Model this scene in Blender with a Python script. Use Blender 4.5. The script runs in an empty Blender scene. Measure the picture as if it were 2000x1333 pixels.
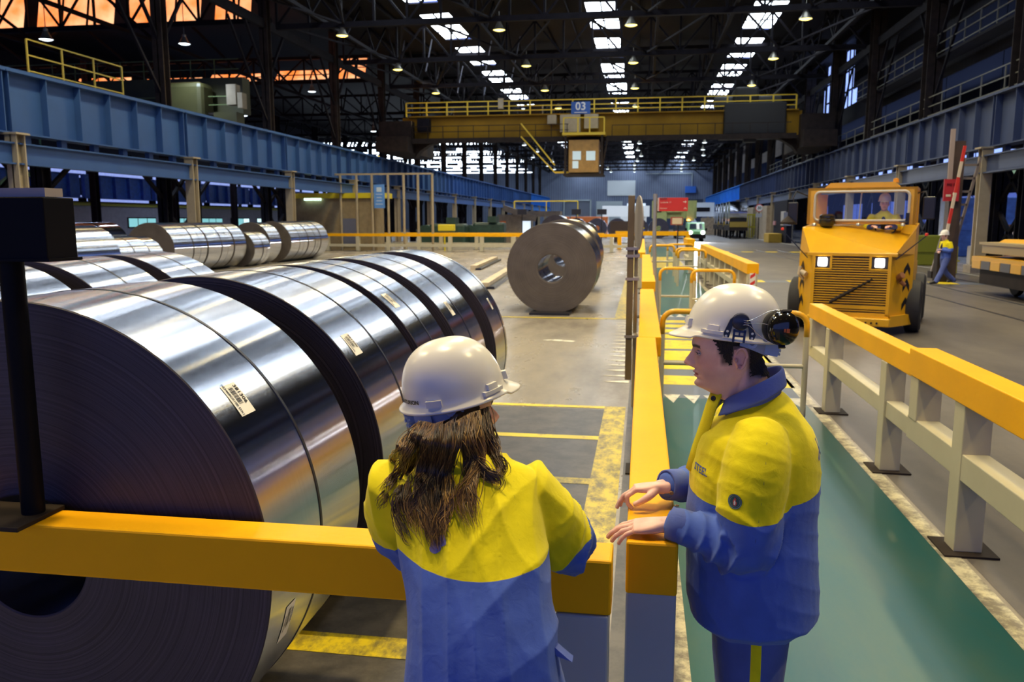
import bpy, bmesh, math, random
import numpy as np
from mathutils import Vector, Matrix, noise as mnoise

# ------------------------------------------------------------------ camera, world, exposure
scene = bpy.context.scene
COL = scene.collection
rnd = random.Random(7)
PI = math.pi
cam_data = bpy.data.cameras.new('camera')
cam_data.sensor_width = 36.0
cam_data.lens = 28.8
cam_data.clip_end = 600
cam = bpy.data.objects.new('camera', cam_data)
COL.objects.link(cam)
cam.location = (0, 0, 2.1)
yx, yy, yz = 255/1600.0, 236.5/1600.0, 1.0
_n = math.sqrt(yx*yx+yy*yy+yz*yz); yc = (yx/_n, yy/_n, yz/_n)
_m = math.hypot(yc[2], yc[1]); zc = (0, yc[2]/_m, -yc[1]/_m)
xc_ = Vector(yc).cross(Vector(zc))
if xc_[0] < 0: xc_ = -xc_
# rows: world axes in camera coordinates (right, up, forward); Blender camera looks along -Z
R = Matrix(((xc_[0], xc_[1], -xc_[2]), (yc[0], yc[1], -yc[2]), (zc[0], zc[1], -zc[2])))
cam.matrix_world = Matrix.Translation((0, 0, 2.1)) @ R.to_4x4()
cam_data.dof.use_dof = True
cam_data.dof.focus_distance = 2.75
cam_data.dof.aperture_fstop = 5.6
scene.camera = cam
scene.view_settings.view_transform = 'Standard'
scene.view_settings.look = 'None'
scene.view_settings.gamma = 1
scene.view_settings.exposure = 0.42
scene.view_settings.use_curve_mapping = False
scene.cycles.use_denoising = True
scene.cycles.max_bounces = 6
scene.cycles.diffuse_bounces = 3
scene.cycles.glossy_bounces = 3
scene.cycles.caustics_reflective = False
scene.cycles.caustics_refractive = False
scene.cycles.sample_clamp_indirect = 6
world = bpy.data.worlds.new('world'); scene.world = world
world.use_nodes = True
_bg = world.node_tree.nodes['Background']
_bg.inputs[0].default_value = (0.21, 0.32, 1.0, 1)
_bg.inputs[1].default_value = 0.85

SKY = 9.0        # brightness of the roof lights
# ------------------------------------------------------------------ materials
MATS = {}
def mat(name, col=(0.5, 0.5, 0.5), rough=0.5, metal=0.0, var=0.0, vscale=3.0, bump=0.0, bscale=20.0, emit=None, estr=0.0, stretch=None, spec=0.5, dirt=None, dscale=1.5, damt=0.5, coat=0.0, sheen=0.0):
    if name in MATS: return MATS[name]
    m = bpy.data.materials.new(name); MATS[name] = m
    m.use_nodes = True
    nt = m.node_tree; b = nt.nodes['Principled BSDF']
    b.inputs['Base Color'].default_value = (*col, 1)
    b.inputs['Roughness'].default_value = rough
    b.inputs['Metallic'].default_value = metal
    b.inputs['Specular IOR Level'].default_value = spec
    if coat: b.inputs['Coat Weight'].default_value = coat
    if sheen: b.inputs['Sheen Weight'].default_value = sheen
    if emit:
        b.inputs['Emission Color'].default_value = (*emit, 1)
        b.inputs['Emission Strength'].default_value = estr
    L = nt.links
    if var or bump or dirt:
        tc = nt.nodes.new('ShaderNodeTexCoord'); vec = tc.outputs['Object']
        if stretch:
            mp = nt.nodes.new('ShaderNodeMapping'); mp.inputs['Scale'].default_value = stretch
            L.new(vec, mp.inputs['Vector']); vec = mp.outputs['Vector']
    colout = None
    if var:
        n = nt.nodes.new('ShaderNodeTexNoise'); n.inputs['Scale'].default_value = vscale; n.inputs['Detail'].default_value = 6
        L.new(vec, n.inputs['Vector'])
        r = nt.nodes.new('ShaderNodeMapRange'); r.inputs[1].default_value = 0.3; r.inputs[2].default_value = 0.7
        r.inputs[3].default_value = 1-var; r.inputs[4].default_value = 1+var
        L.new(n.outputs['Fac'], r.inputs[0])
        mx = nt.nodes.new('ShaderNodeMix'); mx.data_type = 'RGBA'; mx.blend_type = 'MULTIPLY'; mx.inputs[0].default_value = 1
        mx.inputs[6].default_value = (*col, 1)
        L.new(r.outputs[0], mx.inputs[7]); colout = mx.outputs[2]
        L.new(colout, b.inputs['Base Color'])
    if dirt:
        n = nt.nodes.new('ShaderNodeTexNoise'); n.inputs['Scale'].default_value = dscale; n.inputs['Detail'].default_value = 10; n.inputs['Roughness'].default_value = 0.7
        L.new(vec, n.inputs['Vector'])
        r = nt.nodes.new('ShaderNodeMapRange'); r.inputs[1].default_value = 0.85; r.inputs[2].default_value = 0.68
        r.inputs[3].default_value = 0; r.inputs[4].default_value = damt
        L.new(n.outputs['Fac'], r.inputs[0])
        mx = nt.nodes.new('ShaderNodeMix'); mx.data_type = 'RGBA'
        L.new(r.outputs[0], mx.inputs[0])
        if colout: L.new(colout, mx.inputs[6])
        else: mx.inputs[6].default_value = (*col, 1)
        mx.inputs[7].default_value = (*dirt, 1)
        L.new(mx.outputs[2], b.inputs['Base Color'])
    if bump:
        n = nt.nodes.new('ShaderNodeTexNoise'); n.inputs['Scale'].default_value = bscale; n.inputs['Detail'].default_value = 4
        L.new(vec, n.inputs['Vector'])
        bp = nt.nodes.new('ShaderNodeBump'); bp.inputs['Strength'].default_value = bump; bp.inputs['Distance'].default_value = 0.01
        L.new(n.outputs['Fac'], bp.inputs['Height']); L.new(bp.outputs[0], b.inputs['Normal'])
    return m

def node(nt, kind, **kw):
    n = nt.nodes.new(kind)
    for k, v in kw.items(): setattr(n, k, v)
    return n

# ------------------------------------------------------------------ mesh builder
class MB:
    def __init__(s): s.v = []; s.f = []; s.m = []; s.mi = 0
    def add(s, vs, fs, mi=None):
        o = len(s.v); s.v += [tuple(v) for v in vs]
        s.f += [tuple(o+i for i in f) for f in fs]
        s.m += [s.mi if mi is None else mi]*len(fs); return s
    def box(s, c, d, rot=None, mi=None):
        x, y, z = [a/2 for a in d]
        vs = [Vector((sx*x, sy*y, sz*z)) for sz in (-1, 1) for sy in (-1, 1) for sx in (-1, 1)]
        if rot: 
            M = Matrix.Rotation(rot, 3, 'Z') if not isinstance(rot, Matrix) else rot
            vs = [M @ v for v in vs]
        c = Vector(c)
        return s.add([v+c for v in vs], [(0, 2, 3, 1), (4, 5, 7, 6), (0, 1, 5, 4), (2, 6, 7, 3), (0, 4, 6, 2), (1, 3, 7, 5)], mi)
    def bb(s, p, q, mi=None):
        return s.box([(a+b)/2 for a, b in zip(p, q)], [abs(a-b) for a, b in zip(p, q)], mi=mi)
    def bev(s, p, q, r=0.01, mi=None):
        # box with chamfered edges
        bm = bmesh.new(); bmesh.ops.create_cube(bm, size=1)
        c = Vector([(a+b)/2 for a, b in zip(p, q)]); d = [abs(a-b) for a, b in zip(p, q)]
        for v in bm.verts: v.co = Vector((v.co.x*d[0], v.co.y*d[1], v.co.z*d[2]))+c
        bmesh.ops.bevel(bm, geom=bm.edges[:], offset=min(r, min(d)*0.45), segments=2, affect='EDGES', profile=0.5)
        bm.verts.index_update()
        s.add([v.co[:] for v in bm.verts], [[v.index for v in f.verts] for f in bm.faces], mi); bm.free(); return s
    def beam(s, p, q, w, h=None, mi=None):
        p = Vector(p); q = Vector(q); h = h or w
        d = (q-p).normalized(); up = Vector((0, 0, 1)) if abs(d.z) < 0.95 else Vector((0, 1, 0))
        a = d.cross(up).normalized(); b = a.cross(d)
        vs = [e+a*i*w/2+b*j*h/2 for e in (p, q) for i, j in ((-1, -1), (1, -1), (1, 1), (-1, 1))]
        return s.add(vs, [(0, 1, 2, 3), (7, 6, 5, 4), (0, 4, 5, 1), (1, 5, 6, 2), (2, 6, 7, 3), (3, 7, 4, 0)], mi)
    def ibeam(s, p, q, w, h, t=0.02, mi=None):
        p = Vector(p); q = Vector(q); d = (q-p).normalized()
        up = Vector((0, 0, 1)) if abs(d.z) < 0.95 else Vector((0, 1, 0))
        a = d.cross(up).normalized(); b = a.cross(d)
        s.beam(p, q, t, h, mi); s.beam(p+b*(h/2-t/2), q+b*(h/2-t/2), w, t, mi); s.beam(p-b*(h/2-t/2), q-b*(h/2-t/2), w, t, mi); return s
    def tube(s, pts, r, n=8, cap=True, mi=None, closed=False, flat=1.0):
        pts = [Vector(p) for p in pts]; N = len(pts)
        rs = r if isinstance(r, (list, tuple)) else [r]*N
        vs = []; prev = None
        for i, p in enumerate(pts):
            if closed: d = pts[(i+1) % N]-pts[i-1]
            else: d = pts[min(i+1, N-1)]-pts[max(i-1, 0)]
            if d.length < 1e-9: d = Vector((0, 0, 1))
            d.normalize()
            if prev is None:
                up = Vector((0, 0, 1)) if abs(d.z) < 0.9 else Vector((1, 0, 0))
                a = d.cross(up).normalized()
            else:
                a = (prev-d*prev.dot(d))
                a = a.normalized() if a.length > 1e-6 else d.orthogonal().normalized()
            prev = a; b = a.cross(d)
            for k in range(n):
                t = 2*PI*k/n; vs.append(p+(a*math.cos(t)+b*math.sin(t)*flat)*rs[i])
        fs = []
        for i in range(N if closed else N-1):
            for k in range(n):
                k2 = (k+1) % n; j = (i+1) % N
                fs.append((i*n+k, i*n+k2, j*n+k2, j*n+k))
        if cap and not closed: fs += [tuple(range(n-1, -1, -1)), tuple((N-1)*n+k for k in range(n))]
        return s.add(vs, fs, mi)
    def lathe(s, prof, c=(0, 0, 0), axis='Z', n=32, mi=None, closed=False):
        c = Vector(c); vs = []; N = len(prof)
        for r, h in prof:
            for k in range(n):
                t = 2*PI*k/n; x, y = r*math.cos(t), r*math.sin(t)
                v = {'Z': (x, y, h), 'Y': (x, h, y), 'X': (h, x, y)}[axis]
                vs.append(Vector(v)+c)
        fs = []
        for i in range(N if closed else N-1):
            for k in range(n):
                k2 = (k+1) % n; j = (i+1) % N
                f = (i*n+k, i*n+k2, j*n+k2, j*n+k)
                fs.append(f if axis != 'Y' else f[::-1])
        return s.add(vs, fs, mi)
    def cyl(s, p, q, r, r2=None, n=16, mi=None):
        return s.tube([p, q], [r, r if r2 is None else r2], n, True, mi)
    def disc(s, c, r, n=24, normal='Z', mi=None):
        vs = []
        for k in range(n):
            t = 2*PI*k/n; x, y = r*math.cos(t), r*math.sin(t)
            vs.append({'Z': (c[0]+x, c[1]+y, c[2]), 'Y': (c[0]+x, c[1], c[2]+y), 'X': (c[0], c[1]+x, c[2]+y)}[normal])
        return s.add(vs, [tuple(range(n))], mi)
    def prism(s, poly, a, b, axis='Y', mi=None):
        # poly of 2D points in the plane across axis, extruded from a to b
        def P(u, v, t): return {'Y': (u, t, v), 'Z': (u, v, t), 'X': (t, u, v)}[axis]
        n = len(poly); vs = [P(u, v, a) for u, v in poly]+[P(u, v, b) for u, v in poly]
        fs = [tuple(range(n))[::-1], tuple(range(n, 2*n))]+[(i, (i+1) % n, n+(i+1) % n, n+i) for i in range(n)]
        return s.add(vs, fs, mi)
    def poly(s, pts, mi=None): return s.add(pts, [tuple(range(len(pts)))], mi)
    def grid(s, P, closeu=False, mi=None):
        # P[i][j] points
        nu = len(P); nv = len(P[0]); vs = [p for row in P for p in row]; fs = []
        for i in range(nu if closeu else nu-1):
            for j in range(nv-1):
                k = (i+1) % nu
                fs.append((i*nv+j, k*nv+j, k*nv+j+1, i*nv+j+1))
        return s.add(vs, fs, mi)
    def mesh(s, name, mats, off=(0, 0, 0), smooth=False, fixn=True):
        me = bpy.data.meshes.new(name)
        ox, oy, oz = off
        me.from_pydata([(v[0]-ox, v[1]-oy, v[2]-oz) for v in s.v], [], s.f)
        if not isinstance(mats, (list, tuple)): mats = [mats]
        for m in mats: me.materials.append(m)
        if len(mats) > 1: me.polygons.foreach_set('material_index', s.m)
        if fixn:
            bm = bmesh.new(); bm.from_mesh(me); bmesh.ops.recalc_face_normals(bm, faces=bm.faces[:]); bm.to_mesh(me); bm.free()
        if smooth is not False:
            me.polygons.foreach_set('use_smooth', [True]*len(me.polygons))
            if smooth is not True: me.set_sharp_from_angle(angle=math.radians(smooth))
        me.update(); return me
    def build(s, name, mats, parent=None, loc=(0, 0, 0), smooth=False, world=False, fixn=True):
        """world=True: the points are world coordinates; the object sits at loc (or its parent)"""
        off = (0, 0, 0)
        if world:
            if parent is not None: 
                q = Vector((0, 0, 0)); p = parent
                while p is not None: q += p.location; p = p.parent
                off = tuple(q)
            else:
                xs = np.array(s.v); off = (float(xs[:, 0].mean()), float(xs[:, 1].mean()), float(xs[:, 2].min())); loc = off
        me = s.mesh(name, mats, off, smooth, fixn)
        o = bpy.data.objects.new(name, me); COL.objects.link(o); o.location = loc
        if parent is not None: o.parent = parent; o.location = (0, 0, 0) if world else loc
        return o

def tag(o, label=None, cat=None, group=None, kind=None):
    if label: o['label'] = label
    if cat: o['category'] = cat
    if group: o['group'] = group
    if kind: o['kind'] = kind
    return o
def thing(name, label, cat, loc=(0, 0, 0), rz=0.0, group=None):
    o = bpy.data.objects.new(name, None); COL.objects.link(o); o.empty_display_size = 0.1
    o.location = loc; o.rotation_euler = (0, 0, rz)
    return tag(o, label, cat, group)
def solo(mb, name, mats, label, cat, group=None, smooth=False):
    return tag(mb.build(name, mats, world=True, smooth=smooth), label, cat, group)
def struct(mb, name, mats, smooth=False):
    o = mb.build(name, mats, smooth=smooth); o['kind'] = 'structure'; return o
def kids(o): return [c for c in bpy.data.objects if c.parent == o]
def dup(root, loc, rz=None, label=None, group=None, tree=None):
    r = root.copy(); COL.objects.link(r); r.location = loc
    if rz is not None: r.rotation_euler = (0, 0, rz)
    if label: r['label'] = label
    if group: r['group'] = group
    for ch, subs in (tree or [(c, kids(c)) for c in kids(root)]):
        c = ch.copy(); COL.objects.link(c); c.parent = r
        for g in subs:
            d = g.copy(); COL.objects.link(d); d.parent = c
    return r
def ordi(n):
    W = ['', 'first', 'second', 'third', 'fourth', 'fifth', 'sixth', 'seventh', 'eighth', 'ninth', 'tenth', 'eleventh', 'twelfth', 'thirteenth', 'fourteenth', 'fifteenth', 'sixteenth', 'seventeenth', 'eighteenth', 'nineteenth', 'twentieth']
    if n <= 20: return W[n]
    return 'twenty-' + W[n-20] if n < 30 else ('thirtieth' if n == 30 else 'thirty-'+W[n-30])
def text_mesh(txt, size, extr=0.0005, bold=0.0, align='CENTER', spacing=1.0):
    """returns verts, faces of a text lying in XY"""
    cu = bpy.data.curves.new('t', 'FONT'); cu.body = txt; cu.size = size; cu.extrude = extr; cu.offset = bold
    cu.align_x = align; cu.align_y = 'CENTER'; cu.resolution_u = 3; cu.space_character = spacing
    o = bpy.data.objects.new('t', cu); COL.objects.link(o)
    dg = bpy.context.evaluated_depsgraph_get(); me = o.evaluated_get(dg).to_mesh()
    vs = [tuple(v.co) for v in me.vertices]; fs = [tuple(p.vertices) for p in me.polygons]
    o.evaluated_get(dg).to_mesh_clear()
    bpy.data.objects.remove(o); bpy.data.curves.remove(cu)
    return vs, fs

# palette (linear)
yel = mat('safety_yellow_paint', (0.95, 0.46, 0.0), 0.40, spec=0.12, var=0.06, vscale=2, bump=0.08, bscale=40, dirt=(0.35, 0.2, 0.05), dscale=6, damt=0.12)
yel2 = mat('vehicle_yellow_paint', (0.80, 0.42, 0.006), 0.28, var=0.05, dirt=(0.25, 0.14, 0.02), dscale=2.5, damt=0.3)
cream = mat('cream_paint', (0.62, 0.58, 0.42), 0.45, var=0.08, dirt=(0.30, 0.26, 0.18), dscale=4, damt=0.4)
creamcol = mat('cream_column_paint', (0.50, 0.42, 0.26), 0.5, var=0.12, dirt=(0.2, 0.15, 0.1), dscale=1, damt=0.5)
postgrey = mat('blue_grey_post_paint', (0.40, 0.46, 0.58), 0.45, var=0.06, dirt=(0.2, 0.2, 0.22), dscale=7, damt=0.25)
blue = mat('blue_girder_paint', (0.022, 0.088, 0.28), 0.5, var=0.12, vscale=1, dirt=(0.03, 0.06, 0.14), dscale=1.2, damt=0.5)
dark = mat('dark_steel', (0.008, 0.007, 0.011), 0.75, spec=0.15, var=0.3)
darkbrown = mat('dark_brown_steel', (0.022, 0.015, 0.012), 0.7, spec=0.2, var=0.3)
blackm = mat('black_paint', (0.008, 0.008, 0.012), 0.4)
white = mat('white_paint', (0.75, 0.75, 0.72), 0.5)
# ------------------------------------------------------------------ the hall
XL, XR = -21.0, 13.8
PITCH = 10.8; Y0 = 24.9
YK = lambda k: Y0+PITCH*k
K0, K1 = -4, 15
YEND = 194.0
RZ = 15.6       # underside of the roof

def floor_material():
    m = bpy.data.materials.new('worn_concrete_floor'); m.use_nodes = True; nt = m.node_tree; L = nt.links
    b = nt.nodes['Principled BSDF']
    tc = node(nt, 'ShaderNodeTexCoord')
    mp = node(nt, 'ShaderNodeMapping'); mp.inputs['Scale'].default_value = (1.0, 0.35, 1); L.new(tc.outputs['Object'], mp.inputs[0])
    n1 = node(nt, 'ShaderNodeTexNoise'); n1.inputs['Scale'].default_value = 0.8; n1.inputs['Detail'].default_value = 9; n1.inputs['Roughness'].default_value = 0.62; L.new(mp.outputs[0], n1.inputs[0])
    n2 = node(nt, 'ShaderNodeTexNoise'); n2.inputs['Scale'].default_value = 14; n2.inputs['Detail'].default_value = 8; n2.inputs['Roughness'].default_value = 0.7; L.new(tc.outputs['Object'], n2.inputs[0])
    cr = node(nt, 'ShaderNodeValToRGB'); L.new(n1.outputs['Fac'], cr.inputs[0])
    e = cr.color_ramp.elements; e[0].position = 0.33; e[0].color = (0.11, 0.095, 0.08, 1); e[1].position = 0.66; e[1].color = (0.36, 0.32, 0.26, 1)
    x = e.new(0.5); x.color = (0.25, 0.22, 0.18, 1)
    mx = node(nt, 'ShaderNodeMix', data_type='RGBA', blend_type='MULTIPLY'); mx.inputs[0].default_value = 0.7
    r2 = node(nt, 'ShaderNodeMapRange'); r2.inputs[1].default_value = 0.3; r2.inputs[2].default_value = 0.7; r2.inputs[3].default_value = 0.72; r2.inputs[4].default_value = 1.15; L.new(n2.outputs['Fac'], r2.inputs[0])
    L.new(cr.outputs[0], mx.inputs[6]); L.new(r2.outputs[0], mx.inputs[7])
    L.new(mx.outputs[2], b.inputs['Base Color'])
    rr = node(nt, 'ShaderNodeMapRange'); rr.inputs[1].default_value = 0.35; rr.inputs[2].default_value = 0.65; rr.inputs[3].default_value = 0.42; rr.inputs[4].default_value = 0.22; L.new(n1.outputs['Fac'], rr.inputs[0]); L.new(rr.outputs[0], b.inputs['Roughness'])
    bp = node(nt, 'ShaderNodeBump'); bp.inputs['Strength'].default_value = 0.05; bp.inputs['Distance'].default_value = 0.01; L.new(n2.outputs['Fac'], bp.inputs['Height']); L.new(bp.outputs[0], b.inputs['Normal'])
    return m
floor_m = floor_material()
fl = MB(); fl.poly([(-66, -30, 0), (34, -30, 0), (34, YEND+4, 0), (-66, YEND+4, 0)])
floor = struct(fl, 'floor', floor_m)

def worn_paint(name, col, under=(0.13, 0.115, 0.10), lo=0.45, hi=0.62, sc=3.5, amt=0.85, rough=0.4, stretch=(1, 1, 1)):
    m = bpy.data.materials.new(name); m.use_nodes = True; nt = m.node_tree; L = nt.links; b = nt.nodes['Principled BSDF']
    tc = node(nt, 'ShaderNodeTexCoord'); mp = node(nt, 'ShaderNodeMapping'); mp.inputs['Scale'].default_value = stretch; L.new(tc.outputs['Object'], mp.inputs[0])
    n1 = node(nt, 'ShaderNodeTexNoise'); n1.inputs['Scale'].default_value = sc; n1.inputs['Detail'].default_value = 12; n1.inputs['Roughness'].default_value = 0.75; L.new(mp.outputs[0], n1.inputs[0])
    r = node(nt, 'ShaderNodeMapRange'); r.inputs[1].default_value = lo; r.inputs[2].default_value = hi; r.inputs[3].default_value = 0; r.inputs[4].default_value = amt; L.new(n1.outputs['Fac'], r.inputs[0])
    mx = node(nt, 'ShaderNodeMix', data_type='RGBA'); mx.inputs[6].default_value = (*col, 1); mx.inputs[7].default_value = (*under, 1); L.new(r.outputs[0], mx.inputs[0]); L.new(mx.outputs[2], b.inputs['Base Color'])
    b.inputs['Roughness'].default_value = rough; return m
p_yel = worn_paint('yellow_floor_paint', (0.72, 0.55, 0.01), lo=0.52, hi=0.66, amt=0.7, sc=5)
p_yelworn = worn_paint('worn_yellow_floor_paint', (0.60, 0.46, 0.01), under=(0.10, 0.09, 0.04), lo=0.42, hi=0.60, amt=0.9, sc=8, stretch=(1, 0.6, 1))
p_white = worn_paint('white_floor_paint', (0.62, 0.60, 0.50), lo=0.5, hi=0.62, amt=0.8, sc=7)
p_whiteworn = worn_paint('worn_white_floor_paint', (0.55, 0.51, 0.36), lo=0.42, hi=0.58, amt=0.9, sc=6)
p_green = worn_paint('green_walkway_paint', (0.014, 0.088, 0.092), under=(0.045, 0.105, 0.082), lo=0.42, hi=0.62, amt=0.75, sc=1.1, stretch=(1.3, 0.5, 1), rough=0.33)
p_grey = worn_paint('blue_grey_floor_paint', (0.11, 0.13, 0.17), lo=0.5, hi=0.7, amt=0.5, sc=4)
p_dark = worn_paint('dark_floor_tone', (0.035, 0.032, 0.03), under=(0.10, 0.088, 0.078), lo=0.4, hi=0.6, amt=0.8, sc=4)
asphalt = worn_paint('dark_roadway_concrete', (0.065, 0.056, 0.052), under=(0.16, 0.14, 0.115), lo=0.40, hi=0.68, amt=0.8, sc=0.5, stretch=(1.0, 0.4, 1), rough=0.42)
def paint(name, m, rects=(), polys=(), z=0.003):
    b = MB()
    for x0, y0, x1, y1 in rects: b.poly([(x0, y0, z), (x1, y0, z), (x1, y1, z), (x0, y1, z)])
    for p in polys: b.poly([(x, y, z) for x, y in p])
    return b.build(name, m, floor)
paint('roadway', asphalt, [(2.05, -20, 13.0, 190)], z=0.0015)
paint('green_walkway', p_green, [(0.27, -6, 1.92, 9.75), (0.27, 18.3, 1.95, 37), (0.27, 48, 1.95, 66)])
paint('yellow_walkway_patch', p_yelworn, [(0.27, 37, 1.95, 48)])
o = paint('walkway_edge_line', p_whiteworn, [(0.20, -6, 0.27, 9.75)]); o['label'] = 'cream painted edge line beside the yellow rail'
o = paint('walkway_edge_line', p_whiteworn, [(1.90, -6, 2.02, 30)], z=0.0045); o['label'] = 'worn white painted edge line under the right fence'
paint('crossing_base', p_grey, [(0.27, 9.75, 1.95, 18.3)])
yy_ = 10.55; stripes = []
for w, g in [(0.62, 0.5), (0.42, 0.32), (0.95, 0.2), (1.0, 0.22), (0.5, 0.28), (0.45, 0.3), (0.45, 0.3), (0.45, 0.3)]:
    stripes.append((0.27, yy_, 1.95, yy_+w)); yy_ += w+g
paint('crossing_stripes', p_yel, stripes, z=0.0045)
tri = []
for i in range(7):
    x = 0.30+i*0.235
    tri.append([(x, 9.92), (x+0.2, 9.92), (x+0.1, 9.45)]); tri.append([(x, 18.1), (x+0.1, 18.7), (x+0.2, 18.1)])
paint('white_triangles', p_white, polys=tri, z=0.006)
o = paint('ladder_marking', p_yelworn, [(-0.375, 2.9, -0.14, 9.16)]); o['label'] = 'broad worn yellow band painted beside the rail'
for i, y in enumerate([9.1, 7.77, 6.42, 5.1, 3.65]):
    paint('ladder_rung_marking', p_yel if i < 2 else p_yelworn, [(-6.0 if i == 0 else -1.95, y-0.055-0.01*i, -0.375, y+0.055+0.01*i)], z=0.0045)
paint('bay_line', p_yel, [(-4.2, 17.5, -0.5, 17.62)], z=0.0045)
paint('bay_band', p_yelworn, [(-0.55, 17.5, -0.22, 52)], z=0.003)
paint('white_wedges', p_white, polys=[[(-0.13, 10.55+i*0.415), (-0.13, 10.72+i*0.415), (-0.48-0.004*i, 10.62+i*0.415)] for i in range(17)], z=0.0045)
paint('dark_channel', p_dark, [(-0.115, -3, -0.035, 40)], z=0.003)
paint('dark_floor_patch', p_dark, [(-4.2, 2.3, -0.375, 9.0)], z=0.0022)  # darker blotchy floor around the near coils
o = paint('hazard_band', p_grey, [(3.2, 28.9, 7.8, 29.9), (9.6, 28.9, 12.6, 29.9), (3.2, 56, 12.6, 57)], z=0.003)
paint('hazard_dashes', p_yel, [(3.45+i*1.55, y, 4.2+i*1.55, y+1.0) for y in (28.9, 56) for i in range(6)], z=0.0045)
paint('white_scuff', p_white, polys=[[(-1.72, 14.2), (-1.15, 14.05), (-1.1, 14.2), (-1.5, 14.35)]], z=0.004)
paint('kerb_line', p_white, [(12.55, 20, 12.75, 150)], z=0.004)  # pale kerb strip; the floor's reflection there is put into its white
railsteel = mat('rail_steel', (0.04, 0.04, 0.05), 0.4, 0.6)
for i, (x0, x1) in enumerate([(7.95, 9.39), (11.2, 12.64)]):
    t = thing('railway_track', ['pair of dark rails sunk in the roadway left of the flat wagon', 'pair of dark rails running under the flat wagon'][i], 'railway track', (x0, 20, 0))
    for x in (x0, x1):
        MB().bb((x-0.035, 2, 0.0), (x+0.035, 60, 0.012)).build('rail', railsteel, t, world=True)

# ---- outer walls
def clad(name, col, sc=4.0, emit=None, estr=0):
    m = bpy.data.materials.new(name); m.use_nodes = True; nt = m.node_tree; L = nt.links; b = nt.nodes['Principled BSDF']
    tc = node(nt, 'ShaderNodeTexCoord'); w = node(nt, 'ShaderNodeTexWave'); w.inputs['Scale'].default_value = sc; w.bands_direction = 'DIAGONAL'; w.inputs['Distortion'].default_value = 0.0
    mp = node(nt, 'ShaderNodeMapping'); mp.inputs['Scale'].default_value = (1, 1, 0); L.new(tc.outputs['Object'], mp.inputs[0]); L.new(mp.outputs[0], w.inputs[0])
    n = node(nt, 'ShaderNodeTexNoise'); n.inputs['Scale'].default_value = 0.25; n.inputs['Detail'].default_value = 6; L.new(tc.outputs['Object'], n.inputs[0])
    r = node(nt, 'ShaderNodeMapRange'); r.inputs[3].default_value = 0.55; r.inputs[4].default_value = 1.35; L.new(n.outputs[0], r.inputs[0])
    r2 = node(nt, 'ShaderNodeMapRange'); r2.inputs[3].default_value = 0.8; r2.inputs[4].default_value = 1.1; L.new(w.outputs['Fac'], r2.inputs[0])
    mu = node(nt, 'ShaderNodeMath', operation='MULTIPLY'); L.new(r.outputs[0], mu.inputs[0]); L.new(r2.outputs[0], mu.inputs[1])
    mx = node(nt, 'ShaderNodeMix', data_type='RGBA', blend_type='MULTIPLY'); mx.inputs[0].default_value = 1; mx.inputs[6].default_value = (*col, 1); L.new(mu.outputs[0], mx.inputs[7]); L.new(mx.outputs[2], b.inputs['Base Color'])
    b.inputs['Roughness'].default_value = 0.7; b.inputs['Specular IOR Level'].default_value = 0.15; return m
endclad = clad('end_wall_cladding', (0.22, 0.27, 0.40), 1.2)
darkclad = clad('dark_wall_cladding', (0.012, 0.012, 0.020), 1.5)
roofm = clad('dark_roof_sheet', (0.007, 0.006, 0.009), 1.0)
w = MB(); w.bb((-66, YEND, 0), (34, YEND+0.3, 22)); struct(w, 'wall_end', endclad)
w = MB(); w.bb((-66.3, -30, 0), (-66, YEND, 22)); struct(w, 'wall_left', darkclad)
w = MB(); w.bb((34, -30, 0), (34.3, YEND, 22)); struct(w, 'wall_right', darkclad)
# roof: with openings for the three strips of roof lights over the hall
SKX = [(-15.3, -13.2), (-4.1, -2.0), (6.8, 8.9)]
r = MB()
edges = [-66, SKX[0][0], SKX[0][1], SKX[1][0], SKX[1][1], SKX[2][0], SKX[2][1], 34]
def rz(x):   # shallow gable
    if x < XL-1.5+1e-6: return 19.5
    return RZ+0.6*(1-abs(x-(XL+XR)/2)/((XR-XL)/2)) if XL < x < XR else RZ
for a, b_ in zip(edges[::2], edges[1::2]):
    if a < -60:
        xl = XL-1.5
        r.add([(a, -30, 19.5), (xl, -30, 19.5), (xl, YEND, 19.5), (a, YEND, 19.5), (a, -30, 19.8), (xl, -30, 19.8), (xl, YEND, 19.8), (a, YEND, 19.8)], [(0, 3, 2, 1), (4, 5, 6, 7)])
        r.add([(xl, -30, RZ), (xl, YEND, RZ), (xl, YEND, 19.5), (xl, -30, 19.5)], [(0, 1, 2, 3)]); a = xl+0.001
    xs = sorted(set([a, b_]+[x for x in (XL, XR) if a < x < b_]))
    for p, q in zip(xs, xs[1:]):
        r.add([(p, -30, rz(p)), (q, -30, rz(q)), (q, YEND, rz(q)), (p, YEND, rz(p)), (p, -30, rz(p)+0.3), (q, -30, rz(q)+0.3), (q, YEND, rz(q)+0.3), (p, YEND, rz(p)+0.3)], [(0, 3, 2, 1), (4, 5, 6, 7)])
for (a, b_) in SKX:       # solid strips between the panes
    y = -30
    for k in range(-2, 16):
        y1 = YK(k)-1.0; 
        r.add([(a, y, rz(a)), (b_, y, rz(b_)), (b_, y1, rz(b_)), (a, y1, rz(a))], [(0, 3, 2, 1)]); y = YK(k)+6.9 if False else YK(k)-1.0+7.9
        if y > YEND: break
    if y < YEND: r.add([(a, y, rz(a)), (b_, y, rz(b_)), (b_, YEND, rz(b_)), (a, YEND, rz(a))], [(0, 3, 2, 1)])
struct(r, 'ceiling', roofm)
skym = mat('daylight_glass', (0.8, 0.85, 0.9), 0.3, emit=(0.80, 0.90, 1.0), estr=SKY)
n = 0
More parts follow.
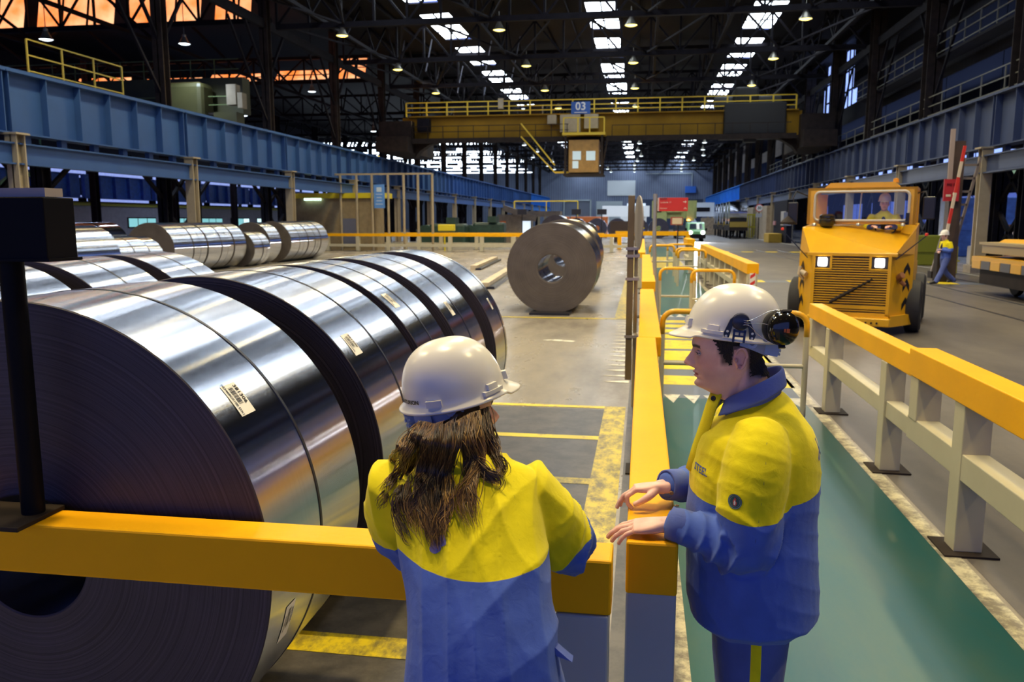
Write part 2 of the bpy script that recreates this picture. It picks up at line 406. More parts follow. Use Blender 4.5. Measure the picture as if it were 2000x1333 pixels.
for si, (a, b_) in enumerate(SKX):
    for k in range(-2, 16):
        y0, y1 = YK(k)-1.0, YK(k)+6.9-0.0
        y0, y1 = YK(k)-1.0+PITCH-10.8, YK(k)+6.9
        n += 1
        g = MB(); g.add([(a, y0, rz(a)+0.1), (b_, y0, rz(b_)+0.1), (b_, y1, rz(b_)+0.1), (a, y1, rz(a)+0.1)], [(0, 3, 2, 1)])
        o = g.build('window_%d' % n, skym, world=True); o['kind'] = 'structure'
        f = MB()
        for t in (0.33, 0.66, 1.0): f.bb((a, y0+(y1-y0)*t-0.06, rz(a)-0.02), (b_, y0+(y1-y0)*t+0.06, rz(a)+0.05))
        f.bb(((a+b_)/2-0.05, y0, rz(a)-0.02), ((a+b_)/2+0.05, y1, rz(a)+0.05))
        f.build('glazing_bars', dark, o, world=True)

# ---- roof trusses over the hall and lattice over the aisles
def truss(x0, x1, y, zb, zt, nb, label, group, tm=dark):
    t = thing('roof_truss', label, 'roof truss', ((x0+x1)/2, y, zb), 0, group)
    MB().bb((x0, y-0.16, zb), (x1, y+0.16, zb+0.3)).build('bottom_chord', tm, t, world=True)
    MB().bb((x0, y-0.14, zt-0.25), (x1, y+0.14, zt)).build('top_chord', tm, t, world=True)
    wb = MB(); dx = (x1-x0)/nb
    for i in range(nb):
        a = x0+i*dx
        wb.beam((a, y, zb+0.2), (a, y, zt-0.2), 0.13)
        if i % 2: wb.beam((a, y, zt-0.2), (a+dx, y, zb+0.2), 0.12)
        else: wb.beam((a, y, zb+0.2), (a+dx, y, zt-0.2), 0.12)
    wb.build('web', tm, t, world=True)
    return t
for k in range(K0, K1+1):
    y = YK(k)
    truss(XL, XR, y, 12.9, RZ+0.0, 18, ('dark lattice roof truss over the main hall, %s one in view' % ordi(k-1)) if k >= 2 else 'dark lattice roof truss above the picture, %s one outside it' % ordi(2-k), 'roof trusses of the main hall')
# lengthwise lattice girders and purlins
for i, x in enumerate([-18.2, -9.5, 0.6, 4.6, 11.5]):
    b = MB()
    t = thing('lattice_girder', 'dark lengthwise lattice girder under the roof, %s from the left' % ordi(i+1), 'roof girder', (x, 90, 13.2), 0, 'lengthwise roof girders')
    MB().bb((x-0.09, -20, 13.2), (x+0.09, YEND, 13.4)).build('bottom_chord', dark, t, world=True)
    y = -20.0; 
    while y < YEND-3:
        b.beam((x, y, 13.3), (x, y+2.7, RZ), 0.1); b.beam((x, y+2.7, RZ), (x, y+5.4, 13.3), 0.1); y += 5.4
    b.build('web', dark, t, world=True)
pb = []
for i, x in enumerate([-19.5, -17, -11.5, -7.2, -5.3, -0.6, 2.4, 10.2, 12.4]):
    solo(MB().bb((x-0.07, -30, rz(x)-0.3), (x+0.07, YEND, rz(x)-0.05)), 'roof_purlin', dark, 'slim dark purlin under the roof sheets, %s from the left' % ordi(i+1), 'purlin', 'roof purlins')
# crossing sway braces seen as slanting bars between trusses
for k in range(1, 10):
    b = MB(); y = YK(k)
    for x in (-17, -8.5, 0, 8.5):
        b.beam((x-3.5, y, 13.1), (x, y+PITCH, 13.1), 0.1); b.beam((x+3.5, y, 13.1), (x, y+PITCH, 13.1), 0.1)
    solo(b, 'wind_bracing', dark, 'dark diagonal wind bracing in the %s visible roof bay' % ordi(k), 'bracing', 'roof wind bracing')
for k in range(3, 12):   # long hanging pipes/struts catching light
    b = MB(); y = YK(k)+5
    for x in (-18.5, -16.4, -11.8, -9.7): b.beam((x, y, 13.2), (x+0.5, y, RZ-0.1), 0.07)
    solo(b, 'hanger_rods', mat('pale_hanger', (0.14, 0.15, 0.20), 0.5), 'pale slanting hanger rods beside the left roof lights, %s set from the camera' % ordi(k-2), 'rods', 'hanger rods')

# ---- crane girders and columns on both sides
blue_r = mat('girder_blue_painted_shade', (0.036, 0.052, 0.115), 0.5, var=0.15, vscale=1)  # darker copy of the girder blue, right side's shade put into the colour
blue_far = mat('girder_blue_painted_light', (0.03, 0.20, 0.62), 0.45, var=0.12, vscale=1)  # brighter copy for the far bays, their light put into the colour
def girder_bay(x, side, k, zb=4.95*1, zt=7.0, name='crane_girder', cat='crane girder', label='', group='', lower=True, m=blue):
    y0, y1 = YK(k), YK(k+1)-0.04
    t = thing(name, label, cat, (x, (y0+y1)/2, zb), 0, group)
    MB().bb((x-0.02, y0, zb), (x+0.02, y1, zt)).build('web_plate', m, t, world=True)
    MB().bb((x-0.32, y0, zt-0.05), (x+0.32, y1, zt)).bb((x-0.05, y0, zt), (x+0.05, y1, zt+0.13)).build('top_flange', m, t, world=True)
    MB().bb((x-0.30, y0, zb), (x+0.30, y1, zb+0.05)).build('bottom_flange', m, t, world=True)
    for i in range(7):
        y = y0+0.12+i*(y1-y0-0.24)/6
        MB().bb((x-0.27, y-0.02, zb), (x+0.27, y+0.02, zt)).build('stiffener', m, t, world=True)
    if lower:
        xs = x+0.42*side
        c = thing('lower_beam', 'blue lower beam below the %s' % label.split(',')[0].replace('deep ', ''), 'beam', (xs, (y0+y1)/2, 4.0), 0, group+' lower beams')
        c['label'] = label.replace('deep blue', 'narrow blue').replace('crane girder', 'lower beam')
        MB().bb((xs-0.02, y0, 3.94), (xs+0.02, y1, 4.62)).build('web_plate', m, c, world=True)
        MB().bb((xs-0.16, y0, 4.58), (xs+0.16, y1, 4.63)).bb((xs-0.16, y0, 3.92), (xs+0.16, y1, 3.97)).build('flange', m, c, world=True)
        for i in range(6):
            y = y0+1+i*1.8
            MB().bb((x-0.1, y-0.14, 4.58), (x+0.1, y+0.14, zb)).build('spacer', m, c, world=True)
    return t
def post(x, y, z1, w, m, name, label, group, foot=True):
    t = thing(name, label, 'column', (x, y, 0), 0, group)
    MB().ibeam((x, y, 0.02), (x, y, z1), w, w, 0.05).build('shaft', m, t, world=True)
    if foot: MB().bb((x-w*0.9, y-w*0.9, 0), (x+w*0.9, y+w*0.9, 0.3)).build('foot', mat('concrete_foot', (0.28, 0.24, 0.2), 0.8, var=0.2), t, world=True)
    MB().bb((x-w*0.75, y-w*0.75, z1-0.06), (x+w*0.75, y+w*0.75, z1)).build('cap_plate', m, t, world=True)
    return t
for side, X, nm in ((1, XL, 'left'), (-1, XR, 'right')):
    for k in range(-2 if side > 0 else -1, 15):
        dist = '%s bay from the %s photo edge' % (ordi(k+1), nm) if k >= 0 else '%s bay outside the picture' % ordi(-k)
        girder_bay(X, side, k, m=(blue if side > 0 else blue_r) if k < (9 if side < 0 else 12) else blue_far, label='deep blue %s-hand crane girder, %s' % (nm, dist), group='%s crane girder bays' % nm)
        kk = k
        q0 = k+1 if side > 0 else k
        lab = 'column under the %s crane girder, %s' % (nm, ('%s in view from the camera' % ordi(q0)) if q0 > 0 else '%s one outside the picture' % ordi(1-q0))
        if k >= -1:
            post(X+0.42*side+0.0, YK(k), 4.95, 0.42, creamcol, 'steel_column', 'cream steel '+lab, '%s row of cream columns' % nm)
            # braced dark frame behind
            xb = X-1.6*side
            t = thing('braced_column', 'dark cross-braced '+lab.replace('column', 'frame'), 'column frame', (xb, YK(k)+2.2, 0), 0, '%s dark braced frames' % nm)
            for dy in (1.0, 3.6):
                MB().ibeam((xb, YK(k)+dy, 0), (xb, YK(k)+dy, 4.9), 0.5, 0.5, 0.06).build('leg', dark, t, world=True)
            ya, yb = YK(k)+1.0, YK(k)+3.6
            MB().beam((xb, ya, 0.5), (xb, yb, 2.6), 0.16).beam((xb, yb, 0.5), (xb, ya, 2.6), 0.16).beam((xb, ya, 2.7), (xb, yb, 4.8), 0.16).beam((xb, yb, 2.7), (xb, ya, 4.8), 0.16).build('cross_brace', dark, t, world=True)
            # lengthwise knee braces
            MB().beam((xb, YK(k)+1.0, 3.0), (xb, YK(k)-1.6, 4.9), 0.15).beam((xb, YK(k)+3.6, 3.0), (xb, YK(k)+6.2, 4.9), 0.15).build('knee_brace', dark, t, world=True)
            # tall upper column carrying the roof
            xu = X-0.75*side
            w_ = 0.5 if side > 0 else 0.8
            t = thing('roof_column', 'dark riveted roof column above the %s crane girder, %s' % (nm, ('%s in view from the camera' % ordi(k)) if k > 0 else '%s one outside the picture' % ordi(1-k)), 'column', (xu, YK(k), 5.0), 0, '%s roof columns' % nm)
            MB().ibeam((xu, YK(k), 4.9), (xu, YK(k), RZ), w_, w_, 0.05).build('shaft', darkbrown, t, world=True)
            MB().beam((xu, YK(k)+0.2, 10.2), (xu, YK(k)+2.6, 13.2), 0.13).beam((xu, YK(k)-0.2, 10.2), (xu, YK(k)-2.6, 13.2), 0.13).build('knee_brace', dark, t, world=True)
            MB().beam((xu, YK(k), 7.6), (xu, YK(k)-4.4, 12.8), 0.11).build('long_brace', dark, t, world=True)
# eaves girders above the columns
for nm, x in (('left', XL+0.75*-1), ('right', XR+0.75)):
    for z, h in ((13.0, 0.5), (RZ-0.5, 0.45)):
        solo(MB().bb((x-0.12, -5, z), (x+0.12, YEND, z+h)), 'eaves_beam', dark, 'dark %s eaves beam along the %s row of roof columns' % ('lower' if z < 14 else 'upper', nm), 'beam')

# ---- aisle roofs beyond: sawtooth lights in the left bays
orange = mat('orange_lit_glazing', (0.8, 0.4, 0.15), 0.5, emit=(1.0, 0.22, 0.04), estr=1.6, var=0.0)
whiteg = mat('white_lit_glazing', (0.8, 0.85, 0.9), 0.5, emit=(0.75, 0.87, 1.0), estr=5.0)
def orange_mat():
    m = bpy.data.materials.new('orange_dusty_glazing'); m.use_nodes = True; nt = m.node_tree; L = nt.links; b = nt.nodes['Principled BSDF']
    tc = node(nt, 'ShaderNodeTexCoord'); n = node(nt, 'ShaderNodeTexNoise'); n.inputs['Scale'].default_value = 0.6; n.inputs['Detail'].default_value = 5; L.new(tc.outputs['Object'], n.inputs[0])
    cr = node(nt, 'ShaderNodeValToRGB'); e = cr.color_ramp.elements; e[0].position = 0.35; e[0].color = (1.0, 0.20, 0.03, 1); e[1].position = 0.7; e[1].color = (1.0, 0.50, 0.25, 1); L.new(n.outputs[0], cr.inputs[0])
    L.new(cr.outputs[0], b.inputs['Emission Color']); b.inputs['Emission Strength'].default_value = 1.15; b.inputs['Base Color'].default_value = (0.3, 0.1, 0.04, 1); return m
om = orange_mat()
rows = [50.6+21.6*i for i in range(7)]
for i, y in enumerate(rows):
    if i in (2, 3): continue
    zb = 14.55; h = (4.2, 2.1, 0.8, 0.7, 0.7, 0.7, 0.7)[i]
    xs = [(-27.0, -24.6), (-33, -28), (-39.5, -34), (-46, -40.5), (-53, -47.5), (-60, -54)] if i < 2 else [(-26.5+4*0, -24.2), (-30.5, -27.2), (-35, -31), (-38.7, -36), (-43, -39.4), (-47.5, -44), (-52, -48.5), (-57, -53)]
    hh = h
    for j, (a, b_) in enumerate(xs):
        n += 1
        sh = 0.9; h = hh if i != 1 else (2.0, 0.95, 0.8, 0.6, 0.8, 0.5)[j]
        g = MB(); g.add([(a, y, zb), (b_, y, zb), (b_, y+sh, zb+h), (a, y+sh, zb+h)], [(0, 1, 2, 3)])
        o = g.build('window_%d' % n, om if i < 2 else whiteg, world=True); o['kind'] = 'structure'
        f = MB()
        for t in ((0.33, 0.66) if i < 2 else (0.15, 0.35, 0.5, 0.72, 0.9)): f.beam((a+(b_-a)*t, y-0.05, zb), (a+(b_-a)*t, y+sh-0.05, zb+h), 0.1 if i < 2 else 0.3)
        f.beam((a, y+sh/2-0.05, zb+h/2), (b_, y+sh/2-0.05, zb+h/2), 0.08)
        f.build('glazing_bars', dark, o, world=True)
# roof of the left bays sits above the lights; inner lattice in front of them
for i, y in enumerate(rows):
    truss(-60, XL-1.5, y-1.6, 13.9, 17.4 if i == 0 else 16.2, 16, 'dark lattice truss over the left bays, %s from the camera' % ordi(i+1), 'trusses of the left bays')
for i, x in enumerate((-30, -38, -46, -54)):
    b = MB(); y = 38.0
    while y < 150: b.beam((x, y, 13.0), (x-1.5, y+5.4, 16.0), 0.14); b.beam((x-1.5, y+5.4, 16.0), (x, y+10.8, 13.0), 0.14); y += 10.8
    b.bb((x-0.1, 30, 12.9), (x+0.1, 180, 13.1))
    solo(b, 'lattice_girder', dark, 'dark lengthwise lattice girder over the left bays, %s from the hall' % ordi(i+1), 'roof girder', 'left bay lattice girders')
for i, y in enumerate(YK(k) for k in range(3, 14)):
    solo(MB().ibeam((-41, y, 0), (-41, y, 14), 0.5, 0.5, 0.05), 'aisle_column', dark, 'dark column in the left bay beyond the crane girder, %s from the camera' % ordi(i+1), 'column', 'left bay columns')
# low white lights row far left (bright slots in the far left bays)
for i in range(6):
    y = YK(9+i)+0.3
    b = MB().bb((-58, y-0.05, 12.05), (-23, y+0.05, 12.25))
    for j in range(9):
        x = -27-j*3.4; n_ = rnd.random()
        if n_ > 0.3: b.bb((x-0.4-n_*0.9, y, 12.3), (x+0.3, y+0.1, 12.3+0.4))
    o = solo(b, 'ribbon_window', whiteg, 'row of bright ribbon windows across the far left bays, %s from the camera' % ordi(i+1), 'window', 'far ribbon windows')

# ---- far blue girder, office and outer wall on the left
glassb = mat('blue_lit_sheeting', (0.4, 0.5, 0.8), 0.5, emit=(0.34, 0.45, 1.0), estr=0.6, var=0.3)
deepblue = mat('deep_blue_panel', (0.03, 0.13, 0.60), 0.5, var=0.2)
for k in range(3, 13):
    y0, y1 = YK(k), YK(k+1)-0.3
    t = thing('far_crane_girder', 'deep blue girder across the left bay, %s bay from the left' % ordi(k-2), 'crane girder', (-50, y0, 4.1), 0, 'far left girder bays')
    MB().bb((-50.05, y0, 4.1), (-49.95, y1, 6.15)).bb((-50.3, y0, 6.1), (-49.7, y1, 6.2)).bb((-50.3, y0, 4.05), (-49.7, y1, 4.15)).build('web_plate', deepblue, t, world=True)
    for i in range(5): MB().bb((-50.0, y0+i*2.2, 4.1), (-49.65, y0+i*2.2+0.08, 6.15)).build('stiffener', deepblue, t, world=True)
    MB().ibeam((-50, y0, 0), (-50, y0, 4.1), 0.5, 0.5, 0.06).build('post', dark, t, world=True)
    n += 1
    o = MB().bb((-57, y0+0.6, 6.4), (-56.9, y1-0.3, 8.2)).build('window_%d' % n, glassb, world=True); o['kind'] = 'structure'
    n += 1
    o = MB().bb((-57, y0+0.6, 3.9), (-56.9, y1-0.3, 4.6)).build('window_%d' % n, glassb, world=True); o['kind'] = 'structure'
officem = mat('office_wall_paint', (0.26, 0.27, 0.36), 0.6, var=0.1)
teal = mat('lit_office_glass', (0.2, 0.5, 0.55), 0.2, emit=(0.30, 0.75, 0.80), estr=0.55)
tealb = mat('bright_office_glass', (0.5, 0.7, 0.75), 0.2, emit=(0.65, 0.95, 1.0), estr=1.0)
t = thing('office_building', 'long low grey office with a yellow band and lit windows left of the coils', 'building', (-48, 95, 0))
MB().bb((-49.4, 55, 0), (-48, 140, 3.35)).build('wall', officem, t, world=True)
MB().bb((-49.5, 54.9, 3.35), (-47.85, 140, 3.62)).build('fascia', mat('olive_yellow_band', (0.32, 0.33, 0.03), 0.5), t, world=True)
MB().bb((-49.5, 54.8, 3.62), (-47.7, 140, 3.72)).build('roof', dark, t, world=True)
for i in range(9):
    y = 71.5+i*6.6
    f = MB().bb((-48.02, y, 1.35), (-47.94, y+4.6, 2.35)).build('window', dark, t, world=True)
    for j in range(3): MB().bb((-47.94, y+0.15+j*1.5, 1.45), (-47.92, y+1.5+j*1.5, 2.25)).build('pane', tealb if (i*3+j) in (11, 12) else teal, f, world=True)

# ---- right outer bay
bluelow = mat('dim_blue_sheeting', (0.1, 0.15, 0.4), 0.5, emit=(0.14, 0.22, 0.80), estr=0.40, var=0.3)
bluehi = mat('pale_blue_glazing', (0.4, 0.5, 0.8), 0.5, emit=(0.30, 0.44, 1.0), estr=1.1, var=0.3)
for k in range(-1, 14):
    for j in range(3):
        y0 = YK(k)+j*3.6+0.25; y1 = y0+3.0
        for z0, z1, m in ((1.2, 4.6, bluelow), (7.6, 9.8, bluehi), (10.6, 14.4, bluehi if (k*3+j) % 4 else bluelow)):
            n += 1
            o = MB().bb((33.9, y0, z0), (34.0, y1, z1)).build('window_%d' % n, m, world=True); o['kind'] = 'structure'
for y0, y1, z0, z1 in ((67.5, 72.4, 10.6, 15.3), (72.8, 77.8, 10.6, 15.3), (79, 82, 9.6, 13.5)):
    n += 1
    o = MB().bb((15.8, y0, z0), (15.85, y1, z1)).build('window_%d' % n, bluehi, world=True); o['kind'] = 'structure'
    f = MB()
    for q in (0.25, 0.5, 0.75): f.bb((15.72, y0+(y1-y0)*q-0.06, z0), (15.8, y0+(y1-y0)*q+0.06, z1))
    for q in (0.33, 0.66): f.bb((15.72, y0, z0+(z1-z0)*q-0.06), (15.8, y1, z0+(z1-z0)*q+0.06))
    f.build('glazing_bars', dark, o, world=True)
# dark cladding band on the inner face above the right girder
for k in range(-1, 15):
    x = XR+1.9
    y0, y1 = YK(k), YK(k+1)
    b = MB().bb((x, y0, 9.6), (x+0.08, y1, 10.9))
    if k in (5, 6, 7) or k > 9: b.bb((x, y0, 10.9), (x+0.08, y1, RZ))
    elif k in (0, 1, 2, 3): b.bb((x, y0, 12.0), (x+0.08, y1, RZ))
    solo(b, 'cladding_panel', darkclad if k < 7 else mat('grey_brown_cladding', (0.16, 0.14, 0.14), 0.7, var=0.3), 'dark cladding above the right crane girder, %s' % (('%s bay from the right edge' % ordi(k)) if k > 0 else '%s bay outside the picture' % ordi(1-k)), 'wall panel', 'right upper cladding')
def walkway(x, y0, y1, z, label, m, pm, rail=1.05, cat='walkway', side=-1, w=0.9, step=1.8):
    t = thing('walkway', label, cat, (x, (y0+y1)/2, z))
    MB().bb((x-w/2, y0, z-0.12), (x+w/2, y1, z)).build('deck', pm, t, world=True)
    r_ = MB(); xe = x+side*w/2; y = y0
    for h in (rail, rail*0.55, 0.12): MB().beam((xe, y0, z+h), (xe, y1, z+h), 0.045).build('rail', m, t, world=True)
    while y <= y1: MB().beam((xe, y, z), (xe, y, z+rail), 0.05).build('post', m, t, world=True); y += step
    return t
walkway(XR+1.2, 28, 62, 10.3, 'high walkway with a handrail above the right crane girder, nearest the camera', mat('grey_rail', (0.12, 0.12, 0.10), 0.5), dark)
walkway(XR+1.0, 25, 100, 7.25, 'walkway with a handrail just on top of the right crane girder', mat('grey_rail', (0.12, 0.12, 0.10), 0.5), dark, step=2.4)
walkway(XL-1.0, 27.0, 32.4, 7.2, 'walkway with yellow handrail on top of the left crane girder', mat('dull_yellow_rail', (0.42, 0.33, 0.05), 0.5), dark, side=1, rail=1.2)

# ---- end wall fittings
def panel(name, label, cat, x0, z0, x1, z1, m, y=YEND-0.12, d=0.1):
    return solo(MB().bb((x0, y-d, z0), (x1, y, z1)), name, m, label, cat)
pale = mat('pale_panel', (0.42, 0.50, 0.55), 0.6, var=0.05)
panel('wall_panel', 'large pale rectangular panel high on the end wall', 'panel', -8.2, 7.7, -1.8, 11.1, mat('bright_panel', (0.72, 0.80, 0.86), 0.6))
panel('roller_door', 'pale closed roller door low on the end wall', 'door', -10.7, 0.1, -4.7, 6.4, pale)
t = thing('door_frame', 'tall grey steel frame around an opening in the end wall', 'door frame', (-15.2, YEND-1, 0))
for x in (-18.2, -12.0): MB().bb((x-0.15, YEND-0.5, 0), (x+0.15, YEND-0.3, 6.8)).build('post', pale, t, world=True)
MB().bb((-18.2, YEND-0.5, 6.5), (-12, YEND-0.3, 6.8)).build('lintel', pale, t, world=True)
MB().bb((-18.2, YEND-0.5, 2.9), (-15, YEND-0.3, 3.1)).build('rail', pale, t, world=True)
panel('wall_panel', 'flat dark panel painted as a shaded recess behind the steel door frame', 'panel', -17.9, 0.1, -12.2, 6.4, mat('recess_painted_shade', (0.16, 0.19, 0.26), 0.7), d=0.05)  # no recess is cut; its shade is put into the panel colour
panel('blue_box', 'bright blue box on the end wall near the right girder', 'box', 9.4, 8.2, 11.8, 9.7, mat('bright_blue', (0.03, 0.16, 0.70), 0.5), d=1.0)
solo(MB().beam((0.5, YEND-0.3, 12.6), (10.9, YEND-0.3, 12.6), 0.18).beam((10.9, YEND-0.3, 12.6), (10.9, YEND-0.3, 9.7), 0.18), 'wall_pipe', pale, 'thin pale pipe above the blue box on the end wall', 'pipe')
for i, x in enumerate((-3.6, -1.9, -0.3, 4.2, 5.7, 7.9)):
    panel('wall_window', 'small lit window low on the end wall, %s from the left' % ordi(i+1), 'window', x, 4.3, x+0.9, 5.9, mat('lit_window', (0.7, 0.8, 0.9), 0.4, emit=(0.7, 0.85, 1), estr=0.7), d=0.15)
panel('lower_wall_band', 'dark lower band of the end wall on the right', 'wall panel', -3.0, 0.1, 13.5, 6.8, mat('dark_blue_band', (0.04, 0.06, 0.12), 0.7), d=0.04)
# ------------------------------------------------------------------ overhead crane
CY = 68.0
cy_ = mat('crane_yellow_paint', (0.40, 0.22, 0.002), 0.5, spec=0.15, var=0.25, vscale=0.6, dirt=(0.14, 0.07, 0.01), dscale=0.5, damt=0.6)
cyr = mat('crane_rail_yellow', (0.65, 0.45, 0.02), 0.4)
t = thing('overhead_crane', 'big yellow overhead travelling crane with a hanging cab spanning the hall', 'overhead crane', (-3.6, CY, 7.0))
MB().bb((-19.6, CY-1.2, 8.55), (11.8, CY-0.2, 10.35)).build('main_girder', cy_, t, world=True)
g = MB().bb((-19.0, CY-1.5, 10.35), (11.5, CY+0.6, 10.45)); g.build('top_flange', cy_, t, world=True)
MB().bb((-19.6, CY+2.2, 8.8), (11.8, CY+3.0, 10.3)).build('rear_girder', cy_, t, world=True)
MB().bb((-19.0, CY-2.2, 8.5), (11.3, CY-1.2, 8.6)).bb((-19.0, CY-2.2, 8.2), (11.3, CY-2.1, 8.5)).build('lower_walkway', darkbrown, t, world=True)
b = MB()
for x in np.arange(-18.5, -5, 1.25): b.beam((x, CY-2.15, 8.6), (x, CY-2.15, 9.55), 0.05)
for z in (9.1, 9.55): b.beam((-18.5, CY-2.15, z), (-5.9, CY-2.15, z), 0.05)
b.build('lower_handrail', darkbrown, t, world=True)
b = MB()
for x in np.arange(-2.5, 11, 1.3): b.beam((x, CY-2.15, 8.6), (x, CY-2.15, 9.4), 0.05)
b.beam((-2.5, CY-2.15, 9.4), (10.9, CY-2.15, 9.4), 0.05)
b.build('lower_handrail', darkbrown, t, world=True)
for z in (11.5, 11.1, 10.75): MB().beam((-19.2, CY-1.45, z), (11.3, CY-1.45, z), 0.07).build('top_rail', cyr, t, world=True)
for i, x in enumerate(np.linspace(-19.2, 11.3, 19)):
    MB().beam((x, CY-1.45, 10.4), (x, CY-1.45, 11.5), 0.10).build('rail_post', cyr, t, world=True)
for s, x0, x1 in ((1, -21.2, -18.6), (-1, 11.6, 14.0)):
    b = MB(); xa, xb = (x0, x1)
    pr = [(xa, 7.15), (xb-0.2*s if s > 0 else xb, 7.15), (xb if s > 0 else xb, 8.4), (xb, 9.6), (xa, 9.6)]
    b.bb((xa, CY-3.4, 7.5), (xb, CY+5, 8.7)).bb((xa, CY-2.2, 8.7), (xb, CY+4, 10.0))
    b.build('end_carriage', darkbrown, t, world=True)
    xw = XL if s > 0 else XR
    for y in (CY-2.6, CY+4.2): MB().cyl((xw-0.12, y, 7.5), (xw+0.12, y, 7.5), 0.36, n=20).build('wheel', dark, t, world=True)
# curved gussets where girder meets carriage
for s, x in ((1, -18.6), (-1, 11.6)):
    pr = [(x, 8.55), (x+s*2.6, 8.55), (x+s*1.2, 8.2), (x+s*0.4, 7.7), (x, 7.2)]
    MB().prism(pr, CY-1.2, CY-0.2, 'Y').build('gusset', darkbrown, t, world=True)
# boxes and machinery
for (a, z0, b_, z1, m) in ((-6.6, 8.95, -5.0, 10.3, creamcol), (-4.7, 9.2, -3.6, 10.3, creamcol), (-18.2, 9.2, -17.2, 10.2, dark), (-7.6, 9.6, -6.9, 10.3, creamcol)):
    MB().bev((a, CY-1.9, z0), (b_, CY-1.2, z1), 0.03).build('switch_cabinet', m, t, world=True)
MB().bev((-15.5, CY-0.5, 10.45), (-13.0, CY+0.6, 11.2), 0.1).build('gearbox', dark, t, world=True); MB().cyl((-12.6, CY, 10.9), (-11.4, CY, 10.9), 0.45).build('drive_motor', dark, t, world=True); MB().bb((-9.6, CY-0.5, 10.45), (-8.2, CY+0.4, 11.3)).build('motor_cabinet', dark, t, world=True)
# trolley (dark hoist) on the right half
b = MB().bev((6.0, CY-1.6, 8.6), (10.6, CY+3.4, 11.0), 0.1).bev((6.8, CY-1.2, 11.0), (8.6, CY+2, 12.2), 0.2).cyl((5.4, CY+0.5, 11.0), (10.4, CY+0.5, 11.0), 0.8).bb((7.5, CY-1.9, 8.0), (8.4, CY-1.0, 8.6))
b.build('hoist_trolley', mat('hoist_dark', (0.012, 0.011, 0.010), 0.7), t, world=True)
# cab
cabm = mat('cab_brown_paint', (0.30, 0.17, 0.04), 0.5, var=0.2)
CX0, CX1 = -5.75, -3.45
c = MB().bb((CX0, CY-3.4, 5.75), (CX1, CY-1.2, 8.2))
c.build('cab', cabm, t, world=True)
cg = mat('cab_glass', (0.45, 0.55, 0.6), 0.15, emit=(0.5, 0.68, 0.72), estr=0.28)
for a, b_, z0, z1 in ((CX0+0.3, CX0+0.95, 6.7, 7.35), (CX0+0.3, CX0+0.75, 6.05, 6.6), (CX1-0.95, CX1-0.25, 6.65, 7.35)):
    MB().bb((a, CY-3.43, z0), (b_, CY-3.4, z1)).build('cab_window', cg, t, world=True)
b = MB()
for x in (CX0-0.25, CX1+0.25):
    b.beam((x, CY-3.5, 5.6), (x, CY-3.5, 8.5), 0.16)
    b.beam((x, CY-1.1, 5.6), (x, CY-1.1, 8.5), 0.16)
b.bb((CX0-0.4, CY-3.6, 5.5), (CX1+0.4, CY-1.0, 5.65)); b.beam((CX1+0.25, CY-3.5, 5.7), (CX1+0.7, CY-3.5, 8.4), 0.1)
b.build('cab_frame', darkbrown, t, world=True)
b = MB().bb((CX0-0.5, CY-3.6, 8.55), (CX1+0.5, CY-1.2, 8.75))
for x in (CX0-0.4, CX0+0.7, CX0+1.6, CX1+0.4): b.beam((x, CY-3.55, 8.75), (x, CY-3.55, 9.85), 0.1)
b.beam((CX0-0.4, CY-3.55, 9.85), (CX1+0.4, CY-3.55, 9.85), 0.08); b.build('cab_platform', cyr, t, world=True)
b = MB()
for dz in (0, 1.0): b.beam((-9.6, CY-2.6, 8.6+dz), (-6.9, CY-2.6, 5.8+dz*0.55), 0.1)
b.beam((-6.9, CY-2.6, 5.8), (CX0, CY-2.6, 5.8), 0.14)
for i in range(9): f_ = i/9; b.beam((-9.6+2.7*f_, CY-2.6, 8.6-2.8*f_), (-9.6+2.7*f_, CY-2.0, 8.6-2.8*f_), 0.06)
b.build('cab_stair', cyr, t, world=True)
sg = MB().bb((-5.75, CY-1.62, 10.35), (-4.25, CY-1.55, 11.3)).build('number_board', mat('sign_blue', (0.03, 0.10, 0.35), 0.5), t, world=True)
sg['label'] = 'blue board with the white number 03'
vs, fs = text_mesh('03', 0.85, 0.01, 0.012)
MB().add([(v[0]-5.0, CY-1.65-v[2], v[1]+10.92) for v in vs], fs).build('lettering', white, sg, world=True)
vs, fs = text_mesh('12,5 ton', 0.2, 0.01, 0.0)
MB().bb((-5.5, CY-1.66, 10.45), (-4.5, CY-1.63, 10.5)).build('lettering', white, sg, world=True)
MB().bb((-11.6, CY-1.6, 10.9), (-11.2, CY-1.3, 11.7)).build('switch_box', creamcol, t, world=True)
# second crane, in the left bay
t = thing('aisle_crane', 'dim olive overhead crane in the left bay above the blue girder', 'overhead crane', (-40, 50, 8.5))
ol = mat('olive_crane_paint', (0.06, 0.055, 0.014), 0.5, var=0.2, vscale=0.7)
MB().bb((-58, 49.5, 8.7), (-24.8, 50.5, 10.9)).build('main_girder', ol, t, world=True)
MB().bb((-58, 48.3, 8.5), (-24.8, 49.5, 8.62)).build('walkway', darkbrown, t, world=True)
b = MB()
for x in np.arange(-57, -25, 1.6): b.beam((x, 48.4, 8.6), (x, 48.4, 9.6), 0.05); b.beam((x, 49.5, 10.9), (x, 49.5, 12.0), 0.05)
for z in (9.1, 9.6): b.beam((-57, 48.4, z), (-25, 48.4, z), 0.05)
for z in (11.4, 12.0): b.beam((-57, 49.5, z), (-25, 49.5, z), 0.05)
b.build('handrail', mat('dim_green_rail', (0.12, 0.16, 0.05), 0.5), t, world=True)
b = MB().bev((-29.5, 47.6, 7.6), (-26.5, 49.2, 10.4), 0.3).bb((-26, 48, 7.2), (-24.5, 49, 8.6)); b.build('crane_cab', ol, t, world=True)
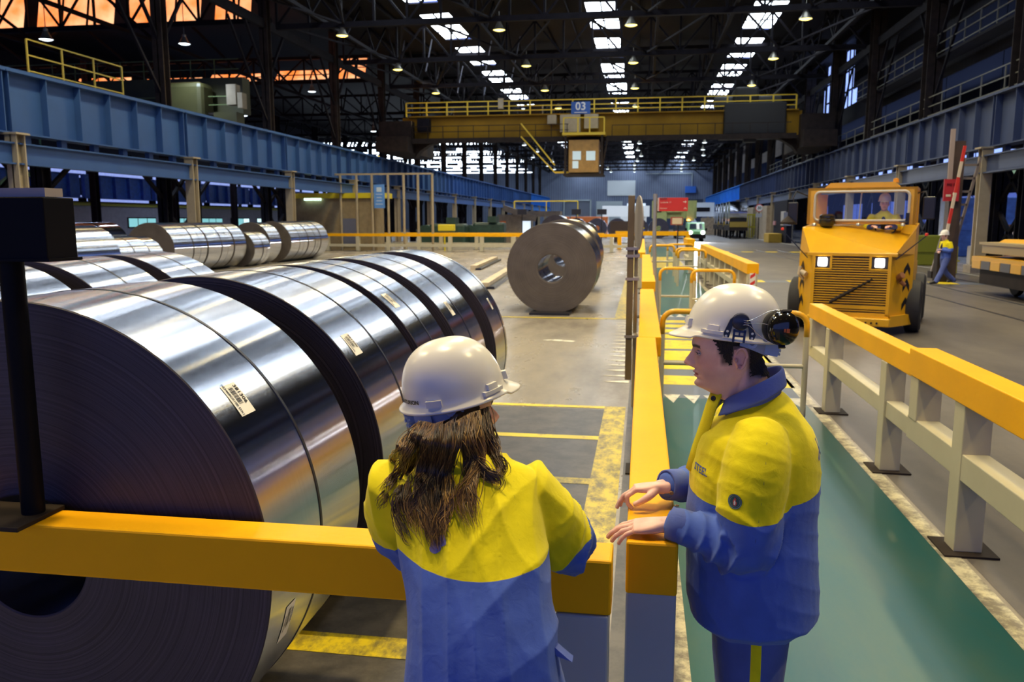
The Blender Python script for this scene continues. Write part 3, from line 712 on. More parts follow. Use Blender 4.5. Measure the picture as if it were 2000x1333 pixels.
MB().bb((-25.0, 47.8, 9.0), (-24.4, 48.4, 10.2)).bb((-24.3, 47.8, 8.8), (-24.0, 48.4, 9.7)).build('switch_box', creamcol, t, world=True)

# ------------------------------------------------------------------ high-bay lamps (each with its own light)
lampglow = mat('warm_lamp_lens', (1, 0.9, 0.6), 0.3, emit=(1.0, 0.74, 0.14), estr=4.5)
lampcool = mat('cool_lamp_lens', (0.8, 0.9, 1), 0.3, emit=(0.72, 0.86, 1.0), estr=5)
shade = mat('lamp_shade_metal', (0.25, 0.24, 0.20), 0.4, 0.6)
def lamp_mesh():
    a = MB().lathe([(0.10, 0.42), (0.14, 0.36), (0.24, 0.14), (0.36, 0.02), (0.36, 0.0), (0.34, 0.0), (0.22, 0.13)], n=20).mesh('reflector', shade, smooth=40)
    b = MB().lathe([(0.0, 0.56), (0.09, 0.55), (0.12, 0.48), (0.10, 0.40), (0.0, 0.40)], n=14).beam((0, 0, 0.55), (0, 0, 1.0), 0.03).mesh('housing', shade, smooth=40)
    return a, b
ra, rb = lamp_mesh()
lens = {w: MB().lathe([(0.0, -0.03), (0.20, -0.02), (0.325, 0.03)], n=20).mesh('lens', m) for w, m in (('warm', lampglow), ('cool', lampcool))}
lts = {}
for w, c, p in (('warm', (1.0, 0.77, 0.35), 2400.0), ('cool', (0.62, 0.76, 1.0), 1800.0)):
    l = bpy.data.lights.new('lamp_light', 'SPOT'); l.color = c; l.energy = p; l.spot_size = math.radians(134); l.spot_blend = 0.6; l.shadow_soft_size = 0.3; lts[w] = l
def lamp(x, y, z, w, label, group, light=True, top=None):
    t = thing('high_bay_lamp', label, 'lamp', (x, y, z), 0, group)
    for nm, me in (('reflector', ra), ('housing', rb), ('lens', lens[w])):
        o = bpy.data.objects.new(nm, me); COL.objects.link(o); o.parent = t
    if top: MB().cyl((0, 0, 0.9), (0, 0, top-z), 0.02, n=6).build('cable', dark, t)
    if light:
        o = bpy.data.objects.new('lamp_light', lts[w]); COL.objects.link(o); o.parent = t; o.location = (0, 0, -0.06)
    return t
LX = [-17.1, -8.05, -0.85, 8.15]
col4 = ['far left', 'inner left', 'inner right', 'far right']
for k in range(-4, 15):
    y = YK(k)
    w = 'warm' if k <= 5 else 'cool'
    for i, x in enumerate(LX):
        if k > 5: x = x*0.96+rnd.uniform(-1.3, 1.3)
        row = ('%s visible row of ceiling lamps' % ordi(k-1)) if k >= 2 else ('%s row outside the picture' % ordi(2-k))
        lamp(x, y, 12.45 if k < 6 else 12.0, w, '%s high-bay lamp, %s in the %s' % ('warm yellow' if w == 'warm' else 'cool white', col4[i], row), 'high-bay lamps of the hall', light=(-2 <= k < 12))
for i, (x, y, z) in enumerate([(-29.6, 38.5, 11.0), (-26.5, 46, 12.2), (-38, 76, 12), (-27, 66, 12.5), (-27.8, 84, 11.2), (-33, 103, 11.8), (-30, 120, 12)]):
    lamp(x, y, z, 'cool', 'cool white lamp over the left bays, %s from the left edge' % ordi(i+1), 'cool lamps of the left bays', top=19.45)
for i, (x, y, z) in enumerate([(21.5, 44, 8.4), (20, 52, 8.0), (19, 60, 3.9), (21, 64, 8.6), (20, 75, 8.0), (22, 90, 8.4)]):
    lamp(x, y, z, 'cool', 'cool white lamp in the right bay, %s from the camera' % ordi(i+1), 'cool lamps of the right bay', top=RZ)
for i, (x, y, z) in enumerate([(-40, 118, 9.4), (-31, 96, 9.6), (-32, 110, 9.5), (-35, 125, 9.2), (-38, 142, 9), (-34, 150, 9), (-30, 138, 9.0), (-29, 160, 8.6)]):
    lamp(x, y, z, 'warm', 'warm yellow lamp low in the far left bays, %s from the left' % ordi(i+1), 'warm lamps of the far left bays', light=False, top=19.5)
# ------------------------------------------------------------------ steel coils
def coil_side(name, col=(0.70, 0.74, 0.84), rough=0.17, wav=0.0):
    m = bpy.data.materials.new(name); m.use_nodes = True; nt = m.node_tree; L = nt.links; b = nt.nodes['Principled BSDF']
    b.inputs['Metallic'].default_value = 1.0
    b.inputs['Anisotropic'].default_value = 1.0; b.inputs['Anisotropic Rotation'].default_value = 0.25
    tg = node(nt, 'ShaderNodeTangent', direction_type='RADIAL', axis='Y'); L.new(tg.outputs[0], b.inputs['Tangent'])
    tc = node(nt, 'ShaderNodeTexCoord')
    mp = node(nt, 'ShaderNodeMapping'); mp.inputs['Scale'].default_value = (7, 0.5, 7); L.new(tc.outputs['Object'], mp.inputs[0])
    n = node(nt, 'ShaderNodeTexNoise'); n.inputs['Scale'].default_value = 2.2; n.inputs['Detail'].default_value = 5; L.new(mp.outputs[0], n.inputs[0])
    n2 = node(nt, 'ShaderNodeTexNoise'); n2.inputs['Scale'].default_value = 1.3; n2.inputs['Detail'].default_value = 2; L.new(tc.outputs['Object'], n2.inputs[0])
    mp3 = node(nt, 'ShaderNodeMapping'); mp3.inputs['Scale'].default_value = (0.6, 60, 0.6); L.new(tc.outputs['Object'], mp3.inputs[0])
    n3 = node(nt, 'ShaderNodeTexNoise'); n3.inputs['Scale'].default_value = 3; n3.inputs['Detail'].default_value = 3; L.new(mp3.outputs[0], n3.inputs[0])
    r = node(nt, 'ShaderNodeMapRange'); r.inputs[1].default_value = 0.3; r.inputs[2].default_value = 0.7; r.inputs[3].default_value = rough*0.93; r.inputs[4].default_value = rough*1.08; L.new(n.outputs[0], r.inputs[0]); b.inputs['Roughness'].default_value = rough
    r2 = node(nt, 'ShaderNodeMapRange'); r2.inputs[1].default_value = 0.3; r2.inputs[2].default_value = 0.7; r2.inputs[3].default_value = 0.95; r2.inputs[4].default_value = 1.03; L.new(n3.outputs[0], r2.inputs[0])
    mx = node(nt, 'ShaderNodeMix', data_type='RGBA', blend_type='MULTIPLY'); mx.inputs[0].default_value = 1; mx.inputs[6].default_value = (*col, 1); L.new(r2.outputs[0], mx.inputs[7]); L.new(mx.outputs[2], b.inputs['Base Color'])
    b1 = node(nt, 'ShaderNodeBump'); b1.inputs['Strength'].default_value = wav; b1.inputs['Distance'].default_value = 0.05; L.new(n2.outputs[0], b1.inputs['Height'])
    b2 = node(nt, 'ShaderNodeBump'); b2.inputs['Strength'].default_value = 0.004; b2.inputs['Distance'].default_value = 0.01; 
    if wav > 0.1: L.new(b1.outputs[0], b.inputs['Normal'])
    return m
def coil_face(name, c0, c1, rough=0.42, metal=0.35):
    m = bpy.data.materials.new(name); m.use_nodes = True; nt = m.node_tree; L = nt.links; b = nt.nodes['Principled BSDF']
    tc = node(nt, 'ShaderNodeTexCoord'); mp = node(nt, 'ShaderNodeMapping'); mp.inputs['Scale'].default_value = (1, 0, 1); L.new(tc.outputs['Object'], mp.inputs[0])
    ln = node(nt, 'ShaderNodeVectorMath', operation='LENGTH'); L.new(mp.outputs[0], ln.inputs[0])
    n = node(nt, 'ShaderNodeTexNoise', noise_dimensions='1D'); n.inputs['Scale'].default_value = 90; n.inputs['Detail'].default_value = 6; n.inputs['Roughness'].default_value = 0.75; L.new(ln.outputs['Value'], n.inputs['W'])
    n2 = node(nt, 'ShaderNodeTexNoise'); n2.inputs['Scale'].default_value = 2.5; n2.inputs['Detail'].default_value = 4; L.new(tc.outputs['Object'], n2.inputs[0])
    mu = node(nt, 'ShaderNodeMath', operation='MULTIPLY_ADD'); mu.inputs[1].default_value = 0.35; L.new(n2.outputs[0], mu.inputs[0]); L.new(n.outputs[0], mu.inputs[2])
    cr = node(nt, 'ShaderNodeValToRGB'); e = cr.color_ramp.elements; e[0].position = 0.48; e[0].color = (*c0, 1); e[1].position = 0.88; e[1].color = (*c1, 1); L.new(mu.outputs[0], cr.inputs[0]); L.new(cr.outputs[0], b.inputs['Base Color'])
    b.inputs['Metallic'].default_value = metal; b.inputs['Roughness'].default_value = rough
    bp = node(nt, 'ShaderNodeBump'); bp.inputs['Strength'].default_value = 0.35; bp.inputs['Distance'].default_value = 0.004; L.new(n.outputs[0], bp.inputs['Height']); L.new(bp.outputs[0], b.inputs['Normal'])
    return m
side_a = coil_side('bright_coil_side')
side_b = coil_side('dull_coil_side', (0.42, 0.40, 0.38), 0.30, 0.05)
face_a = coil_face('dark_coil_edge', (0.013, 0.011, 0.020), (0.058, 0.048, 0.070), 0.5, 0.1)
face_b = coil_face('brown_coil_edge', (0.055, 0.045, 0.038), (0.15, 0.125, 0.105), 0.5, 0.25)
bore_m = coil_side('bore_steel', (0.30, 0.34, 0.46), 0.22, 0.05)
strapm = mat('dark_strap', (0.012, 0.013, 0.02), 0.4)
labelm = mat('label_paper', (0.86, 0.83, 0.76), 0.6)
ink = mat('label_ink', (0.02, 0.02, 0.02), 0.6)
CPTS = 160
def coil(x, y0, y1, R, rb, label, group, side=None, face=None, strap=None, cat='steel coil', labels=(), n=CPTS, wrapends=True, wob=0.0015):
    side = side or side_a; face = face or face_a
    yc = (y0+y1)/2; h = (y1-y0)/2
    t = thing('steel_coil', label, cat, (x, yc, 0), 0, group)
    r_ = random.Random(int(x*100+y0*77))
    prof = [(rb, -h+0.004), (rb+0.006, -h)]
    k = 14
    for i in range(1, k): prof.append((rb+(R-rb)*i/k, -h+r_.uniform(-wob, wob)))
    prof += [(R-0.004, -h), (R, -h+0.004)]
    ns = len(prof)
    prof += [(R, h-0.004), (R-0.004, h)]
    for i in range(k-1, 0, -1): prof.append((rb+(R-rb)*i/k, h+r_.uniform(-wob, wob)))
    prof += [(rb+0.006, h), (rb, h-0.004)]
    b = MB(); b.lathe(prof, (0, 0, 0), 'Y', n, closed=True)
    N = len(prof); mi = []
    for i in range(N):
        a, c = prof[i], prof[(i+1) % N]
        if a[0] == c[0] == R: q = 0
        elif a[0] <= rb+1e-6 and c[0] <= rb+1e-6: q = 2
        else: q = 1
        mi += [q]*n
    b.m = mi
    o = b.build('wound_steel', [side, face, bore_m], t, loc=(0, 0, R), smooth=35)
    # loose outer tail of the strip
    if strap is None: strap = [0.5]
    for s in strap:
        yy = -h+(y1-y0)*s
        sb = MB().lathe([(R-0.002, yy-0.008), (R+0.0025, yy-0.008), (R+0.0025, yy+0.008), (R-0.002, yy+0.008)], (0, 0, R), 'Y', n)
        sb.build('strap', strapm, t, smooth=35)
    for (ya, yb, th0, th1, detail) in labels:
        # paper sticker lying on the cylinder: rows along the axis, length around it
        def P(u, v, lift): # u 0..1 along the strip of the label (th0->th1), v 0..1 across (ya..yb)
            th = math.radians(th0+(th1-th0)*u); rr = R+lift
            return (rr*math.cos(th), ya+(yb-ya)*v-yc, R+rr*math.sin(th))
        g = MB(); g.grid([[P(i/8, j/2, 0.002) for j in range(3)] for i in range(9)])
        lb = g.build('paper_label', labelm, t); lb['label'] = 'white barcode label'
        if detail:
            W_ = abs(th1-th0)*PI/180*R; H_ = abs(yb-ya)
            vs = []; fs = []
            def put(txt, size, cu, cv):
                tv, tf = text_mesh(txt, size, 0.0001, size*0.02)
                o_ = len(vs)
                for v in tv: vs.append(P(cu+v[0]/W_, cv+v[1]/H_, 0.0035))
                fs.extend([tuple(o_+i for i in f) for f in tf])
            put('381306' if detail == 1 else detail, H_*0.27, 0.38, 0.80)
            put('023468C0100 DX11' if detail == 1 else '0234'+detail, H_*0.17, 0.50, 0.16)
            bb_ = MB(); bb_.add(vs, fs)
            q = random.Random(3); u = 0.12
            while u < 0.66:
                w_ = q.choice([0.008, 0.014, 0.02]); 
                bb_.add([P(u, 0.32, 0.003), P(u+w_, 0.32, 0.003), P(u+w_, 0.62, 0.003), P(u, 0.62, 0.003)], [(0, 1, 2, 3)]); u += w_+q.choice([0.008, 0.012, 0.018])
            bb_.build('printing', ink, lb)
    return t
g1 = 'row of bright coils in front of the woman'
coil(-2.13, 2.47, 3.36, 0.915, 0.225, 'huge bright steel coil nearest the camera, its dark wound edge filling the left foreground', None, labels=[(2.61, 2.71, 41.5, 33.4, 1), (2.62, 2.70, -12.5, -22, '381306')], n=256)
coil(-2.13, 3.70, 4.60, 0.915, 0.225, 'bright steel coil directly behind the huge front coil, second in its row', None, labels=[(3.81, 3.91, 42.7, 34.8, '381290')], n=224)
coil(-2.13, 4.74, 5.37, 0.915, 0.225, 'third bright coil of the near row, narrow, label tilted near its crest', None, labels=[(4.83, 4.93, 53, 45.2, '381288')], n=192)
coil(-2.13, 5.62, 6.44, 0.915, 0.225, 'fourth bright coil of the near row, with a paper label low on its side', None, labels=[(5.82, 5.91, 40, 32.4, '381277')], n=192)
coil(-2.13, 6.85, 7.42, 0.915, 0.225, 'fifth and last coil of the near row, with wavy crinkled skin at its far end', None, coil_side('crinkled_coil_side', (0.70, 0.74, 0.82), 0.2, 0.5), labels=[(7.14, 7.20, 32.6, 25.6, '381274')], strap=[0.85], n=192)
R2 = 0.9
for i, (a, b_, s, lab) in enumerate([(4.30, 5.28, [0.4], 'bright coil behind the black sign at the left edge, second row front'), (5.50, 6.32, [0.5], 'middle bright coil of the second row, between two dark gaps'), (6.54, 7.28, [0.55], 'rear bright coil of the second row, just left of the big coils')]):
    coil(-4.57, a, b_, R2, 0.225, lab, None, strap=s, n=160)
coil(-2.0, 18.4, 19.25, 1.02, 0.31, 'dull dark steel coil standing alone in mid floor, hollow bore facing the camera', None, side_b, face_b, strap=[], n=160)
coil(-2.0, 19.33, 20.4, 1.02, 0.31, 'dull coil right behind the lone mid-floor coil, dented shiny skin', None, side_b, face_b, strap=[0.3, 0.7], n=128)
coil(-2.25, 24.0, 26.2, 1.06, 0.31, 'pale tan coil farthest back in the mid-floor row', None, coil_side('tan_coil_side', (0.52, 0.48, 0.42), 0.35, 0.03), face_b, strap=[0.12], n=128)
solo(MB().bb((-2.45, 18.0, 0.001), (-1.55, 18.6, 0.05)), 'coil_skid', blackm, 'black skid with a cream plate under the lone mid-floor coil', 'skid')
# far left rows
y = 28.7
segs = [('P', -18.4, 1.0, [28.7, 30.1, 31.2, 32.3, 33.4, 34.5]), ('S', -18.0, 0.80, [34.8, 35.7, 36.5]), ('Q', -18.4, 1.0, [36.8, 38.1]), ('T', -18.2, 1.02, [38.7, 39.8, 40.9, 41.8, 42.6, 43.7])]
desc = {'P': 'bright coil in the far left row, %s from its near end', 'S': 'small bright coil low between two groups of the far left row, %s of two', 'Q': 'bright coil set forward in mid far left row, dark edge showing', 'T': 'bright coil at the right end of the far left row, %s of the last five'}
for nm, x, Rr, ys in segs:
    for i in range(len(ys)-1):
        coil(x, ys[i], ys[i+1]-0.08-0.05*(i % 2), Rr, 0.27, (desc[nm] % ordi(i+1)) if '%' in desc[nm] else desc[nm], 'far left coil row', n=80, strap=[0.5] if i % 2 else [], face=face_b)
for i, (x, a, b_, Rr) in enumerate([(-16.35, 20.6, 22.5, 0.97), (-16.35, 22.7, 23.5, 0.8), (-16.35, 23.55, 24.3, 0.8), (-16.35, 24.4, 25.1, 0.78)]):
    coil(x, a, b_, Rr, 0.27, ['large bright coil just right of the black sign, cut off by it', 'small coil low in front of the far left row, nearest of three', 'small coil low in front of the far left row, middle of three', 'small crinkled coil low in front of the far left row, farthest of three'][i], 'low coils before the far left row', n=80, strap=[], face=face_b)
for i in range(5):
    coil(-24.0, 26.5+i*1.6, 27.9+i*1.6, 1.0, 0.27, 'bright coil in the farthest row behind, %s from the near end' % ordi(i+1), 'rearmost left coil row', n=64, strap=[], face=face_b)
# coils beyond the far railing
coil(-6.9+0.0, 66, 68.2, 1.25, 0.3, 'coil with yellow glints just beyond the far yellow railing', None, n=64, strap=[])
for i, (x, y) in enumerate([(-5.2, 70), (-4.4, 72)]):
    coil(x-0.4, y, y+1.4, 0.95, 0.3, ['dark coil behind the lone mid-floor coil, left one of two', 'dark coil behind the lone mid-floor coil, right one of two'][i], None, face=face_b, n=48, strap=[])
for i in range(6):
    coil(-9.9+i*2.35, 96, 97.6, 1.15, 0.3, 'bright coil in the far row below the end wall, %s from the left' % ordi(i+1), 'far bright coils', n=40, strap=[])
# timber/steel skids on the floor
skm = mat('pale_skid', (0.48, 0.40, 0.29), 0.7, var=0.15)
for (p, q, lab) in (((-4.75, 24.6), (-5.3, 33.0), 'long pale skid beam on the floor left of the lone coil, nearer of two'), ((-7.0, 34), (-7.6, 42.5), 'long pale skid beam on the floor left of the lone coil, farther of two')):
    t = thing('skid_beam', lab, 'skid', (p[0], p[1], 0), 0)
    MB().beam((p[0], p[1], 0.10), (q[0], q[1], 0.10), 0.28, 0.2).build('beam', skm, t, world=True)
    MB().beam((p[0]+0.2, p[1], 0.04), (q[0]+0.2, q[1], 0.04), 0.25, 0.08).build('edge', blackm, t, world=True)
# ------------------------------------------------------------------ guard rails
RT = 1.12; RH = 0.17; RW = 0.155
def rail_axis(name, label, p0, p1, posts, lower=None, m_top=None, m_post=None, group=None, w=RW, h=RH, zt=RT, pw=0.15, foot=True, lz=(0.52, 0.66), half=()):
    """guard rail along X or Y between p0 and p1 (x, y)"""
    t = thing(name, label, 'guard rail', ((p0[0]+p1[0])/2, (p0[1]+p1[1])/2, 0), 0, group)
    ax = 0 if abs(p1[0]-p0[0]) > abs(p1[1]-p0[1]) else 1
    def P(a, o, z): return (a, p0[1]+o, z) if ax == 0 else (p0[0]+o, a, z)
    a0, a1 = (p0[ax], p1[ax])
    b = MB(); b.bev(P(a0, -w/2, zt-h), P(a1, w/2, zt), 0.008)
    o = b.build('top_rail', m_top or yel, t, world=True); o['label'] = 'yellow square top rail'
    for a in half: MB().bev(P(a-pw/2, -pw/2, lz[1]-0.01), P(a+pw/2, pw/2, (zt-h)), 0.006).build('half_post', m_post or cream, t, world=True)
    for i, a in enumerate(posts):
        MB().bev(P(a-pw/2, -pw/2, 0.012), P(a+pw/2, pw/2, (zt-h)), 0.006).build('post', m_post or cream, t, world=True)
        if foot:
            MB().bb(P(a-pw*0.95, -pw*0.95, 0.0), P(a+pw*0.95, pw*0.95, 0.015)).build('base_plate', darkbrown, t, world=True)
    if lower:
        MB().bev(P(lower[0], -w*0.42, lz[0]), P(lower[1], w*0.42, lz[1]), 0.006).build('mid_rail', m_post or cream, t, world=True)
    return t
rail_axis('guard_rail', 'near yellow guard rail crossing in front of the coils, the woman leans on it', (-3.4, 2.345), (-0.065, 2.345), [-2.9, -0.15], m_post=postgrey, w=0.145, pw=0.155)
rail_axis('guard_rail', 'centre yellow guard rail running away from the camera under the man\'s hands', (0.052, 2.43), (0.052, 6.95), [2.515, 6.8], m_post=postgrey, w=0.158, pw=0.155)
rail_axis('guard_rail', 'second yellow guard rail beyond the centre one, starting at the round sign', (0.085, 6.97), (0.085, 11.9), [7.1, 11.8], w=0.19, m_post=cream)
rail_axis('guard_rail', 'third length of centre guard rail with a cream end post past the round sign', (0.12, 13.4), (0.12, 24), [13.5, 18.0, 23.9], w=0.22, pw=0.2)
rail_axis('guard_rail', 'farthest length of the centre guard rail', (0.0, 25.5), (0.0, 44), [25.6, 31, 37, 43.9], w=0.22, pw=0.2)
# right fence: two segments with a step at the joint
rail_axis('guard_rail', 'right-hand cream and yellow fence segment nearest the camera', (2.085, -0.5), (2.085, 6.42), [0.3, 2.1, 3.75, 5.42], (-0.5, 6.42), lz=(0.48, 0.65), w=0.19, pw=0.17, zt=1.16, h=0.2, half=(6.3,))
rail_axis('guard_rail', 'right-hand cream and yellow fence segment ending in front of the tractor', (2.10, 6.43), (2.10, 10.35), [7.15, 9.28], (6.43, 10.3), lz=(0.47, 0.61), w=0.15, pw=0.16, zt=1.10, half=(10.2,))
# far right fence beyond the crossing
rail_axis('guard_rail', 'far right cream and yellow fence with a red-striped end post', (2.3, 17.7), (2.3, 32), [17.8, 19.4, 21, 22.6, 24.2, 25.8, 27.4, 29, 30.6, 31.9], (17.8, 31.8), w=0.24, zt=1.2, h=0.22, pw=0.2)
b = MB()
redm = mat('sign_red', (0.62, 0.035, 0.02), 0.45)
for z in (0.55, 0.72, 0.88): b.add([(2.25, 17.69, z), (2.35, 17.69, z+0.07), (2.35, 17.69, z+0.14), (2.25, 17.69, z+0.07)], [(0, 1, 2, 3)], 1)
solo(b.bb((2.24, 17.692, 0.5), (2.36, 17.699, 1.0)), 'reflector_plate', [white, redm], 'red slanted stripes on the end post of the far right fence', 'marker')
rail_axis('guard_rail', 'short cream rail end standing beyond the far right fence', (1.9, 33.0), (1.9, 36), [33.1, 35.9], (33, 36), w=0.3, zt=1.35, h=0.25)
# far cross rail with white posts
xs = [-20.9+i*1.45 for i in range(9)]
rail_axis('guard_rail', 'long yellow railing on cream posts behind the far left coils', (-21.6, 54), (-0.6, 54), list(np.arange(-21.3, -0.8, 2.15)), (-21.5, -0.7), w=0.2, pw=0.25, h=0.2, zt=1.2, lz=(0.3, 0.48))
rail_axis('guard_rail', 'second yellow railing on cream posts just behind the long far one', (-20.0, 57.5), (-2.6, 57.5), list(np.arange(-19.4, -2.8, 2.6)), (-20, -2.7), w=0.2, pw=0.25, h=0.2, zt=1.2, lz=(0.35, 0.5))
rail_axis('guard_rail', 'yellow railing crossing behind the red direction sign', (-1.9, 60), (3.3, 60), [-1.6, 3.2], w=0.3, pw=0.3, h=0.3, zt=1.3, m_post=yel)
# pipe hoops of the walkway (chicane)
pipeY = mat('yellow_pipe_paint', (0.85, 0.42, 0.01), 0.3, var=0.05)
def hoop(x0, x1, y, h, label, r=0.03, side=False, midz=0.55):
    t = thing('pipe_barrier', label, 'barrier', ((x0+x1)/2, y, 0), 0, 'pipe barriers of the walkway')
    c = 0.13
    top = [(x0, y, h-c-0.12)]+[(x0+c-c*math.cos(a), y, h-c+c*math.sin(a)) for a in np.linspace(0, PI/2, 6)]+[(x1-c+c*math.sin(a), y, h-c+c*math.cos(a)) for a in np.linspace(0, PI/2, 6)]+[(x1, y, h-c-0.12)]
    MB().tube(top, r, 12).build('top_pipe', pipeY, t, world=True, smooth=True)
    MB().tube([(x0, y, 0), (x0, y, h-c-0.12)], r, 12).build('leg', cream, t, world=True, smooth=50)
    MB().tube([(x1, y, 0), (x1, y, h-c-0.12)], r, 12).build('leg', cream, t, world=True, smooth=50)
    MB().tube([(x0, y, midz), (x1, y, midz)], r*0.75, 10).build('mid_pipe', cream, t, world=True, smooth=50)
    return t
hoop(0.24, 1.75, 9.0, 1.12, 'yellow and cream pipe barrier right behind the man, nearest of the walkway barriers')
hoop(0.38, 1.08, 17.1, 1.12, 'yellow and cream pipe barrier on the left half of the walkway beyond the crossing', 0.032)
hoop(0.98, 1.80, 16.5, 1.12, 'yellow and cream pipe barrier on the right half of the walkway, above the white helmet', 0.032)
hoop(1.15, 2.0, 26.7, 1.15, 'pipe barrier on the right of the walkway farther off', 0.04)
hoop(1.15, 1.9, 28.3, 1.15, 'pipe barrier on the right of the walkway just behind its twin', 0.04)
hoop(0.3, 1.2, 31.5, 1.15, 'far pipe barrier on the left of the walkway', 0.045)
hoop(1.0, 2.0, 33.0, 1.15, 'farthest pipe barrier on the right of the walkway', 0.04)
# tall cream frame near the booth
def yellow_gate():
    pass
# ------------------------------------------------------------------ black sign box on its post, left foreground
t = thing('sign_box', 'black metal box with a pale top edge on a post at the left edge', 'sign box', (-1.99, 2.33, RT))
bx = mat('black_gloss_paint', (0.005, 0.005, 0.008), 0.5, var=0.2, spec=0.06)
MB().bev((-2.45, 2.28, 1.975), (-1.808, 2.42, 2.17), 0.004).build('box', bx, t, world=True)
MB().bb((-2.45, 2.275, 1.972), (-1.800, 2.43, 1.981)).build('box_rim', bx, t, world=True)
MB().bb((-2.45, 2.3, 2.171), (-1.815, 2.38, 2.198)).build('top_strip', mat('pinkish_grey_edge', (0.34, 0.30, 0.30), 0.6), t, world=True)
MB().cyl((-1.985, 2.34, RT+0.012), (-1.985, 2.34, 1.975), 0.036, n=20).build('post', bx, t, world=True, smooth=40)
MB().bev((-2.25, 2.20, RT), (-1.93, 2.42, RT+0.016), 0.003).build('base_plate', darkbrown, t, world=True)
# ------------------------------------------------------------------ round sign seen edge-on with its flat post
t = thing('round_sign', 'round red-rimmed traffic sign seen edge-on on a tall flat brown post', 'sign', (-0.11, 9.0, 0.35))
brown = mat('flat_post_paint', (0.16, 0.115, 0.05), 0.45, var=0.15)
MB().bev((-0.155, 8.98, 0.35), (-0.085, 9.02, 2.36), 0.005).build('flat_post', brown, t, world=True)
MB().cyl((-0.06, 9.22, 0.0), (-0.06, 9.22, 1.9), 0.022, n=12).build('pipe', creamcol, t, world=True, smooth=40)
for z in (1.78, 1.70, 1.45, 0.82): MB().bb((-0.17, 8.97, z), (-0.02, 9.24, z+0.03)).build('clamp', mat('clamp_steel', (0.4, 0.36, 0.3), 0.4, 0.6), t, world=True)
d = MB(); n_ = 40
Msg = Matrix.Translation((-0.045, 9.02, 2.07)) @ Matrix.Rotation(math.radians(9), 4, 'Z')
def ring(rad, x0, x1):
    return [(Msg @ Vector((x0, rad*math.cos(2*PI*k/n_), rad*math.sin(2*PI*k/n_)))) for k in range(n_)]
A = ring(0.29, 0.0, 0); B = ring(0.29, 0.012, 0); C_ = ring(0.225, 0.012, 0)
d.add(A+B, [tuple(range(n_))]+[(k, (k+1) % n_, n_+(k+1) % n_, n_+k) for k in range(n_)])
d.build('sign_back', mat('grey_sign_back', (0.30, 0.27, 0.25), 0.5), t, world=True)
d = MB().add(B+C_, [(k, (k+1) % n_, n_+(k+1) % n_, n_+k) for k in range(n_)]); d.build('red_rim', redm, t, world=True)
d = MB().add(C_, [tuple(range(n_))]); d.build('sign_face', white, t, world=True)
# grey pole curving beside the walkway with the red direction sign
t = thing('direction_sign', 'red direction sign with two lines of small white text and arrows on a grey pole', 'sign', (0.25, 15.0, 0))
MB().tube([(0.31, 15.0, 0), (0.30, 15, 0.6), (0.24, 15, 1.2), (0.215, 15, 1.7), (0.215, 15, 2.56)], 0.036, 14).build('pole', mat('galvanised_pole', (0.40, 0.40, 0.36), 0.4, 0.5), t, world=True, smooth=50)
MB().bb((0.255, 14.96, 2.255), (0.285, 14.99, 2.49)).build('end_strip', mat('pinkish_strip', (0.6, 0.45, 0.4), 0.5), t, world=True)
bd = MB().bev((0.285, 14.955, 2.255), (0.785, 14.985, 2.49), 0.003).build('sign_board', redm, t, world=True)
b = MB()
for txt, sz, x, z in (('Loskade 11', 0.042, 0.305, 2.41), ('Kantoor', 0.036, 0.305, 2.305)):
    vs, fs = text_mesh(txt, sz, 0.0005, 0.0, 'LEFT'); b.add([(v[0]+x, 14.950-v[2], v[1]+z) for v in vs], fs)
b.poly([(0.70, 14.95, 2.425), (0.735, 14.95, 2.425), (0.735, 14.95, 2.445), (0.76, 14.95, 2.418), (0.735, 14.95, 2.392), (0.735, 14.95, 2.411), (0.70, 14.95, 2.411)])
b.poly([(0.71, 14.95, 2.29), (0.722, 14.95, 2.29), (0.738, 14.95, 2.31), (0.753, 14.95, 2.29), (0.766, 14.95, 2.29), (0.738, 14.95, 2.325)])
b.build('lettering', mat('sign_lettering', (0.75, 0.6, 0.5), 0.5), bd, world=True)
MB().bb((0.30, 14.952, 2.46), (0.42, 14.956, 2.485)).build('dark_tape', mat('dark_red', (0.2, 0.02, 0.02), 0.5), bd, world=True)
t = thing('notice_sign', 'small cream notice board in a red frame on a thin black stem', 'sign', (1.75, 42, 0))
MB().cyl((1.75, 42, 0), (1.75, 42, 1.9), 0.03, n=8).build('stem', blackm, t, world=True)
MB().bb((1.38, 41.97, 1.85), (1.98, 42.03, 2.25)).build('frame', mat('dull_red', (0.30, 0.06, 0.04), 0.5), t, world=True)
MB().bb((1.46, 41.955, 1.90), (1.93, 41.969, 2.20)).build('board', mat('cream_board', (0.6, 0.5, 0.35), 0.5), t, world=True)
# ------------------------------------------------------------------ yellow tractor
glass = bpy.data.materials.new('window_glass'); glass.use_nodes = True
_nt = glass.node_tree; _nt.nodes.remove(_nt.nodes['Principled BSDF']); _t = _nt.nodes.new('ShaderNodeBsdfTransparent'); _t.inputs[0].default_value = (0.95, 0.97, 0.98, 1); _g = _nt.nodes.new('ShaderNodeBsdfGlossy'); _g.inputs['Roughness'].default_value = 0.03; _x = _nt.nodes.new('ShaderNodeMixShader'); _x.inputs[0].default_value = 0.03; _nt.links.new(_t.outputs[0], _x.inputs[1]); _nt.links.new(_g.outputs[0], _x.inputs[2]); _nt.links.new(_x.outputs[0], _nt.nodes['Material Output'].inputs[0])
rubber = mat('tyre_rubber', (0.015, 0.015, 0.017), 0.7, bump=0.3, bscale=8)
headl = mat('headlamp_glow', (1, 1, 0.95), 0.2, emit=(1.0, 0.93, 0.85), estr=9)
chrome = mat('dull_chrome', (0.6, 0.58, 0.5), 0.3, 0.8)
softgrey = mat('window_rubber_grey', (0.48, 0.45, 0.40), 0.6)
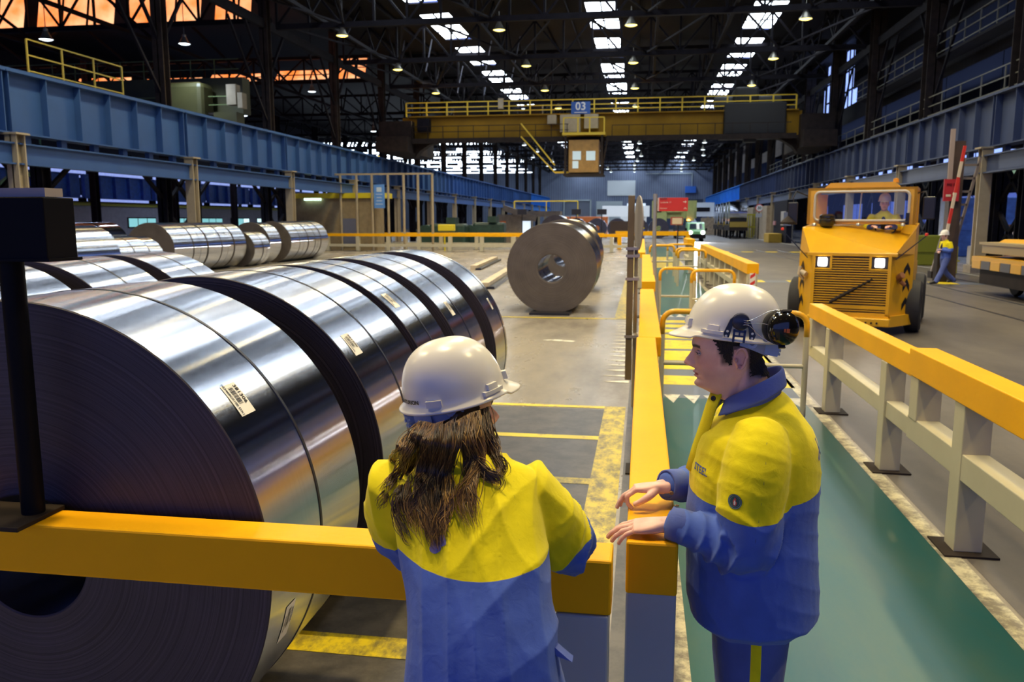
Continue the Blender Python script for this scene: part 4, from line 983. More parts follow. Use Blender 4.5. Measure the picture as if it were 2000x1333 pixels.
TR = thing('tow_tractor', 'yellow tow tractor with a slatted grille and lit headlamps driving towards the camera', 'tractor', (3.80, 15.9, 0), math.radians(-19))
TR.scale = (0.93, 1.0, 0.98)
def T(mb, name, m, parent=None, **k): return mb.build(name, m, parent or TR, **k)
# plan: local X to the viewer's right, local Y away from the viewer, front at y=0
gx0, gx1 = -0.72, 0.74            # grille face
zb, zg = 0.22, 1.50
# hood: grille block with chamfered cheeks
fr = [(gx0, 0.0), (gx1, 0.0), (1.10, 0.62), (1.10, 2.2), (-1.06, 2.2), (-1.06, 0.55)]
def loft(mb, secs, mi=None):
    n = len(secs[0]); vs = [p for s in secs for p in s]; fs = []
    for i in range(len(secs)-1):
        for k in range(n): fs.append((i*n+k, i*n+(k+1) % n, (i+1)*n+(k+1) % n, (i+1)*n+k))
    fs.append(tuple(range(n))[::-1]); fs.append(tuple((len(secs)-1)*n+k for k in range(n)))
    return mb.add(vs, fs, mi)
b = MB()
low = [(x, y, zb) for x, y in fr]
mid = [(x, y, zg) for x, y in fr]
top = [(gx0-0.06, 0.02, zg+0.03), (gx1+0.06, 0.02, zg+0.03), (1.10, 0.74, 1.98), (1.10, 2.2, 2.08), (-1.06, 2.2, 2.08), (-1.06, 0.72, 2.0)]
loft(b, [low, mid, top]); T(b, 'bonnet', yel2)
T(MB().bev((gx0-0.1, -0.05, zg-0.03), (gx1+0.1, 0.05, zg+0.035), 0.01), 'bonnet_lip', yel2)
# grille: slats over a flat black plate, the gaps' shade put into its colour
T(MB().bb((gx0+0.05, -0.012, zb+0.17), (gx1-0.05, -0.004, zg-0.04)), 'grille_gap_shade', blackm)
b = MB(); z = zb+0.20
while z < zg-0.05:
    if not (0.48 < z < 0.56):
        xa, xb = (gx0+0.05, gx1-0.05) if z < 1.24 else (gx0+0.38, gx1-0.36)
        b.add([(xa, -0.05, z), (xb, -0.05, z), (xb, -0.016, z+0.006), (xa, -0.016, z+0.006), (xa, -0.05, z-0.016), (xb, -0.05, z-0.016), (xb, -0.016, z-0.010), (xa, -0.016, z-0.010)], [(0, 1, 2, 3), (4, 5, 6, 7), (0, 4, 5, 1)])
    z += 0.046
b.bb((gx0+0.03, -0.055, 0.49), (gx1-0.03, -0.01, 0.56))
T(b, 'grille_slats', yel2)
b = MB().bb((gx0, -0.06, zb+0.15), (gx0+0.06, 0, zg)).bb((gx1-0.06, -0.06, zb+0.15), (gx1, 0, zg)).bb((gx0, -0.06, zb+0.1), (gx1, 0, zb+0.19))
for xa, xb in ((gx0+0.34, gx0+0.38), (gx1-0.40, gx1-0.36)): b.bb((xa, -0.055, 1.23), (xb, 0, zg))
b.bb((gx0, -0.055, 1.215), (gx0+0.38, 0, 1.245)).bb((gx1-0.40, -0.055, 1.215), (gx1, 0, 1.245))
T(b, 'grille_frame', yel2)
for xc, in ((gx0+0.20,), (gx1-0.21,)):
    h_ = T(MB().bb((xc-0.14, -0.03, 1.26), (xc+0.14, -0.008, 1.45)), 'headlamp', blackm)
    T(MB().bev((xc-0.085, -0.075, 1.275), (xc+0.085, -0.03, 1.44), 0.02), 'lens', headl, h_)
    l = bpy.data.lights.new('headlamp_beam', 'SPOT'); l.energy = 8; l.color = (1, 0.93, 0.82); l.spot_size = math.radians(80); l.spot_blend = 0.8; l.shadow_soft_size = 0.08
    lo = bpy.data.objects.new('headlamp_beam', l); COL.objects.link(lo); lo.parent = h_; lo.location = (xc, -0.10, 1.35); lo.rotation_euler = (math.radians(80), 0, PI)
T(MB().cyl((-0.30, -0.12, 0.62), (0.42, -0.10, 1.06), 0.022, n=10).cyl((-0.34, -0.13, 0.60), (0.12, -0.12, 0.88), 0.034, n=10), 'tow_bar', darkbrown)
b = MB().bev((gx0-0.04, -0.16, zb-0.04), (gx1+0.04, 0.3, zb+0.12), 0.02)
loft(b, [[(gx1+0.04, -0.1, zb-0.04), (1.12, 0.55, zb-0.04), (1.12, 0.55, zb+0.16), (gx1+0.04, -0.1, zb+0.16)], [(gx1+0.0, 0.1, zb-0.04), (1.0, 0.7, zb-0.04), (1.0, 0.7, zb+0.16), (gx1+0.0, 0.1, zb+0.16)]])
T(b, 'bumper', yel2)
b = MB()
for x in (0.35, 0.45, 0.55): b.cyl((x, -0.175, zb+0.03), (x, -0.155, zb+0.03), 0.02, n=10)
T(b, 'bumper_bolts', darkbrown)
# chevrons on the cheeks
b = MB()
def cheek(p, q, s, z0, z1, up):
    a = Vector((p[0], p[1], 0)); c = Vector((q[0], q[1], 0)); nrm = Vector((q[1]-p[1], -(q[0]-p[0]), 0)).normalized()*0.006
    P = lambda u, zz: a+(c-a)*u+nrm+Vector((0, 0, zz))
    b.add([P(s, z0), P(s+0.16, z0+up), P(s+0.16, z1+up), P(s, z1)], [(0, 1, 2, 3)])
    b.add([P(s+0.16, z0+up), P(s+0.30, z0), P(s+0.30, z1), P(s+0.16, z1+up)], [(0, 1, 2, 3)])
for pq in (((gx1, 0.0), (1.10, 0.62), 0.55), ((-1.06, 0.55), (gx0, 0.0), 0.15)):
    for z0 in (0.45, 0.80, 1.10):
        b = MB(); cheek(*pq, z0, z0+0.13, 0.13); T(b, 'hazard_chevron', blackm)
b = MB().cyl((0.86, 0.18, 1.08), (0.94, 0.10, 1.14), 0.06, n=10).cyl((0.90, 0.16, 1.02), (0.98, 0.2, 0.95), 0.04, n=10)
T(b, 'cheek_hook', mat('rusty_red_steel', (0.25, 0.10, 0.04), 0.6))
T(MB().tube([(-0.92, 0.26, 1.0), (-1.0, 0.2, 1.1), (-0.98, 0.2, 1.25)], 0.035, 8).cyl((-0.95, 0.2, 1.15), (-0.85, 0.12, 1.1), 0.05, n=10), 'cheek_hook', mat('pale_hook', (0.5, 0.42, 0.3), 0.5))
T(MB().beam((0.80, 0.06, 1.42), (1.3, 0.2, 1.86), 0.018), 'marker_rod', blackm); T(MB().beam((-0.85, 0.2, 1.42), (-1.35, 0.1, 1.95), 0.018), 'marker_rod', blackm)
T(MB().lathe([(0, 0.03), (0.03, 0.02), (0.03, -0.02), (0, -0.03)], (1.3, 0.2, 1.88), n=10), 'marker_ball', redm); T(MB().lathe([(0, 0.03), (0.03, 0.02), (0.03, -0.02), (0, -0.03)], (-1.35, 0.1, 1.97), n=10), 'marker_ball', redm)
# hood fittings
T(MB().lathe([(0, 0.20), (0.10, 0.20), (0.155, 0.17), (0.165, 0.13), (0.155, 0.10), (0.165, 0.09), (0.165, 0.02), (0.13, -0.03), (0.09, -0.05)], (-0.62, 0.98, 2.06), n=28), 'air_intake', mat('glossy_black_intake', (0.02, 0.018, 0.012), 0.2), smooth=40)
for x in (-0.86, 0.0, 0.84):
    T(MB().lathe([(0, 0.025), (0.03, 0.02), (0.045, 0.0), (0.045, -0.03)], (x, 0.92, 2.06), n=14), 'bonnet_bolt', chrome, smooth=40)
T(MB().lathe([(0, 0.02), (0.08, 0.015), (0.09, 0.0)], (0.84, 1.08, 2.10), n=14), 'filler_cap', blackm)
# cab: frame with wide rounded windscreen
cy0, cy1 = 1.15, 2.5; cx0, cx1 = -1.05, 1.06; cz0, cz1 = 2.06, 2.78
wx0, wx1, wz0, wz1 = -0.90, 0.92, 2.13, 2.70
b = MB()
b.bb((cx0, cy0, cz0), (wx0, cy0+0.07, cz1)).bb((wx1, cy0, cz0), (cx1, cy0+0.07, cz1)).bb((wx0, cy0, cz0), (wx1, cy0+0.07, wz0)).bb((wx0, cy0, wz1), (wx1, cy0+0.07, cz1))
b.bb((cx0, cy0, cz0), (cx0+0.06, cy0+0.12, cz1)).bb((cx1-0.06, cy0, cz0), (cx1, cy0+0.12, cz1))
b.bb((cx0, cy1-0.1, 1.2), (cx0+0.08, cy1, cz1)).bb((cx1-0.08, cy1-0.1, 1.2), (cx1, cy1, cz1))
b.bb((cx0, cy0, cz1-0.05), (cx1, cy1, cz1)); T(b, 'cab_frame', yel2)
pr = [(cx0+0.32, cz1), (cx0+0.44, cz1+0.10), (cx1-0.44, cz1+0.10), (cx1-0.32, cz1)]
T(MB().prism(pr, cy0+0.05, cy1-0.2, 'Y'), 'roof_hatch', yel2)
T(MB().lathe([(0, 0.09), (0.05, 0.08), (0.06, 0.0)], (0.62, 1.6, cz1+0.10), n=14), 'beacon', mat('amber_beacon', (0.6, 0.25, 0.02), 0.3))
def rrect(x0, z0, x1, z1, r, n=6):
    p = []
    for cx, cz, a0 in ((x1-r, z1-r, 0), (x0+r, z1-r, PI/2), (x0+r, z0+r, PI), (x1-r, z0+r, 1.5*PI)):
        for i in range(n+1): a = a0+PI/2*i/n; p.append((cx+r*math.cos(a), cz+r*math.sin(a)))
    return p
T(MB().tube([(x, cy0-0.01, z) for x, z in rrect(wx0, wz0, wx1, wz1, 0.10)], 0.026, 8, closed=True), 'windscreen_seal', softgrey, smooth=True)
T(MB().prism(rrect(wx0, wz0, wx1, wz1, 0.10), cy0+0.02, cy0+0.026, 'Y'), 'windscreen', glass)
T(MB().cyl((-0.02, cy0+0.1, wz0), (0.0, cy0+0.1, wz1), 0.014, n=8), 'divider_bar', softgrey)
T(MB().bb((cx0+0.02, cy1-0.3, 2.1), (cx0+0.25, cy1-0.22, cz1-0.1)), 'rear_pillar', yel2)
T(MB().bb((wx1-0.05, cy0-0.05, 2.05), (wx1+0.02, cy0+0.0, 2.28)), 'wiper_motor', blackm)
# mirrors on stalks
b = MB().tube([(cx1, cy0+0.1, 2.66), (cx1+0.16, cy0-0.1, 2.68), (cx1+0.20, cy0-0.15, 2.55)], 0.012, 6).bev((cx1+0.12, cy0-0.20, 2.15), (cx1+0.34, cy0-0.15, 2.58), 0.02)
T(b, 'mirror', blackm)
b = MB().tube([(cx0, cy0+0.1, 2.62), (cx0-0.22, cy0-0.15, 2.72), (cx0-0.28, cy0-0.2, 2.55)], 0.014, 6).bev((cx0-0.36, cy0-0.25, 2.05), (cx0-0.16, cy0-0.2, 2.5), 0.02)
T(b, 'mirror', blackm)
T(MB().lathe([(0.02, 0), (0.16, -0.12), (0.16, -0.16), (0.0, -0.15)], (cx0-0.34, cy0-0.3, 2.22), n=16), 'work_lamp', darkbrown)
# body sides behind, floor
T(MB().bb((cx0, 2.0, 0.45), (cx1, 2.2, 2.06)).bb((cx0, 2.2, 0.5), (cx1, 3.9, 1.25)), 'rear_body', yel2)
for sx, xx in ((-1, -1.10), (1, 1.13)):
    for yy, rr in ((0.95, 0.50), (3.1, 0.50)):
        w_ = T(MB().lathe([(0.28, -0.15), (0.44, -0.155), (rr-0.01, -0.12), (rr, -0.06), (rr, 0.06), (rr-0.01, 0.12), (0.44, 0.155), (0.28, 0.15)], (0, 0, 0), 'X', 36, closed=True), 'wheel', rubber, loc=(xx, yy, rr), smooth=40)
        T(MB().lathe([(0.0, 0.06*sx), (0.10, 0.07*sx), (0.12, 0.02*sx), (0.26, 0.03*sx), (0.29, 0.12*sx)], (0, 0, 0), 'X', 24), 'rim', yel2, w_, smooth=40)
# ------------------------------------------------------------------ flat rail wagon on the right
t = thing('flat_wagon', 'yellow and black flat rail wagon entering from the right edge', 'wagon', (11.9, 24, 0))
wx = 9.55
b = MB().bb((wx, 17, 0.90), (12.95, 25.9, 1.06)); b.build('deck', yel2, t, world=True)
for i in range(7):
    a = wx+0.02+i*0.42
    MB().bb((a, 25.9-9.05+0.0, 0.72), (a+0.40, 16.97, 0.96)).build('end_stripe', yel2 if i % 2 == 0 else mat('grey_stripe', (0.10, 0.10, 0.12), 0.6), t, world=True)
for i in range(14):
    y = 25.8-i*0.64
    MB().bb((wx-0.02, y-0.6, 0.72), (wx+0.02, y, 0.95)).build('side_stripe', mat('grey_stripe') if i % 2 else yel2, t, world=True)
MB().bb((wx+0.15, 17.1, 1.16), (12.8, 25.6, 1.42)).bb((wx+0.1, 17.0, 1.40), (12.9, 25.7, 1.47)).build('load_bed', mat('dull_yellow_bed', (0.42, 0.24, 0.01), 0.5, dirt=(0.3, 0.28, 0.2), dscale=3, damt=0.6), t, world=True)
MB().prism([(wx+0.5, 1.47), (wx+1.1, 1.47), (wx+0.95, 1.56), (wx+0.65, 1.56)], 20, 25.4, 'Y').build('stop_block', yel2, t, world=True)
MB().bb((wx+0.1, 17.2, 0.30), (12.8, 25.5, 0.74)).build('underframe', darkbrown, t, world=True)
for y in (24.6, 22.9, 18.5):
    for x in (10.3, 11.5):
        MB().lathe([(0.0, -0.07), (0.40, -0.07), (0.44, -0.03), (0.44, 0.03), (0.40, 0.07), (0.0, 0.07)], (0, 0, 0), 'X', 24).build('wheel', darkbrown, t, loc=(x-11.9, y-24, 0.44), smooth=40)
    MB().bev((10.0, y-0.5, 0.25), (10.25, y+0.5, 0.62), 0.05).build('axle_box', darkbrown, t, world=True)
# ------------------------------------------------------------------ barrier arm, ladder mast, red sign post
t = thing('barrier_arm', 'raised red and cream striped barrier arm leaning on the right', 'barrier', (9.7, 28, 0))
p, q = Vector((10.12, 30.0, 0.95)), Vector((10.57, 30.0, 4.55)); N_ = 7
creamw = mat('cream_stripe', (0.66, 0.56, 0.42), 0.5)
for i in range(N_):
    MB().beam(p+(q-p)*(i/N_), p+(q-p)*((i+1)/N_), 0.09, 0.05).build('arm_section', redm if i % 2 == 0 else creamw, t, world=True)
MB().bev((9.95, 29.9, 0), (10.3, 30.3, 1.0), 0.03).build('pedestal', darkbrown, t, world=True)
t = thing('ladder_mast', 'leaning grey steel ladder mast behind the striped barrier arm', 'mast', (10.3, 30.5, 0))
b = MB()
for dx in (0, 0.52): b.beam((10.45+dx, 32, 0.1), (11.3+dx, 32, 4.3), 0.08)
for i in range(9): f_ = i/9+0.05; b.beam((10.45+0.85*f_, 32, 0.1+4.2*f_), (10.97+0.85*f_, 32, 0.1+4.2*f_), 0.08)
b.build('lattice', mat('mast_steel', (0.20, 0.16, 0.14), 0.5), t, world=True)
MB().bb((10.4, 31.8, 0), (11.1, 32.2, 0.25)).build('foot', darkbrown, t, world=True)
t = thing('signal_post', 'brown square post with a red notice at the right of the roadway', 'post', (10.1, 29.1, 0))
MB().bb((10.55, 31.0, 0), (10.95, 31.4, 4.8)).build('post', mat('brown_post', (0.06, 0.038, 0.028), 0.6, var=0.2), t, world=True)
MB().bb((10.42, 30.9, 3.0), (10.56, 30.98, 5.2)).build('pale_strip', mat('pale_pole', (0.35, 0.28, 0.25), 0.6), t, world=True)
rs = MB().bb((10.30, 30.85, 2.75), (10.80, 30.92, 3.50)).build('red_notice', mat('crimson', (0.42, 0.02, 0.03), 0.5), t, world=True)
b = MB(); vs, fs = text_mesh('PAS OP', 0.13, 0.001, 0.002); b.add([(v[0]*0.8+10.55, 30.84, v[1]+3.30) for v in vs], fs); b.bb((10.37, 30.835, 2.90), (10.53, 30.845, 2.98)).lathe([(0, 0), (0.07, 0)], (10.65, 30.84, 3.0), 'Y', 12)
b.build('lettering', creamw, rs, world=True)
# ------------------------------------------------------------------ van, yellow machine, background vehicles
vy = 83.0
gr = mat('green_van_paint', (0.14, 0.36, 0.18), 0.35)
t = thing('van', 'pale green and white van with bright headlamps on the roadway far ahead', 'van', (5.25, vy, 0))
pr = [(vy, 0.45), (vy, 1.0), (vy+0.9, 1.15), (vy+1.5, 1.75), (vy+2.0, 1.88), (vy+4.6, 1.88), (vy+4.7, 0.45)]
MB().prism(pr, 4.45, 6.1, 'X').build('body', gr, t, world=True)
MB().bb((4.4, vy-0.05, 0.3), (6.15, vy+0.1, 0.72)).build('bumper', dark, t, world=True)
MB().add([(4.62, vy+0.93, 1.2), (5.93, vy+0.93, 1.2), (5.85, vy+1.46, 1.74), (4.70, vy+1.46, 1.74)], [(0, 1, 2, 3)]).build('windscreen', mat('dark_glass', (0.02, 0.03, 0.05), 0.1), t, world=True)
MB().add([(5.32, vy+0.9, 1.19), (5.6, vy+0.9, 1.19), (5.6, vy+1.44, 1.75), (5.32, vy+1.44, 1.75)], [(0, 1, 2, 3)]).build('painted_glare', mat('pale_painted_reflection', (0.6, 0.7, 0.75), 0.3), t, world=True)  # windscreen glare painted as a pale strip
for x in (4.68, 5.87):
    MB().lathe([(0.0, -0.06), (0.16, -0.04), (0.19, 0.02)], (x, vy-0.04, 0.88), 'Y', 16).build('headlamp', headl, t, world=True)
    MB().cyl((x-0.1, vy+0.6, 0.32), (x+0.1, vy+0.6, 0.32), 0.32, n=18).build('wheel', rubber, t, world=True)
    MB().cyl((x-0.1, vy+3.8, 0.32), (x+0.1, vy+3.8, 0.32), 0.32, n=18).build('wheel', rubber, t, world=True)
l = bpy.data.lights.new('headlamp_beam', 'SPOT'); l.energy = 6000; l.spot_size = math.radians(70); l.spot_blend = 0.9; l.color = (0.95, 0.97, 1)
lo = bpy.data.objects.new('headlamp_beam', l); COL.objects.link(lo); lo.parent = t; lo.location = (0, -0.3, 0.9); lo.rotation_euler = (math.radians(78), 0, PI)
MB().bb((4.2, vy+1.1, 1.05), (4.4, vy+1.2, 1.3)).bb((6.15, vy+1.1, 1.05), (6.35, vy+1.2, 1.3)).build('mirror', dark, t, world=True)
# yellow machine under the red sign
ym = mat('pale_yellow_machine', (0.55, 0.56, 0.14), 0.5, var=0.15, dirt=(0.2, 0.2, 0.1), dscale=1, damt=0.5)
t = thing('yellow_machine', 'pale yellow heavy carrier with striped legs standing behind the red sign', 'machine', (3.8, 110, 0))
y = 110
MB().bb((1.2, y, 2.3), (6.9, y+3, 4.6)).build('upper_body', ym, t, world=True)
MB().bb((3.0, y-0.4, 3.1), (5.0, y, 4.3)).bb((1.8, y-0.4, 1.9), (3.1, y, 3.2)).bb((5.6, y-0.4, 2.0), (6.6, y, 3.4)).build('housing', ym, t, world=True)
MB().bb((1.5, y-0.45, 3.6), (2.6, y-0.3, 4.2)).bb((1.5, y-0.45, 3.1), (2.4, y-0.3, 3.4)).build('dark_window', dark, t, world=True)
for xa in (1.3, 4.0):
    MB().prism([(xa, 0.5), (xa+0.9, 0.5), (xa+1.3, 2.2), (xa+0.5, 2.2)], y-0.6, y, 'Y').build('striped_leg', ym, t, world=True)
    b = MB()
    for i in range(5): b.beam((xa+0.05+i*0.02, y-0.62, 0.55+i*0.3), (xa+1.1, y-0.62, 0.95+i*0.3), 0.08, 0.02)
    b.build('black_stripes', blackm, t, world=True)
for x in (1.6, 3.2, 4.8, 6.3): MB().cyl((x-0.2, y, 0.5), (x+0.2, y, 0.5), 0.5, n=18).build('wheel', rubber, t, world=True)
MB().lathe([(0, 0.22), (0.15, 0.15), (0.2, 0)], (5.9, y-0.5, 2.0), n=12).build('beacon', mat('orange_beacon_glow', (1, 0.4, 0.05), 0.3, emit=(1, 0.35, 0.05), estr=12), t, world=True)
t = thing('car', 'small dark car with a red tail lamp beside the pale yellow machine', 'car', (4.3, 95, 0))
MB().prism([(95, 0.3), (95, 0.9), (95.6, 1.0), (96.2, 1.45), (98, 1.45), (98.8, 1.0), (99.3, 0.3)], 3.6, 5.1, 'X').build('body', dark, t, world=True)
MB().bb((3.75, 94.95, 0.7), (3.95, 95, 0.85)).bb((4.75, 94.95, 0.7), (4.95, 95, 0.85)).build('tail_lamp', mat('red_tail_glow', (1, 0.05, 0.1), 0.3, emit=(1, 0.05, 0.12), estr=3), t, world=True)
for x in (3.75, 4.95):
    for yw in (95.7, 98.5): MB().cyl((x-0.1, yw, 0.3), (x+0.1, yw, 0.3), 0.3, n=14).build('wheel', rubber, t, world=True)
t = thing('white_excavator', 'white excavator-like machine with a raised arm behind the green van', 'machine', (8.2, 118, 0))
wm = mat('pale_white_paint', (0.6, 0.66, 0.75), 0.5)
MB().bb((6.9, 118, 2.6), (10.2, 120, 4.6)).build('cab', wm, t, world=True)
MB().bb((7.3, 117.95, 3.3), (9.6, 118, 3.9)).build('cab_window', dark, t, world=True)
MB().beam((6.9, 118, 2.6), (8.2, 118, 0.6), 0.6).build('arm', wm, t, world=True); MB().beam((10.0, 117.5, 2.2), (12.4, 117.5, 4.2), 0.3).build('boom', wm, t, world=True)
MB().bb((8.4, 117, 0.0), (12.2, 119, 2.4)).build('tracks', mat('rubble_tan', (0.3, 0.22, 0.14), 0.8, var=0.3), t, world=True); t.location.y += 5
# rail wagons carrying coils at the right
for i, y in enumerate((96.0, 103.5, 111.0)):
    t = thing('coil_wagon', ['dark rail wagon with a shiny coil cradle at the right side of the roadway, nearest', 'dark rail wagon with shiny coils right behind the nearest one', 'dark rail wagon with shiny coils, third and farthest'][i], 'wagon', (10.6, y+3, 0), 0, 'coil wagons on the right')
    MB().bb((9.7, y, 0.9), (11.7, y+6.8, 1.5)).build('frame', darkbrown, t, world=True)
    MB().bb((9.7, y-0.05, 1.3), (11.7, y, 1.9)).build('end_plate', mat('ochre_end', (0.3, 0.2, 0.03), 0.5), t, world=True)
    for j in range(2): MB().cyl((9.75, y+1.7+j*3.2, 2.9), (11.65, y+1.7+j*3.2, 2.9), 1.3, n=28).build('hood', side_a, t, world=True, smooth=40)
    for yw in (y+1, y+5.6):
        for x in (9.9, 11.5): MB().cyl((x-0.08, yw, 0.45), (x+0.08, yw, 0.45), 0.45, n=18).build('wheel', dark, t, world=True)
# yellow and other things along the right side
t = thing('yellow_gate', 'yellow barred gate standing against the right wall beyond the wagons', 'gate', (12.7, 101, 0))
for i in range(5): MB().bb((12.2+i*0.26, 101, 0.0), (12.3+i*0.26, 101.1, 2.75)).build('bar', mat('lemon_yellow', (0.62, 0.52, 0.02), 0.5), t, world=True)
MB().bb((12.1, 100.95, 1.2), (13.4, 101.15, 1.35)).bb((12.1, 100.95, 2.65), (13.4, 101.15, 2.8)).build('rail', mat('lemon_yellow'), t, world=True)
t = thing('speed_sign', 'small round speed limit sign with a plate below on the right wall', 'sign', (12.6, 94, 0))
MB().cyl((12.6, 94, 3.4), (12.6, 93.95, 3.4), 0.42, n=24).build('red_ring', redm, t, world=True)
MB().cyl((12.6, 93.95, 3.4), (12.6, 93.92, 3.4), 0.34, n=24).build('face', white, t, world=True)
vs, fs = text_mesh('30', 0.4, 0.005, 0.01); MB().add([(v[0]+12.6, 93.9, v[1]+3.4) for v in vs], fs).build('number', blackm, t, world=True)
MB().bb((12.25, 93.95, 2.4), (12.95, 94, 2.8)).build('plate', mat('grey_plate', (0.35, 0.36, 0.4), 0.5), t, world=True); MB().cyl((12.6, 94.05, 0), (12.6, 94.05, 3.8), 0.05, n=8).build('pole', dark, t, world=True)
for i, (x0, y0, x1, z1, m, lab) in enumerate([(12.9, 90.4, 13.6, 3.6, mat('tan_board', (0.33, 0.25, 0.16), 0.7, var=0.2), 'tan boarding between columns right of the yellow gate'), (12.9, 101.5, 13.6, 3.6, mat('tan_board'), 'tan boarding between columns beside the yellow gate'), (12.9, 78.0, 13.6, 3.9, darkclad, 'dark hoarding with notices left of the tractor cab')]):
    solo(MB().bb((x0, y0, 0), (x1-0.2, y0+7.5, z1)), 'board_wall', m, lab, 'partition')
solo(MB().bev((11.6, 79.5, 0), (12.8, 82.5, 0.85), 0.05), 'yellow_block', mat('ochre_block', (0.42, 0.28, 0.03), 0.6, var=0.1), 'ochre yellow block at the foot of the right columns left of the tractor', 'block')
solo(MB().bb((12.85, 78.5, 1.6), (12.9, 81.0, 2.9)).bb((12.6, 77.9, 1.6), (13.3, 78.0, 2.8)), 'notice_board', mat('grey_plate'), 'pale grey notice board on the dark hoarding left of the tractor', 'notice board')
solo(MB().bb((12.8, 84.0, 1.6), (12.9, 85.2, 2.0)), 'notice_plate', mat('pink_plate', (0.4, 0.2, 0.22), 0.6), 'small pink plate on the dark hoarding left of the grey board', 'notice')
# right bay clutter
for i, (x, y, z0, sx, sy, sz, m, lab) in enumerate([
    (16.9, 40, 0, 1.2, 1.2, 1.9, mat('crimson_cabinet', (0.16, 0.02, 0.03), 0.5), 'dark red cabinet between the right braced columns'),
    (12.0, 34.5, 0, 0.35, 0.35, 1.1, mat('lemon_yellow'), 'yellow bollard post behind the leaning ladder mast'),
    (13.3, 41, 0, 1.5, 0.6, 1.4, mat('moss_yellow', (0.17, 0.19, 0.012), 0.6), 'yellow-green board behind the walking man'),
    (19.5, 52, 0, 4.5, 2.0, 3.4, mat('machine_blue', (0.05, 0.11, 0.35), 0.5, var=0.3), 'blue machine in the right bay behind the walking man'),
    (18.0, 44, 0, 2.0, 1.5, 1.6, mat('machine_grey', (0.25, 0.26, 0.3), 0.5, var=0.3), 'grey crate stack in the right bay'),
    (22.0, 47, 0, 3.0, 2.0, 2.6, mat('machine_navy', (0.03, 0.05, 0.15), 0.5, var=0.3), 'navy machine housing deep in the right bay'),
    (16.0, 41.5, 0, 1.6, 0.8, 0.9, mat('cloth_white', (0.45, 0.45, 0.5), 0.7), 'low pale wrapped pallet beside the leaning ladder mast')]):
    solo(MB().bev((x-sx/2, y-sy/2, z0), (x+sx/2, y+sy/2, z0+sz), 0.06).bb((x-sx/2-0.05, y-sy/2-0.05, z0+sz*0.45), (x+sx/2+0.05, y-sy/2, z0+sz*0.5)), ['cabinet', 'bollard', 'board', 'machine', 'crate', 'machine', 'pallet'][i], m, lab, ['cabinet', 'bollard', 'board', 'machine', 'crate', 'machine', 'pallet'][i])
t = thing('glowing_conveyor', 'pale green conveyor arm and chain with added glow in the right bay', 'conveyor', (19.2, 46, 3.5))
gg = mat('pale_green_added_glow', (0.35, 0.5, 0.3), 0.5, emit=(0.4, 0.6, 0.35), estr=0.25)  # light on the beam and chain put in as a faint glow
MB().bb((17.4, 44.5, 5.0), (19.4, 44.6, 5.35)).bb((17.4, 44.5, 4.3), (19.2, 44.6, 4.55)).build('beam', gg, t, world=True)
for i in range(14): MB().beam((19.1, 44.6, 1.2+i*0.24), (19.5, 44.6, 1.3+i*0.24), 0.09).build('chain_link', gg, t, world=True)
t = thing('inclined_conveyor', 'dull yellow inclined machine frame behind the right braced columns', 'frame', (19, 36, 0))
MB().beam((18.6, 36, 2.2), (18.9, 36, 4.6), 0.28).beam((18.9, 36, 4.5), (20.2, 36, 4.6), 0.14).beam((18.9, 36, 4.5), (19.8, 36, 3.6), 0.12).beam((18.6, 36, 0), (18.6, 36, 2.2), 0.2).build('stand', mat('moss_yellow'), t, world=True)
# ------------------------------------------------------------------ booth and machinery on the left
t = thing('control_booth', 'brown control booth with a yellow roof band behind the far left coils', 'booth', (-19, 58, 0))
boothm = mat('booth_brown', (0.26, 0.20, 0.11), 0.7, var=0.15)
MB().bb((-24.2, 55.3, 0), (-18.2, 56.9, 3.6)).build('wall', boothm, t, world=True)
MB().bb((-24.3, 55.05, 3.6), (-17.6, 57.0, 3.95)).build('roof_band', mat('lemon_roof', (0.60, 0.50, 0.01), 0.5), t, world=True)
MB().bb((-20.7, 55.22, 0.3), (-19.7, 55.3, 2.2)).build('door', mat('bluegrey_door', (0.13, 0.14, 0.2), 0.5), t, world=True)
MB().bb((-23.4, 55.1, 3.46), (-22.2, 55.25, 3.6)).build('tube_lamp', mat('tube_glow', (0.7, 1, 0.9), 0.3, emit=(0.6, 1.0, 0.85), estr=3), t, world=True)
t = thing('pole_screen', 'row of tall cream poles joined by a top rail in front of the brown booth', 'pole fence', (-18, 54.6, 0))
pxs = [-20.6, -19.45, -18.35, -17.2, -16.1, -15.1, -14.1]
for x in pxs: MB().cyl((x, 54.8, 0), (x, 54.8, 5.2), 0.085, n=10).build('pole', creamcol, t, world=True, smooth=50)
MB().beam((-22.0, 54.8, 5.2), (-14.1, 54.8, 5.2), 0.12).build('top_rail', creamcol, t, world=True)
sg = MB().bb((-18.15, 54.6, 2.9), (-17.4, 54.66, 4.5)).build('blue_notice', mat('notice_blue', (0.10, 0.26, 0.62), 0.5), t, world=True)
b = MB()
for i, w_ in enumerate((0.5, 0.4, 0.35, 0.45)): b.bb((-17.78-w_/2, 54.58, 3.15+i*0.22), (-17.78+w_/2, 54.6, 3.2+i*0.22))
b.bb((-17.95, 54.58, 4.0), (-17.6, 54.6, 4.3)).build('printing', mat('pale_print', (0.5, 0.6, 0.7), 0.5), sg, world=True)
solo(MB().bev((-13.8, 55, 1.35), (-12.7, 55.6, 1.8), 0.05).cyl((-13.4, 55.3, 0), (-13.4, 55.3, 1.2), 0.06, n=8), 'yellow_reel', mat('lemon_yellow'), 'yellow box on a stem right of the cream poles', 'box')
dg_ = mat('dark_green_machine', (0.02, 0.05, 0.035), 0.5, var=0.3)
